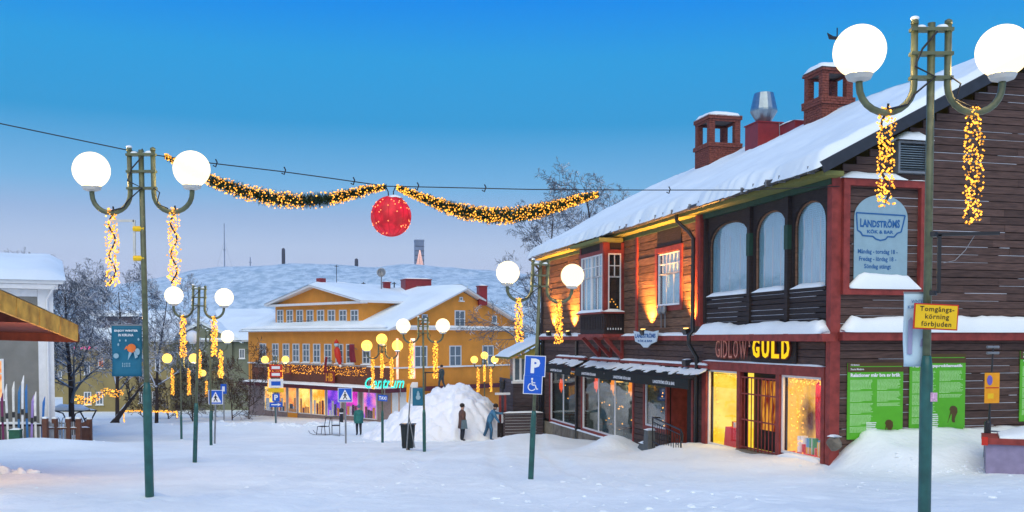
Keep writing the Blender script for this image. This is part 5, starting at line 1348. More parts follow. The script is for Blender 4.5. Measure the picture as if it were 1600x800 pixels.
# ================================================================== OTHER HOUSES
def house(name,label,px0,px1,Y,pye,pyr,pyb,m_wall,wins,rz=0.,depth=9.,gable=False,extra=None):
    a=at(px0,pye,Y); b=at(px1,pye,Y); w=b.x-a.x; ze=a.z; zr=at(px0,pyr,Y).z; zb=at(px0,pyb,Y).z-.8
    e=empty(name,((a.x+b.x)/2,Y,zb),rz,label,'house'); F=Frame((-w/2,0,0),(1,0,0)); H=ze-zb; RH=zr-zb
    MB().box((-w/2,0,0),(w/2,depth,H)).build('wall',m_wall,e)
    d2=depth/2
    if gable:
        MB().prism([(0,H),(w,H),(w/2,RH)],F,-depth,0).build('gable',m_wall,e)
        rf=MB().hull8([(-w/2-.4,-.5,H-.15),(0,-.5,RH),(0,depth,RH),(-w/2-.4,depth,H-.15),(-w/2-.4,-.5,H),(0,-.5,RH+.15),(0,depth,RH+.15),(-w/2-.4,depth,H)]).build('roof',M_white,e)
        MB().hull8([(w/2+.4,-.5,H-.15),(0,-.5,RH),(0,depth,RH),(w/2+.4,depth,H-.15),(w/2+.4,-.5,H),(0,-.5,RH+.15),(0,depth,RH+.15),(w/2+.4,depth,H)]).build('roof_slope',M_white,rf)
        for s in (-1,1): snow_slab('roof_snow',rf,(lambda s:(lambda p,q:(s*lerp(w/2+.45,0,q),lerp(-.6,depth,p),lerp(H,RH+.15,q))))(s),.28,14,8,s)
    else:
        rf=MB().hull8([(-w/2-.4,-.5,H-.1),(w/2+.4,-.5,H-.1),(w/2+.4,d2,RH),(-w/2-.4,d2,RH),(-w/2-.4,-.5,H+.05),(w/2+.4,-.5,H+.05),(w/2+.4,d2,RH+.12),(-w/2-.4,d2,RH+.12)]).build('roof',M_white,e)
        MB().hull8([(-w/2-.4,depth+.5,H-.1),(w/2+.4,depth+.5,H-.1),(w/2+.4,d2,RH),(-w/2-.4,d2,RH),(-w/2-.4,depth+.5,H+.05),(w/2+.4,depth+.5,H+.05),(w/2+.4,d2,RH+.12),(-w/2-.4,d2,RH+.12)]).build('roof_slope',M_white,rf)
        snow_slab('roof_snow',rf,lambda p,q:(lerp(-w/2-.5,w/2+.5,p),lerp(-.6,d2,q),lerp(H+.05,RH+.12,q)),.3,22,9,px0)
    for (x0,x1,y0,y1,lit) in wins:
        u0=(x0-px0)/(px1-px0)*w; u1=(x1-px0)/(px1-px0)*w; v0=at(px0,y1,Y).z-zb; v1=at(px0,y0,Y).z-zb; t=.08
        mb=MB()
        for (p,q,r_,s) in ((u0,u0+t,v0,v1),(u1-t,u1,v0,v1),(u0+t,u1-t,v0,v0+t),(u0+t,u1-t,v1-t,v1),((u0+u1)/2-.03,(u0+u1)/2+.03,v0+t,v1-t)): mb.box(F.p(p,r_,-.03),F.p(q,s,.06))
        if v1-v0>1.2: mb.box(F.p(u0+t,lerp(v0,v1,.62),-.03),F.p(u1-t,lerp(v0,v1,.62)+.05,.058))
        o=mb.build('window',M_white,e); fbox('pane',o,glow('lit_pane%d'%x0,(.8,.2,.05),(1,.62,.3),1.1,2.5) if lit else M_winglass,F,u0+t,u1-t,v0+t,v1-t,.0,.02); fbox('sill',o,M_snow,F,u0-.05,u1+.05,v0-.06,v0,0,.14)
    return e,F,H,RH,w
M_grey=mat('grey_beige_render',(.23,.225,.20),.85,.12,2,bump=.2,bscale=25); M_olive=mat('mustard_render',(.30,.24,.10),.85,.12,1); M_gg=mat('grey_green_render',(.20,.22,.15),.85,.12,1)
e,F,H,RH,w=house('grey_house','grey-beige house with white corner board at the left edge',-330,97,40,441,398,690,M_grey,[(-6,28,560,622,1),(-66,-36,560,622,1),(-8,28,466,492,0)],R(26),10)
cn_=at(84,600,40); e.location=(cn_.x-math.cos(R(26))*w/2,cn_.y-math.sin(R(26))*w/2,e.location.z)
boxobj('corner_board',e,(w/2-.55,-.07,0),(w/2+.03,.0,H-.02),M_white); boxobj('eave_cornice',e,(-w/2,-.45,H-.3),(w/2+.2,-.0,H-.11),M_white); boxobj('frieze_board',e,(-w/2,-.06,H-.6),(w/2-.56,-.002,H-.31),M_white)
MB().tube([(w/2+.1,-.5,H-.15),(w/2-.2,-.15,H-.7),(w/2-.2,-.15,.5)],.05,6).build('downpipe',M_white,e)
e,F,H,RH,w=house('mustard_house','mustard house behind the bare trees on the left',100,262,84,532,490,655,M_olive,[(132,143,612,632,0),(150,161,612,632,0),(133,142,565,585,0),(154,163,556,575,1),(176,184,556,575,0),(196,204,560,578,1),(215,223,612,630,0),(235,244,612,630,0),(240,248,560,578,0)],R(6),10)
for k,(q,hh) in enumerate(((.28,1.6),)):
    d=boxobj('dormer',e,(-w*.22,1.2,H+.2),(-w*.22+3.4,4.5,H+2.1),mat('dark_dormer',(.10,.08,.09),.8,.2)); boxobj('dormer_roof',e,(-w*.22-.3,.9,H+2.1),(-w*.22+3.7,4.6,H+2.4),M_snow); boxobj('dormer_window',e,(-w*.22+1.2,1.15,H+.7),(-w*.22+2.2,1.21,H+1.7),M_winglass)
t_=empty('pink_light_strip',at(128,544,82.5),0,'pink fairy lights along the mustard house eave','string lights'); mb=MB(); rg=random.Random(2)
for k in range(46): mb.octa((rg.uniform(-1.2,1.3),0,rg.uniform(-.10,.10)),.05)
mb.build('bulbs',emis('pink_bulb',(1,.10,.35),3.),t_,kind='stuff'); MB().tube([(-1.3,.03,0),(1.3,.03,0)],.02,4).build('cable',M_cable,t_)
e,F,H,RH,w=house('grey_green_house','grey-green house with a pediment behind the left lamps',268,396,88,532,500,655,M_gg,[(314,321,533,547,0),(324,331,516,540,0),(340,350,516,540,0),(300,308,560,580,0),(375,384,545,560,0)],R(-5),11)
pd=MB(); c=-w*.12; pd.prism([(c-3.3+w/2,H-.1),(c+3.6+w/2,H-.1),(c+.1+w/2,H+1.4)],F,-4,.35); pd.box(F.p(c-2.6+w/2,H-2.2,-.1),F.p(c+2.8+w/2,H-.1,.3)); pd.build('pediment_bay',M_gg,e)
for s in (-1,1):
    o=MB(); o.hull8([F.p(c+w/2+s*3.8,H-.25,.5),F.p(c+w/2,H+1.5,.5),F.p(c+w/2,H+1.5,-5),F.p(c+w/2+s*3.8,H-.25,-5),F.p(c+w/2+s*3.8,H+.05,.5),F.p(c+w/2,H+1.8,.5),F.p(c+w/2,H+1.8,-5),F.p(c+w/2+s*3.8,H+.05,-5)]); o.build('pediment_roof',M_snow_roof,e)
e,_,_,_,_=house('snow_roofed_house','low house under a broad snow roof left of the ochre building',352,432,96,512,486,650,M_gg,[],R(20),12)
house('far_row_house','distant low house with snow roof behind the left trees',20,150,120,548,520,640,M_olive,[(60,66,580,592,0),(90,96,580,592,0)],R(4),10)

# ================================================================== TREES
def bark_mat(name,col,snow,thr):
    m=bpy.data.materials.new(name); m.use_nodes=True; N,L=m.node_tree.nodes,m.node_tree.links; b=N['Principled BSDF']; b.inputs['Roughness'].default_value=.9; b.inputs['Specular IOR Level'].default_value=.1
    g=N.new('ShaderNodeNewGeometry'); sp=N.new('ShaderNodeSeparateXYZ'); L.new(g.outputs['Normal'],sp.inputs[0])
    no=N.new('ShaderNodeTexNoise'); no.inputs['Scale'].default_value=2.2; L.new(g.outputs['Position'],no.inputs[0])
    ad=N.new('ShaderNodeMath'); ad.operation='ADD'; L.new(sp.outputs['Z'],ad.inputs[0]); L.new(no.outputs[0],ad.inputs[1])
    mr=N.new('ShaderNodeMapRange'); mr.inputs[1].default_value=thr; mr.inputs[2].default_value=thr+.15; L.new(ad.outputs[0],mr.inputs[0])
    mx=N.new('ShaderNodeMix'); mx.data_type='RGBA'; mx.inputs[6].default_value=(*col,1); mx.inputs[7].default_value=(.80,.84,.89,1)
    ml=N.new('ShaderNodeMath'); ml.operation='MULTIPLY'; ml.inputs[1].default_value=snow; L.new(mr.outputs[0],ml.inputs[0]); L.new(ml.outputs[0],mx.inputs[0]); L.new(mx.outputs[2],b.inputs['Base Color']); return m
M_barkS=bark_mat('snowy_bark',(.045,.036,.034),1.,.95); M_barkD=bark_mat('dark_bark',(.05,.038,.034),.5,1.25); M_barkF=bark_mat('frosted_twigs',(.11,.13,.16),.9,.85); M_barkB=bark_mat('brown_shrub',(.055,.033,.022),.5,1.2)
def tree(label,P,H,seed,spread=.55,nl=(10,7,6,4),m=M_barkS,mc=None,trunk_r=.16,lean=(0,0),first=.22,droop=.0,name='bare_tree',minr=.012,cat='tree',group=None,LF=.5):
    rg=random.Random(seed); e=empty(name,P,0,label,cat,group or 'bare winter trees'); tr=MB(); cr=MB()
    def grow(p,d,L,r,lv,mb):
        n=6 if lv==0 else (4 if lv<3 else 3); pts=[p.copy()]; rad=[r]; q=p.copy(); dd=d.copy()
        wob=.10 if lv==0 else .22
        for i in range(n):
            dd=(dd+Vector((rg.uniform(-wob,wob),rg.uniform(-wob,wob),rg.uniform(-wob,wob)+(.06 if lv<3 else -droop)))).normalized()
            q=q+dd*(L/n); pts.append(q.copy()); rad.append(max(minr*.6,r*(1-.85*(i+1)/n)))
        mb.tube(pts,rad,7 if lv==0 else (5 if lv==1 else 3),lv<2)
        if lv>=len(nl): return
        k=nl[lv]
        for c in range(k):
            f=(first if lv==0 else .2)+(1-(first if lv==0 else .2))*((c+rg.random())/k); x=f*n; i=min(n-1,int(x)); b=pts[i].lerp(pts[i+1],x-i)
            ax=(pts[i+1]-pts[i]).normalized(); ang=rg.random()*6.28
            side=ax.orthogonal().normalized(); side=Matrix.Rotation(ang,3,ax)@side
            up=.55 if lv==0 else .75
            nd=(ax*up+side*(spread*1.55)).normalized()
            ll=L*(LF if lv==0 else .55)*(1.05-.55*f if lv==0 else 1-.4*f)*(.75+.5*rg.random())
            grow(b,nd,ll,max(minr,lerp(rad[i],rad[i+1],x-i)*.62),lv+1,cr)
    grow(Vector((0,0,-.3)),Vector((lean[0],lean[1],1)).normalized(),H,trunk_r,0,tr)
    tr.build('trunk',m,e,True); cr.build('crown',mc or m,e,kind='stuff'); return e
tree('snow-laden bare tree beside the picket fence at the left',gp(112,50),8.6,3,.62,(16,9,7,5),M_barkS,M_barkF,.17,(.01,0),.2,.03,minr=.014)
tree('dark bare tree behind the goldfish banner',gp(182,60),8.6,8,.5,(15,8,7,5),M_barkD,M_barkF,.14,(.02,0),.25,.02,minr=.014)
tree('bare birch between the goldfish banner and leaning lamp',gp(243,64),8.8,15,.5,(14,8,7,5),M_barkD,M_barkF,.13,(-.02,0),.25,.03,minr=.014)
tree('frosted tree in front of the mustard house roof',gp(70,66),9.0,21,.6,(14,8,7,5),M_barkD,M_barkF,.15,(.02,0),.25,.03,minr=.016)
tree('thick leaning snow-covered trunk right of the goldfish banner',gp(168,56),3.6,31,.35,(5,4,3),M_barkS,None,.20,(.95,0),.5,.0,minr=.03)
tree('tall bare tree behind the timber building gable end',gp(948,63),15.4,44,.62,(16,9,7,5),M_barkD,M_barkF,.24,(.03,0),.48,.0,minr=.016,LF=.34)
tree('drooping bare tree left of the timber building',gp(826,58),12.8,52,.55,(16,9,7,5),M_barkD,M_barkF,.16,(.01,0),.25,.04,minr=.014,LF=.32)
tree('faint bare tree at the left edge behind the grey house',gp(-40,58),9.5,58,.6,(10,7,6,3),M_barkD,M_barkF,.18,(.1,0),.3,.02,minr=.016)
for k,(px,Y,h,sd,lb) in enumerate(((300,66,3.6,61,'dark shrub below the dead-globe lamp'),(330,72,4.6,62,'tall dark shrub behind the crossing sign'),(362,68,4.2,63,'brown shrub left of the snow-roofed house'),(388,70,5.0,64,'tall brown shrub at the ochre building corner'),(262,70,3.0,65,'low dark shrub left of the small far lamp'),(225,72,3.2,66,'low shrub behind the light-strip frame'))):
    e=None; rg=random.Random(sd); 
    e=tree(lb,gp(px,Y),h,sd,.6,(16,7,5,2),M_barkB,M_barkB,.05,(0,0),.05,.0,'bare_shrub',.016,'shrub','bare shrubs along the street')

# ================================================================== SNOW HEAP, CHILD, PEOPLE
HC=Vector(((712-800)/FPX*47.5,47.5,0))
def heap(dx,dy):
    rx=(4.8 if dx<0 else 3.3); q=math.sqrt((dx/rx)**2+(dy/3.6)**2)
    f=1-q
    if f<=0: return -.25+f*.6
    z=2.85*(1-q**1.55)**.92 if dx>=0 else 2.85*(1-q**1.25)**.98
    z=z-.15-.10*max(0,z-2.4)
    return z+.10*nz(dx*.5,dy*.5,1)+.14*nz(dx*.9,dy*.9,3)+.34*abs(nz(dx*1.5,dy*1.5,5))+.16*abs(nz(dx*4.0,dy*4.0,8))+.05*nz(dx*9,dy*9,3)-.08
n=120; mb=MB()
for j in range(n+1):
    for i in range(n+1):
        dx=lerp(-5.4,3.9,i/n); dy=lerp(-4,4,j/n); mb.v.append((dx,dy,heap(dx,dy)+gz(HC.x+dx,HC.y+dy)-gz(HC.x,HC.y)))
for j in range(n):
    for i in range(n): mb.f.append((j*(n+1)+i,j*(n+1)+i+1,(j+1)*(n+1)+i+1,(j+1)*(n+1)+i))
o=mb.build('snow_heap',snow_mat('heap_snow',(.84,.88,.93),.9,1,3.2),None,True,loc=(HC.x,HC.y,gz(HC.x,HC.y))); tag(o,'large ploughed snow heap in front of the ochre building','snow heap')

M_skin=mat('skin',(.50,.30,.22),.6,.05); M_hair=mat('dark_hair',(.03,.022,.018),.7,.2)
def person(P,H,face,label,top,bottom,pose='stand',coat=0.,hat=None,bag=None,seed=0):
    """one continuous skinned body; face = heading in radians (0 = facing away)"""
    e=empty('person',P,face,label,'person'); s=H/1.75
    J={'pel':(0,0,.95),'sp':(0,0,1.15),'ch':(0,.01,1.35),'nk':(0,.0,1.50),'hd':(0,.02,1.58),'tp':(0,.02,1.70),
       'lh':(-.10,0,.90),'lk':(-.11,.02,.50),'la':(-.11,-.02,.09),'lt':(-.12,.13,.04),'rh':(.10,0,.90),'rk':(.11,.03,.50),'ra':(.11,-.03,.09),'rt':(.12,.12,.04),
       'ls':(-.20,0,1.40),'le':(-.25,-.02,1.13),'lw':(-.24,.06,.90),'lf':(-.23,.08,.80),'rs':(.20,0,1.40),'re':(.25,-.02,1.13),'rw':(.24,.06,.90),'rf':(.23,.08,.80)}
    if pose=='lean':      # bent forward, one arm stretched out to the side it faces
        for k in ('sp','ch','nk','hd','tp','ls','rs'):
            x,y,z=J[k]; h=z-.95; J[k]=(x,y+h*.42,z-h*.10)
        J.update({'ls':(-.20,.19,1.34),'le':(-.20,.42,1.28),'lw':(-.18,.66,1.26),'lf':(-.17,.76,1.25),'rs':(.20,.19,1.34),'re':(.25,.30,1.08),'rw':(.22,.42,.92),'rf':(.21,.46,.84),
                  'lk':(-.12,-.10,.50),'la':(-.13,-.28,.10),'lt':(-.13,-.14,.04),'rk':(.12,.10,.50),'ra':(.12,.06,.09),'rt':(.12,.22,.04)})
    if pose=='walk': J.update({'lk':(-.11,.14,.52),'la':(-.11,.18,.10),'lt':(-.11,.32,.06),'rk':(.11,-.06,.50),'ra':(.11,-.25,.13),'rt':(.11,-.14,.05)})
    Rr={'pel':.145,'sp':.135,'ch':.155,'nk':.062,'hd':.085,'tp':.085,'lh':.10,'lk':.068,'la':.05,'lt':.04,'rh':.10,'rk':.068,'ra':.05,'rt':.04,'ls':.078,'le':.058,'lw':.042,'lf':.035,'rs':.078,'re':.058,'rw':.042,'rf':.035}
    E=[('pel','sp'),('sp','ch'),('ch','nk'),('nk','hd'),('hd','tp'),('pel','lh'),('lh','lk'),('lk','la'),('la','lt'),('pel','rh'),('rh','rk'),('rk','ra'),('ra','rt'),('ch','ls'),('ls','le'),('le','lw'),('lw','lf'),('ch','rs'),('rs','re'),('re','rw'),('rw','rf')]
    K=list(J); me=bpy.data.meshes.new('body'); me.from_pydata([tuple(v*s for v in J[k]) for k in K],[(K.index(a),K.index(b)) for a,b in E],[])
    o=bpy.data.objects.new('body',me); COL.objects.link(o)
    bm=bmesh.new(); bm.from_mesh(me); lay=bm.verts.layers.skin.verify(); bm.verts.ensure_lookup_table()
    for i,k in enumerate(K):
        pad=1.18 if k not in ('hd','tp','nk','lf','rf') else 1.0
        bm.verts[i][lay].radius=(Rr[k]*s*pad,Rr[k]*s*pad); bm.verts[i][lay].use_root=(k=='pel')
    bm.to_mesh(me); bm.free()
    o.modifiers.new('skin','SKIN'); sb=o.modifiers.new('sub','SUBSURF'); sb.levels=2; sb.render_levels=2
    dg=bpy.context.evaluated_depsgraph_get(); m2=bpy.data.meshes.new_from_object(o.evaluated_get(dg)); bpy.data.objects.remove(o)
    o=bpy.data.objects.new('body',m2); COL.objects.link(o); o.parent=e; m2.materials.clear()
    for mm in (top,bottom,M_skin,M_black): m2.materials.append(mm)
    hd=Vector(J['hd'])*s
    for p in m2.polygons:
        c=p.center; p.use_smooth=True
        p.material_index=3 if c.z<.10*s else (1 if c.z<.92*s and abs(c.x)<.19*s and not (c.y>.3*s) else 0)
        if (c-(Vector(J['tp'])*s)).length<.19*s and c.z>J['nk'][2]*s: p.material_index=2
        for q in ('lf','rf'):
            if (c-Vector(J[q])*s).length<.055*s: p.material_index=3
    c=Vector(J['tp'])*s
    mb=MB(); mb.sphere(c+Vector((0,-.02,.02))*s,.115*s,14,10,(.95,1.05,.95)); mb.build('hair' if hat is None else 'hat',M_hair if hat is None else hat,e,True)
    mb=MB(); f=c+Vector((0,.09,-.05))*s; mb.sphere(f+Vector((0,.03,-.005))*s,.018*s,8,6); mb.build('nose',M_skin,e,True)
    mb=MB(); 
    for sx in (-1,1): mb.sphere(f+Vector((sx*.035,.008,.02))*s,.012*s,6,5)
    mb.build('eyes',M_black,e,True,kind='stuff')
    if coat:
        prof=[(.155,1.42),(.185,1.32),(.175,1.12),(.19,.95),(.23,coat)]; mb=MB(); k=16
        for r_,z in prof:
            for j in range(k): a=j/k*6.283; mb.v.append((1.12*r_*s*math.cos(a),r_*.8*s*math.sin(a)+(.0),z*s))
        for i in range(len(prof)-1):
            for j in range(k): mb.f.append((i*k+j,i*k+(j+1)%k,(i+1)*k+(j+1)%k,(i+1)*k+j))
        o2=mb.build('coat',top,e,True); md=o2.modifiers.new('s','SOLIDIFY'); md.thickness=.02
    if bag is not None:
        mb=MB(); mb.hull8([Vector(v)*s for v in ((.24,-.14,.62),(.36,-.14,.62),(.36,.16,.62),(.24,.16,.62),(.23,-.10,1.05),(.31,-.10,1.05),(.31,.12,1.05),(.23,.12,1.05))]); mb.build('bag',bag,e); MB().tube([Vector(v)*s for v in ((.27,-.08,1.05),(.2,0,1.42),(.27,.1,1.05))],.012,5).build('bag_strap',M_black,e)
    return e
M_teal=mat('teal_jacket',(.03,.17,.15),.8,.2); M_jean=mat('dark_trousers',(.022,.026,.035),.8,.2); M_coat=mat('brown_coat',(.115,.065,.055),.85,.2); M_blue=mat('blue_coat',(.06,.19,.33),.8,.2); M_bluej=mat('blue_trousers',(.03,.10,.19),.8,.2); M_bagc=mat('blue_grey_bag',(.10,.16,.20),.7,.2)
person(gp(560,50),1.52,R(25),'person in teal jacket standing before the violet shop window',M_teal,M_jean,'stand',.72,M_bagc)
person(gp(722,44),1.66,R(-70),'person in long brown coat with a blue-grey bag by the snow heap',M_coat,M_jean,'stand',.62,None,M_bagc)
person(gp(764,44.5),1.72,R(-80),'person in blue leaning forward with one arm out by the heap',M_blue,M_bluej,'lean',0)
ph=Vector(((690-800)/FPX*47.4,47.4,0)); person((ph.x,ph.y,gz(HC.x,HC.y)+heap(ph.x-HC.x,ph.y-HC.y)+gz(ph.x,ph.y)-gz(HC.x,HC.y)-.03),1.15,R(60),'child in dark clothes standing on top of the snow heap',mat('slate_snowsuit',(.05,.075,.085),.8,.2),mat('slate_pants',(.045,.06,.07),.8,.2),'walk')
# kick sleds
for px,Y,lb,rz in ((506,50,'kick sled standing left on the snow before the shops',R(65)),(524,51,'kick sled standing nearer the crossing sign post',R(10))):
    P=gp(px,Y); e=empty('kick_sled',P,rz,lb,'kick sled','kick sleds before the shops')
    for sx in (-1,1):
        MB().tube([(sx*.2,-1.1,.03),(sx*.2,.55,.03),(sx*.2,.75,.09),(sx*.2,.85,.22)],.018,5).build('runner',M_steel,e)
        MB().tube([(sx*.2,-.2,.03),(sx*.2,-.15,.5),(sx*.2,-.25,.95)],.02,5).build('upright',M_darkwood,e); MB().tube([(sx*.2,.35,.03),(sx*.2,.28,.45)],.018,5).build('front_leg',M_darkwood,e)
    MB().tube([(-.24,-.25,.95),(.24,-.25,.95)],.022,6).build('handlebar',M_black,e)
    for k in range(4): boxobj('seat_slat',e,(-.19,-.14+.115*k,.44),(.19,-.05+.115*k,.47),M_darkwood)
# small dark bollard by the shops
P=gp(533,56); e=empty('short_bollard',P,0,'short dark bollard before the violet shop window','bollard'); MB().lathe((0,0,-.2),[(.10,0),(.10,.75),(.13,.8),(.13,.95),(.04,1.02)],10).build('post',M_black,e,True); MB().lathe((0,0,.5),[(.108,0),(.108,.1)],10).build('band',M_white,e)

# ================================================================== LEFT: SKIS, FENCE, KIOSK ROOF, SHELTER
SK=[(3,(.16,.02,.09),2.0,'maroon'),(11,(.70,.70,.68),2.35,'white'),(20,(.72,.71,.66),2.45,'cream'),(27,(.03,.16,.36),2.3,'blue'),(33,(.74,.74,.74),2.7,'tall white'),(41,(.03,.15,.38),2.35,'blue'),(47,(.30,.20,.50),1.9,'violet'),(54,(.74,.72,.68),2.05,'cream'),(64,(.02,.14,.42),1.85,'blue')]
NM=['dark maroon ski at the left end of the ski fence','white ski next to the maroon ski','cream ski left of the first blue ski','blue ski between the cream and tall white skis','tallest white ski in the ski fence','blue ski right of the tallest white ski','violet ski in the ski fence','cream ski between the violet and last blue ski','short blue ski next to the picket fence']
for (px,c,L,nm),lb in zip(SK,NM):
    P=gp(px,38.4); mm=mat('ski_'+nm.replace(' ','_')+str(px),c,.4,.1); e=empty('upright_ski',P,R(10),lb,'ski','skis stuck upright as a fence',rot=(R(rnd.uniform(-3,3)),R(rnd.uniform(-2,3)),R(12)))
    mb=MB(); k=10
    for i in range(k+1):
        f=i/k; z=-.35+(L+.35)*f; w=.046*(1.1-.25*math.sin(math.pi*f)) if f<.93 else .046*(1-(f-.93)/.07*.8); y=-.02*math.sin(math.pi*f)+(.16*((f-.85)/.15)**2 if f>.85 else 0)
        mb.v+=[(-w,y-.01,z),(w,y-.01,z),(w,y+.01,z),(-w,y+.01,z)]
    for i in range(k):
        for a,b in ((0,1),(1,2),(2,3),(3,0)): mb.f.append((i*4+a,i*4+b,i*4+4+b,i*4+4+a))
    mb.f.append((3,2,1,0)); mb.f.append((k*4,k*4+1,k*4+2,k*4+3)); mb.build('ski_blade',mm,e); boxobj('binding',e,(-.045,-.06,L*.42),(.045,-.012,L*.42+.22),M_black)
a=gp(-40,38.7); b=gp(66,38.7); e=empty('ski_rail',a,0,'low dark rail with snow behind the upright skis','rail'); d=b-a
MB().beam((0,0,.72),d+Vector((0,0,.72)),.06,.09).build('rail_bar',M_darkwood,e); F=Frame((0,0,.765),d.normalized()); snow_strip(F,0,d.length,0,-.06,.06,.09,4,'rail_snow',e,.3)
for k in range(4): p=d*(k/3*.98+.01); boxobj('rail_post',e,(p.x-.05,p.y-.05,p.z-.4),(p.x+.05,p.y+.05,p.z+.70),M_darkwood)
P=gp(22,38.0); e=empty('green_box',P,R(8),'small green box at the foot of the skis','box'); boxobj('body',e,(-.2,-.15,-.2),(.2,.15,.5),mat('green_box_paint',(.02,.10,.06),.5,.2)); boxobj('lid',e,(-.22,-.17,.5),(.22,.17,.55),mat('green_box_lid',(.02,.12,.07),.5,.2)); snow_strip(Frame((0,0,.55),(1,0,0)),-.2,.2,0,-.15,.15,.08,2,'snow',e)
# picket fence
M_pick=mat('grey_picket',(.30,.31,.33),.8,.2,rndv=.15); M_fpost=mat('brown_fence_post',(.13,.055,.035),.8,.2)
e=empty('picket_fence',gp(69,38),0,'brown-posted picket fence with grey pickets at the left','fence')
fp=[gp(69,38.0),gp(84,38.6),gp(105,39.0),gp(121,39.2),gp(138,40.8)]; O_=fp[0]
for p in fp:
    q=p-O_; boxobj('post',e,(q.x-.09,q.y-.09,q.z-.4),(q.x+.09,q.y+.09,q.z+.98),M_fpost); boxobj('post_snow',e,(q.x-.08,q.y-.08,q.z+.98),(q.x+.08,q.y+.08,q.z+1.05),M_snow)
for a,b in zip(fp,fp[1:]):
    a=a-O_; b=b-O_; d=b-a; L=Vector((d.x,d.y,0)).length
    MB().beam(a+Vector((0,-.03,.58)),b+Vector((0,-.03,.62)),.05,.09).build('rail',M_fpost,e); snow_strip(Frame(a+Vector((0,-.03,.63)),d.normalized()),.06,L-.06,0,-.05,.05,.05,L*7%9,'rail_snow',e,.2)
    k=max(4,int(L/.11))
    for i in range(1,k):
        p=a+d*(i/k); boxobj('picket',e,(p.x-.032,p.y-.012,p.z-.1),(p.x+.032,p.y+.012,p.z+.82+.05*math.sin(i)),M_pick if fp.index(b+O_) <4 else M_fpost)
# kiosk canopy
M_fasc=mat('peeling_orange_board',(.85,.35,.05),.75,.5,3.0,bump=.3); M_under=mat('rust_red_underside',(.12,.028,.016),.8,.25)
A0=at(-190,390,12.5); A1=at(121,521,20.5); C0=at(-330,519,17.5)
e=empty('kiosk_canopy',A1,0,'peeling orange-edged kiosk canopy jutting in at the left','canopy'); a0=A0-A1; c0=Vector((C0.x-A1.x,C0.y-A1.y,-.05))
k=7
for i in range(k):
    p,q=a0*(1-i/k),a0*(1-(i+1)/k+.004); MB().beam(p,q,.05,.34).build('fascia_board',M_fasc,e)
back=Vector((-9,2.4,.25))
MB().hull8([a0+Vector((0,.05,-.02)),Vector((0,.05,-.02)),back+Vector((0,0,-.02)),a0+back+Vector((0,.05,-.02)),a0+Vector((0,.05,.05)),Vector((0,.05,.05)),back+Vector((0,0,.05)),a0+back+Vector((0,.05,.05))]).build('roof_deck',M_under,e)
for f in (.0,.35,.7,1.): MB().beam(a0*f+Vector((-.02,.08,-.1)),a0*f+back+Vector((0,0,-.1)),.09,.16).build('rafter',M_under,e)
MB().beam(Vector((-.05,.1,-.09)),back+Vector((0,0,-.12)),.1,.2).build('edge_beam',M_under,e)
mb=MB(); n=16; m_=8
for i in range(n+1):
    for j in range(m_+1):
        p=a0*(i/n)+back*(j/m_); t=.13*min(1,j/1.2+.25)*min(1,i/1.+.2)*(1+.4*nz(i*.5,j*.5)); mb.v.append((p.x,p.y,p.z+.05+t+(.12 if j==0 else .0)-(.0)))
for i in range(n):
    for j in range(m_): mb.f.append((i*(m_+1)+j,(i+1)*(m_+1)+j,(i+1)*(m_+1)+j+1,i*(m_+1)+j+1))
mb.build('canopy_snow',M_snow,e,True)
for f,g in ((.25,.5),(.85,.5)): 
    p=a0*f+back*g; MB().beam(p+Vector((0,0,-.1)),Vector((p.x,p.y,-4.2)),.14,.14).build('post',M_under,e)
ld=bpy.data.lights.new('kiosk_lamp','POINT'); ld.energy=160; ld.color=(1,.62,.34); ld.shadow_soft_size=.1
lo=bpy.data.objects.new('kiosk_lamp',ld); COL.objects.link(lo); lo.parent=e; lo.location=a0*.30+Vector((-1.2,.3,-.62))
k_=empty('kiosk_pendant',A1+a0*.30+Vector((-1.2,.3,-.45)),0,'warm pendant lamp hung under the kiosk canopy','pendant lamp'); MB().lathe((0,0,0),[(.20,0),(.12,.12),(.03,.2)],12).build('shade',M_black,k_); MB().tube([(0,0,.2),(0,0,.5)],.01,4).build('cord',M_cable,k_)
# iron shelter and rack behind the fence
P=gp(107,52); e=empty('bike_shelter',P,0,'small iron shelter with snow roof under the snowy tree','shelter')
for sx in (-1,1): MB().tube([(sx*.15,0,-.3),(sx*.15,0,.6),(sx*.35,0,1.0),(sx*.75,0,1.12)],.035,6).build('curved_post',M_black,e)
boxobj('roof',e,(-.95,-.4,1.12),(.95,.4,1.18),M_black); snow_strip(Frame((0,0,1.18),(1,0,0)),-.95,.95,0,-.4,.4,.28,3,'snow',e,.2)
P=gp(136,53); e=empty('iron_stand',P,0,'flared black iron stand right of the bike shelter','stand'); mb=MB()
for sx in (-1,1): MB().tube([(sx*.12,0,-.3),(sx*.14,0,.4),(sx*.45,0,1.0)],.04,6).build('leg',M_black,e)
MB().beam((-.45,0,1.0),(.45,0,1.0),.3,.05).build('top_bar',M_black,e); MB().beam((-.25,0,.55),(.25,0,.55),.05,.05).build('cross_bar',M_black,e); snow_strip(Frame((0,0,1.02),(1,0,0)),-.4,.4,0,-.15,.15,.08,3,'snow',e)
a=gp(40,50); b=gp(135,50); e=empty('iron_railing',a,0,'low looped iron railing behind the picket fence','railing'); d=b-a
MB().beam((0,0,.62),d+Vector((0,0,.62)),.04,.05).build('top_rail',M_black,e)
for k in range(9):
    p=d*(k/8); MB().tube([p+Vector((-.14,0,-.2)),p+Vector((-.14,0,.75)),p+Vector((-.08,0,.9)),p+Vector((.08,0,.9)),p+Vector((.14,0,.75)),p+Vector((.14,0,-.2))],.018,5).build('loop',M_black,e)
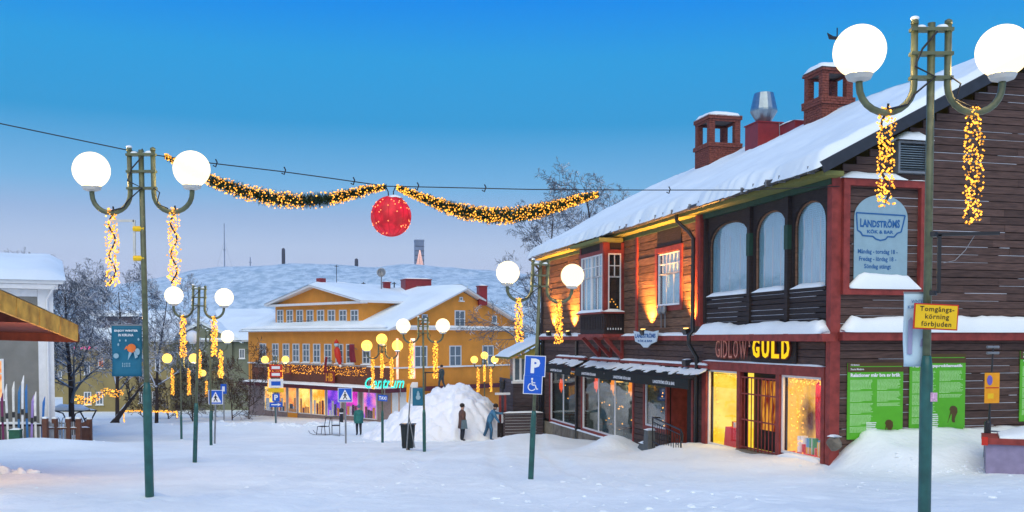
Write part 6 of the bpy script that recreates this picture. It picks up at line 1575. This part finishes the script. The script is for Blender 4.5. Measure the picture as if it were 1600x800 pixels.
# swag of lights and rope-light frame
def swag(name,label,pts,Y,nb,br,th,seed):
    W=[at(px,py,Y) for px,py in pts]; e=empty(name,W[0],0,label,'string lights'); W=[w-W[0] for w in W]; MB().tube(W,.02,4).build('cable',M_cable,e); rg=random.Random(seed); mb=MB()
    for k in range(nb):
        f=rg.random()*(len(W)-1); i=min(len(W)-2,int(f)); p=W[i].lerp(W[i+1],f-i); mb.octa(p+Vector((0,rg.uniform(-th,th),rg.uniform(-th,th))),br*(.7+.6*rg.random()))
    mb.build('bulbs',M_bulb_far,e,kind='stuff'); return e
swag('light_swag','golden swag of lights between the left trees',[(118,622),(128,626),(140,626),(152,620),(165,612),(178,614),(192,616)],57,230,.035,.24,5)
swag('rope_light_frame','amber rope light frame on posts behind the left lamp',[(194,658),(193,643),(215,642),(240,643),(262,643),(276,644),(277,652)],58,260,.035,.05,6)

# ================================================================== RIGHT: ANNEX, RAILING, POSTS, SIGNS, LAMPS ON THE WALL
ann=empty('porch_annex',bw(-.6,TL+.6,-5.1),BA,'small grey-boarded porch annex at the far end of the timber building','annex'); Fg=Frame((0,0,0),(1,0,0))
M_greyb=mat('grey_brown_board',(.085,.066,.070),.8,.3,3,(1,1,9),bump=.3,rndv=.2)
boxobj('core',ann,(-.70,-.15,0),(.62,2.6,3.0),M_core)
z=0; k=0
while z<3.0: boxobj('plank',ann,(-.72,-.20,z),(.62,-.15,z+.17),M_greyb); boxobj('plank',ann,(-.76,-.2,z),(-.70,2.6,z+.17),M_greyb); z+=.185
boxobj('window',ann,(-.72,-.23,3.0),(.0,.6,4.1),M_winglass)
for s in (-.74,-.42,-.08): boxobj('mullion',ann,(s-.05,-.27,3.0),(s+.05,-.22,4.15),M_white)
boxobj('sill',ann,(-.85,-.33,2.95),(.62,-.18,3.05),M_white); snow_strip(Frame((0,-.18,3.05),(1,0,0)),-.85,.0,0,-.0,.16,.07,3,'sill_snow',ann)
MB().hull8([(-1.0,-.5,4.1),(.66,-.5,4.95),(.66,2.6,4.95),(-1.0,2.6,4.1),(-1.0,-.5,4.2),(.66,-.5,5.05),(.66,2.6,5.05),(-1.0,2.6,4.2)]).build('roof',M_soffit,ann)
snow_slab('roof_snow',ann,lambda p,q:(lerp(-1.05,.6,q),lerp(-.5,2.6,p),lerp(4.2,5.02,q)),.12,8,8,3)
MB().prism([(-.75,4.05),(.6,4.05),(.6,4.8)],Frame((0,-.2,0),(1,0,0)),-.1,.0).build('gablet',mat('yellow_gablet',(.45,.38,.08),.7,.1),ann)
# lower boarded terrace wall
e=empty('terrace_wall',bw(-1.7,TL-.6,-5.1),BA,'low boarded terrace wall in front of the porch annex','wall'); boxobj('core',e,(-.35,.02,-.2),(1.5,.1,1.5),M_core)
for k in range(9): boxobj('plank',e,(-.38,-.03,.35+.135*k),(1.52,.02,.35+.135*k+.115),M_greyb); boxobj('snow_line',e,(-.3,-.034,.35+.135*k+.115),(1.2,.01,.35+.135*k+.122),M_snow)
boxobj('stone_base',e,(-.4,-.05,-.4),(1.52,.1,.33),M_stone); boxobj('coping',e,(-.42,-.08,1.57),(1.52,.14,1.63),M_greyb); snow_strip(Frame((0,.1,1.63),(1,0,0)),-.4,1.5,0,-.0,.18,.07,8,'coping_snow',e)
e=empty('lantern_post',bw(-2.0,TL-.1,-5.1),BA,'black lantern on dark red posts by the terrace','lantern'); 
for s in (-.12,.12): boxobj('post',e,(s-.05,-.05,0),(s+.05,.05,2.45),M_red)
boxobj('beam',e,(-.35,-.07,2.45),(.35,.07,2.55),M_white); MB().lathe((0,0,2.55),[(.05,0),(.05,.12),(.13,.2),(.15,.5),(.18,.52),(.03,.68)],8).build('lantern_head',M_black,e)
P=gp(787,45); e=empty('board_stack',P,R(10),'upright stack of dark boards beside the terrace wall','boards')
for k in range(7): boxobj('board',e,(-.30+.085*k,-.05+.02*(k%2),-.2),(-.225+.085*k,.0+.02*(k%2),.85+.05*math.sin(k*2)),M_darkwood)
# railing of the restaurant entrance
r0=(T(1020,650,-1.3),Z(1020,652,-1.3)); r1=(T(1064,690,-1.3),Z(1064,672,-1.3)); zb0=Z(1020,694,-1.3); zb1=Z(1064,718,-1.3)
e=empty('stair_railing',bw(-1.3,r1[0],zb1),BA,'black iron stair railing at the restaurant entrance','railing')
dt=r0[0]-r1[0]; H0=r0[1]-zb1; H1=r1[1]-zb1
MB().tube([(0,dt,H0),(0,0,H1),(0,-.12,H1-.1),(0,-.10,H1-.3),(0,0,H1-.35)],.025,6).build('handrail',M_black,e); MB().tube([(0,dt,H0-.14),(0,0,H1-.14)],.018,5).build('mid_rail',M_black,e); MB().tube([(0,dt,zb0-zb1+.08),(0,0,.1)],.018,5).build('bottom_rail',M_black,e)
for k in range(13):
    f=k/12; MB().tube([(0,dt*f,lerp(-.25,zb0-zb1-.1,f)),(0,dt*f,lerp(H1,H0,f)-(.0 if k in (0,12) else .14))],.011 if k not in (0,12) else .024,5).build('baluster',M_black,e)
for k in range(4): f=(k*3+1.5)/12; MB().tube([(0,dt*f+.08*math.cos(a),lerp(.1,zb0-zb1+.08,f)+.35+.08*math.sin(a)) for a in [i/10*6.283 for i in range(11)]],.008,4,False).build('scroll',M_black,e)
MB().tube([(.25,dt,H0-.02),(0,dt,H0),(-.0,dt,H0)],.025,6).build('return_rail',M_black,e)
# sloping parapet of the steps
e=empty('stair_parapet',bw(-1.15,T(1000,680,-1.2),-4.2),BA,'sloping grey stair parapet with snow beside the railing','parapet'); F=Frame((0,0,0),(0,-1,0))
MB().prism([(-.75,-.2),(.85,-.2),(.85,1.35),(.55,1.35),(.45,.95),(.1,.85),(-.65,.15)],F,-.12,.12).build('wall',mat('painted_steel_grey',(.10,.115,.12),.6,.2),e); snow_strip(F,.52,.87,1.35,-.14,.14,.10,3,'snow',e,.1); snow_strip(F,.08,.47,.90,-.14,.14,.12,4,'snow',e,.1)
# uplights on the string course, lit
for k,(px,lb) in enumerate(((1012,'wall uplight left of the square red-framed window'),(1080,'wall uplight beside the black drainpipe'),(893,'wall uplight left of the oriel'),(862,'wall uplight at the far end of the timber wall'))):
    tt=T(px,505,-.2); P=bw(-.30,tt,zband1+.05); e=empty('wall_uplight',P,BA,lb,'uplight','uplights along the red string course')
    MB().hull8([(-.10,-.13,-.06),(.06,-.13,-.06),(.06,.13,-.06),(-.10,.13,-.06),(-.17,-.15,.10),(.02,-.15,.16),(.02,.15,.16),(-.17,.15,.10)]).build('housing',M_black,e)
    boxobj('lens',e,(-.11,-.10,.135),(.0,.10,.15),emis('uplight_lens%d'%k,(1,.6,.15),6))
    ld=bpy.data.lights.new('uplight_lamp','SPOT'); ld.energy=3300; ld.color=(1,.40,.06); ld.spot_size=R(105); ld.spot_blend=.8; ld.shadow_soft_size=.05
    lo=bpy.data.objects.new('uplight_lamp',ld); COL.objects.link(lo); lo.parent=e; lo.location=(-.06,0,.20); lo.rotation_euler=Vector((.16,0,1)).to_track_quat('-Z','Y').to_euler()
# twin floodlight and small black lamp
e=empty('twin_wall_lamp',bw(-.15,T(1038,497,-.1),Z(1038,512,-.1)),BA,'pair of unlit grey wall lamps under the square window','wall lamp')
for q in (-.18,.14):
    MB().tube([(0,q,0),(0,q,.5)],.02,5).build('stem',M_steel,e); MB().sphere((-.05,q,.58),.14,12,8,(.7,1,1)).build('lamp_head',M_steel,e,True)
e=empty('black_wall_lamp',bw(-.18,T(1078,566,-.1),Z(1078,572,-.1)),BA,'small black lamp beside the drainpipe under the ledge','wall lamp'); MB().hull8([(-.12,-.12,0),(.1,-.12,.04),(.1,.12,.04),(-.12,.12,0),(-.14,-.14,.18),(.1,-.14,.2),(.1,.14,.2),(-.14,.14,.18)]).build('housing',M_black,e); boxobj('bracket',e,(.05,-.03,-.1),(.18,.03,.1),M_steel); snow_strip(Frame((.08,0,.19),(0,-1,0)),-.12,.12,0,-.0,.2,.06,1,'snow',e,.08)
# restaurant shield hanging on the ledge
P=bw(-.36,T(1009,528,-.36),Z(1009,528,-.36)); e=empty('restaurant_shield',P,BA,'pale shield-shaped restaurant sign on the red ledge','sign'); F=Frame((0,0,0),(0,-1,0)); q=(T(990,528,-.36)-T(1028,528,-.36))/2
MB().prism([(-q,.24),(-q*.6,.20),(0,.25),(q*.6,.20),(q,.24),(q*.85,-.12),(q*.4,-.2),(q*.15,-.32),(-q*.15,-.32),(-q*.4,-.2),(-q*.85,-.12)],F,-.02,.02).build('plate',mat('pale_shield',(.55,.66,.72),.5,.05),e)
mb=MB(); text(mb,F,'LANDSTRÖMS',-q*.84,q*.84,.0,.17,.026,.04); text(mb,F,'KÖK & BAR',-q*.6,q*.6,-.14,-.05,.026,.03); mb.build('lettering',M_navy,e)
# paper stars in the restaurant windows
M_star=emis('red_paper_star',(1,.10,.03),1.4); M_star2=emis('orange_paper_star',(1,.28,.04),1.6)
for px,py,lb,mm in ((877,602,'red paper star in the window nearest the annex',M_star),(932,600,'red paper star in the left pane of the wide window',M_star),(958,602,'orange paper star in the middle pane of the wide window',M_star2),(986,606,'orange-red paper star in the right pane of the wide window',M_star2)):
    tt,zz=fac(px,py,.25); e=empty('paper_star',bw(.25,tt,zz),BA,lb,'star lantern','paper stars in the restaurant windows'); F=Frame((0,0,0),(0,-1,0)); pts=[]
    mb=MB(); mb.v=[tuple(F.p(0,0,.1)),tuple(F.p(0,0,-.1))]; kk=7
    for i in range(2*kk): r_=.36 if i%2==0 else .15; a=math.pi*i/kk+.22; mb.v.append(tuple(F.p(r_*math.cos(a),r_*math.sin(a),0)))
    for i in range(2*kk): a,b=2+i,2+(i+1)%(2*kk); mb.f+=[(0,a,b),(1,b,a)]
    mb.build('star',mm,e); MB().tube([F.p(0,.3,0),F.p(0,.75,0)],.008,4).build('cord',M_cable,e)
# warm pendant lamps and tables inside the restaurant
M_table=mat('table_top',(.16,.09,.05),.5,.2)
for k,px in enumerate((872,890,925,950,975)):
    tt,zz=fac(px,655,.7); e=empty('cafe_table',bw(.7,tt,O_WA[2]-.25),BA,['table in the left pane nearest the annex','table in the right pane nearest the annex','table in the left pane of the wide window','table in the middle pane of the wide window','table in the right pane of the wide window'][k],'table','tables in the restaurant windows'); MB().lathe((0,0,.50),[(.33,0),(.33,.03)],14).build('table_top',M_table,e); MB().tube([(0,0,0),(0,0,.5)],.04,6).build('stem',M_black,e)
for k,px in enumerate((868,938,968,1025)):
    tt,zz=fac(px,612,.9); e=empty('pendant_lamp',bw(.9,tt,O_WA[3]-.35),BA,['warm pendant in the window nearest the annex','warm pendant left in the wide restaurant window','warm pendant right in the wide restaurant window','warm pendant beside the red entrance door'][k],'pendant lamp','pendants in the restaurant'); MB().lathe((0,0,0),[(.16,0),(.10,.10),(.03,.16)],12).build('shade',emis('pendant_shade%d'%k,(1,.5,.12),2.2),e); MB().tube([(0,0,.15),(0,0,.5)],.01,4).build('cord',M_cable,e)
    ld=MATS.get('_pend')
    if ld is None: ld=bpy.data.lights.new('pendant_light','POINT'); ld.energy=22; ld.color=(1,.66,.34); ld.shadow_soft_size=.06; MATS['_pend']=ld
    lo=bpy.data.objects.new('pendant_light',ld); COL.objects.link(lo); lo.parent=e; lo.location=(0,0,-.08)
# jeweller displays
t0,t1,z0,z1=O_G1; tt=lerp(t0,t1,.45)
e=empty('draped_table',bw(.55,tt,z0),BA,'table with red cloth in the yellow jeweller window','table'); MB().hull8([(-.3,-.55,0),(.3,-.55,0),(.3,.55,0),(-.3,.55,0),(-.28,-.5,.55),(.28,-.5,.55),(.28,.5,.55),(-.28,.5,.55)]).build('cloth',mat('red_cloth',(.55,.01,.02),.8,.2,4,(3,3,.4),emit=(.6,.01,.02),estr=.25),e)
for k in range(6): boxobj('jewel_case',e,(-.2+.05*(k%3),-.4+.15*k,.55),(-.1+.05*(k%3),-.3+.15*k,.62+.08*(k%2)),[M_white,M_orange_poster,M_gold][k%3])
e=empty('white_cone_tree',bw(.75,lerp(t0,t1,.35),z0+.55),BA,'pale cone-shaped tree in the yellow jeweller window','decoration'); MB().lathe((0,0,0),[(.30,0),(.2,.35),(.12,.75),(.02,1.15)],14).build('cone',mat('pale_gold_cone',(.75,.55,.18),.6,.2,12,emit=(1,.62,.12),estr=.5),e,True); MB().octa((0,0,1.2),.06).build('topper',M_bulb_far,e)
def wl(label,O,f0,f1,seed,nb,s=.14,br=.022,name='window_lights'):
    t0,t1,z0,z1=O; rg=random.Random(seed); e=empty(name,bw(s,lerp(t0,t1,.5),z0),BA,label,'string lights'); mb=MB(); F=Frame((0,0,0),(0,-1,0)); W=t1-t0; H=z1-z0
    for k in range(nb):
        q=rg.random(); 
        if rg.random()<.6: u,v=(lerp(f0,f1,rg.random())-.5)*W,rg.random()*H*.96
        else: u,v=(rg.random()-.5)*W*.92,H*(.90+.06*rg.random())
        mb.octa(F.p(u,v,-.05*rg.random()),br)
    mb.build('bulbs',M_bulb_far,e,kind='stuff'); MB().tube([F.p(-W*.45,H*.95,0),F.p(W*.45,H*.95,0)],.006,4).build('cable',M_cable,e)
wl('fairy lights framing the yellow jeweller window',O_G1,.06,.22,3,90,.12,.02); wl('dense fairy lights on the left of the right jeweller window',O_G2,.05,.40,4,150,.14,.022)
wl('warm lights inside the restaurant window nearest the annex',O_WA,.1,.9,14,26,.5,.03); wl('warm lights inside the wide restaurant window',O_WB,.05,.95,15,46,.6,.032); wl('warm lights inside the window beside the red door',O_WC,.2,.9,16,24,.4,.03)
t0,t1,z0,z1=O_G2
e=empty('red_curtain',bw(.45,lerp(t0,t1,.47),z0+.3),BA,'narrow red curtain in the right jeweller window','curtain'); mb=MB()
for i in range(9):
    for j in range(8): mb.v.append((.04*math.sin(i*1.6),-.12+.24*i/8+ .06*math.sin(j*.4),1.75*j/7))
for i in range(8):
    for j in range(7): mb.f.append((i*8+j,i*8+j+1,(i+1)*8+j+1,(i+1)*8+j))
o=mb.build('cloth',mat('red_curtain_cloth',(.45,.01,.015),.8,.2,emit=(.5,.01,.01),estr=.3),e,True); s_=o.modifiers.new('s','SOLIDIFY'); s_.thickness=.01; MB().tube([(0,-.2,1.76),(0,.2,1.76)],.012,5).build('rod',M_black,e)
rg=random.Random(9)
for k in range(12):
    f=.10+.75*k/12; tt=lerp(t0,t1,f); hh=.12+.35*rg.random(); c=[('red',(.6,.02,.03)),('white',(.75,.75,.75)),('green',(.05,.3,.1)),('gold',(.7,.4,.05)),('blue',(.1,.3,.6))][k%5]
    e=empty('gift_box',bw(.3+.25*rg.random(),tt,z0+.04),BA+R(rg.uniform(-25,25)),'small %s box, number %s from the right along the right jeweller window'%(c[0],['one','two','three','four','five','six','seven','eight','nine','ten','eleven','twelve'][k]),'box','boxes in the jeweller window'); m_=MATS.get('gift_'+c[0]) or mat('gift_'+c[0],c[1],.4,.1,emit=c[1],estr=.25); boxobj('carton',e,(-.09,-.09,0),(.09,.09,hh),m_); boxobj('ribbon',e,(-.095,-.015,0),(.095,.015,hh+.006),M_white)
e=empty('display_floor',bw(.4,(t0+t1)/2,z0),BA,'red cloth floor of the right jeweller window','display'); boxobj('red_felt',e,(-.35,-(t1-t0)/2+.05,0),(.6,(t1-t0)/2-.05,.035),MATS['red_cloth']); boxobj('front_strip',e,(-.37,-(t1-t0)/2+.05,0),(-.351,(t1-t0)/2-.05,.06),M_white)
# warm light spilling from the jeweller windows
for O,nm in ((O_G1,'display_lamp'),(O_G2,'display_lamp')):
    ld=bpy.data.lights.new(nm,'AREA'); ld.energy=26; ld.color=(1,.6,.2); ld.size=.6; lo=bpy.data.objects.new(nm,ld); COL.objects.link(lo); lo.parent=BLD; lo.location=(.35,(O[0]+O[1])/2,zl(O[3]-.15)); lo.rotation_euler=Vector((-.8,0,-1)).to_track_quat('-Z','Y').to_euler()
# orange poster post, lavender box with red rim
P=gp(1548,21.2); e=empty('poster_post',P,BA,'black post with an orange poster in front of the gable','post')
zt=at(1560,540,P.y).z-P.z; MB().tube([(-.04,0,-.3),(.0,0,zt*.45),(.06,0,zt)],[.05,.022,.018],8).build('pole',M_black,e); F=Frame((0,-.06,0),(1,0,-.02)); zc_=at(1553,606,P.y).z-P.z; hw=13.5/FPX*P.y; hh=24/FPX*P.y
MB().box(F.p(-hw,zc_-hh,-.01),F.p(hw,zc_+hh,.0)).build('poster',M_orange_poster,e); MB().prism([(u-hw*.35,v+zc_+hh*.5) for u,v in ell(0,0,.07,.11)],F,.002,.006).build('blue_mark',mat('purple_mark',(.16,.12,.45),.5,.1),e)
mb=MB(); mb.box(F.p(-hw*.9,zc_-.01,.002),F.p(hw*.9,zc_+.02,.005)); mb.build('red_line',M_red_sign,e); MB().box(F.p(-hw*.6,zc_-hh*.7,.002),F.p(hw*.2,zc_-hh*.35,.005)).build('photo_print',M_yellow_sign,e)
for v in (zt-.03,zt-.16): MB().tube([(-.10,0,v),(.20,0,v)],.03,8).build('clamp',M_steel,e)
MB().lathe((-.05,0,.05),[(.07,0),(.07,.75),(.03,.8)],8).build('post_base',M_black,e)
MB().tube([(-.03,0,.62),(1.2,.3,.50)],.02,5).build('rail',M_steel,e)
P=at(1541,690,20.2); gzz=gz(P.x,P.y); e=empty('lavender_bin',(P.x,P.y,P.z-1.0),R(-24),'lavender grit box with red rim and snow at the right edge','grit box')
boxobj('body',e,(0,0,-.3),(2.2,1.1,.95),M_lav); boxobj('rim',e,(-.06,-.06,.95),(2.26,1.16,1.08),M_red); snow_strip(Frame((0,1.1,1.08),(1,0,0)),.25,2.2,0,0,1.15,.34,3,'snow',e,.2,.5)
boxobj('corner_cap',e,(-.09,-.09,.93),(.03,.02,1.10),M_red_sign)
# stones at the foot of the gable
def stone(label,P,r,sc,seed,m=M_stone):
    mb=MB().sphere((0,0,0),r,12,8,sc); mb.v=[tuple(Vector(v)*(1+.28*nz(v[0]*3/r*.4+seed,v[1]*3/r*.4,v[2]*3/r*.4))) for v in mb.v]
    e=empty('boulder',P,seed,label,'stone','stones along the foot of the gable'); mb.build('rock',m,e); snow_strip(Frame((0,r*sc[1]*.7,r*sc[2]*.75),(1,0,0)),-r*.7*sc[0],r*.7*sc[0],0,0,r*sc[1]*1.4,.08,seed,'snow',e,.1)
P=at(1304,692,21.9); stone('rough boulder at the foot of the red corner post',P,.17,(1,1,1.1),2); 
for k,(px,py,lb) in enumerate(()) if True else enumerate(((1338,697,'dark flat stone under the drift, nearest the corner'),(1374,699,'dark flat stone under the drift below the left poster'),(1425,700,'dark flat stone left of the nearest lamp pole'),(1470,699,'dark flat stone right of the nearest lamp pole'))):
    P=at(px,py,20.9); stone(lb,Vector((P.x,P.y,P.z)),.22,(1.2,.6,.22),5+k,M_verge)
P=gp(15,20); rg=random.Random(3)
for k in range(5):
    stone_p=gp((4,19,27,44,52)[k],(20,20.3,19.8,20.2,19.9)[k]); mb=MB().sphere((0,0,0),(.12,.07,.10,.06,.08)[k],14,10,(1.3,.9,.9)); mb.v=[tuple(Vector(v)*(1+.75*nz(v[0]*9+k,v[1]*9,v[2]*9))) for v in mb.v]
    o=mb.build('snow_lump',M_snow,None,True,loc=stone_p+Vector((0,0,.03))); tag(o,'loose snow lump at the lower left, %s from the left edge'%['first','second','third','fourth','fifth'][k],'snow lump','loose snow lumps')

# loose clods of snow kicked about on the street
rg=random.Random(11); mb=MB()
def clod(x,y,r):
    z=gzn(x,y); k=6; o=len(mb.v); a0=rg.random()*6
    for h,q in ((-.4,1.1),(.15,.95),(.4,.5)):
        for j in range(k): a=a0+j/k*6.283; u=1+.35*rg.uniform(-1,1); mb.v.append((x+r*q*u*math.cos(a)*1.2,y+r*q*u*math.sin(a),z+r*h*(1+.3*rg.uniform(-1,1))))
    for i in range(2):
        for j in range(k): mb.f.append((o+i*k+j,o+i*k+(j+1)%k,o+(i+1)*k+(j+1)%k,o+(i+1)*k+j))
    mb.f.append(tuple(o+2*k+j for j in range(k)))
n_=0
while n_<420:
    y=8.5+rg.random()**1.6*38; x=rg.uniform(-.62,.62)*y
    if nz(x*.35,y*.22,5.)+.25*nz(x*1.3,y,2.)<.08: continue
    pp=Vector((x,y,0))-BO
    if pp.dot(BS)>-.3 and pp.dot(BT)>-.3: continue
    clod(x,y,(.012+.035*rg.random()**3)); n_+=1
for cx,cy,rx,ry,cnt,rr in ((HC.x-1,HC.y-4.0,4,.7,160,.10),(gp(1025,33).x,33,1.2,1.2,50,.07),(bw(2,-2.3,0).x,bw(2,-2.3,0).y,2.5,.5,90,.06),(gp(60,35).x,35,3,1,80,.08),(gp(470,55).x,55,7,1.2,160,.14)):
    for k in range(cnt): clod(cx+rg.gauss(0,rx*.5),cy+rg.gauss(0,ry*.5),rr*(.25+.75*rg.random()**2))
tag(mb.build('snow_clods',M_snow,None,False),'loose clods of snow scattered over the street','snow',kind='stuff')

# ================================================================== cold, faintly hazy air
hb=MB().box((-760,-30,-11),(760,905,60)).build('haze',None); hb.data.materials.clear()
hm=bpy.data.materials.new('haze_air'); hm.use_nodes=True
for n_ in list(hm.node_tree.nodes): hm.node_tree.nodes.remove(n_)
vo=hm.node_tree.nodes.new('ShaderNodeVolumePrincipled'); vo.inputs['Color'].default_value=(.86,.92,1,1); vo.inputs['Density'].default_value=.00032; vo.inputs['Anisotropy'].default_value=.25
oo=hm.node_tree.nodes.new('ShaderNodeOutputMaterial'); hm.node_tree.links.new(vo.outputs[0],oo.inputs['Volume']); hb.data.materials.append(hm); tag(hb,kind='stuff')
scene.cycles.volume_bounces=0
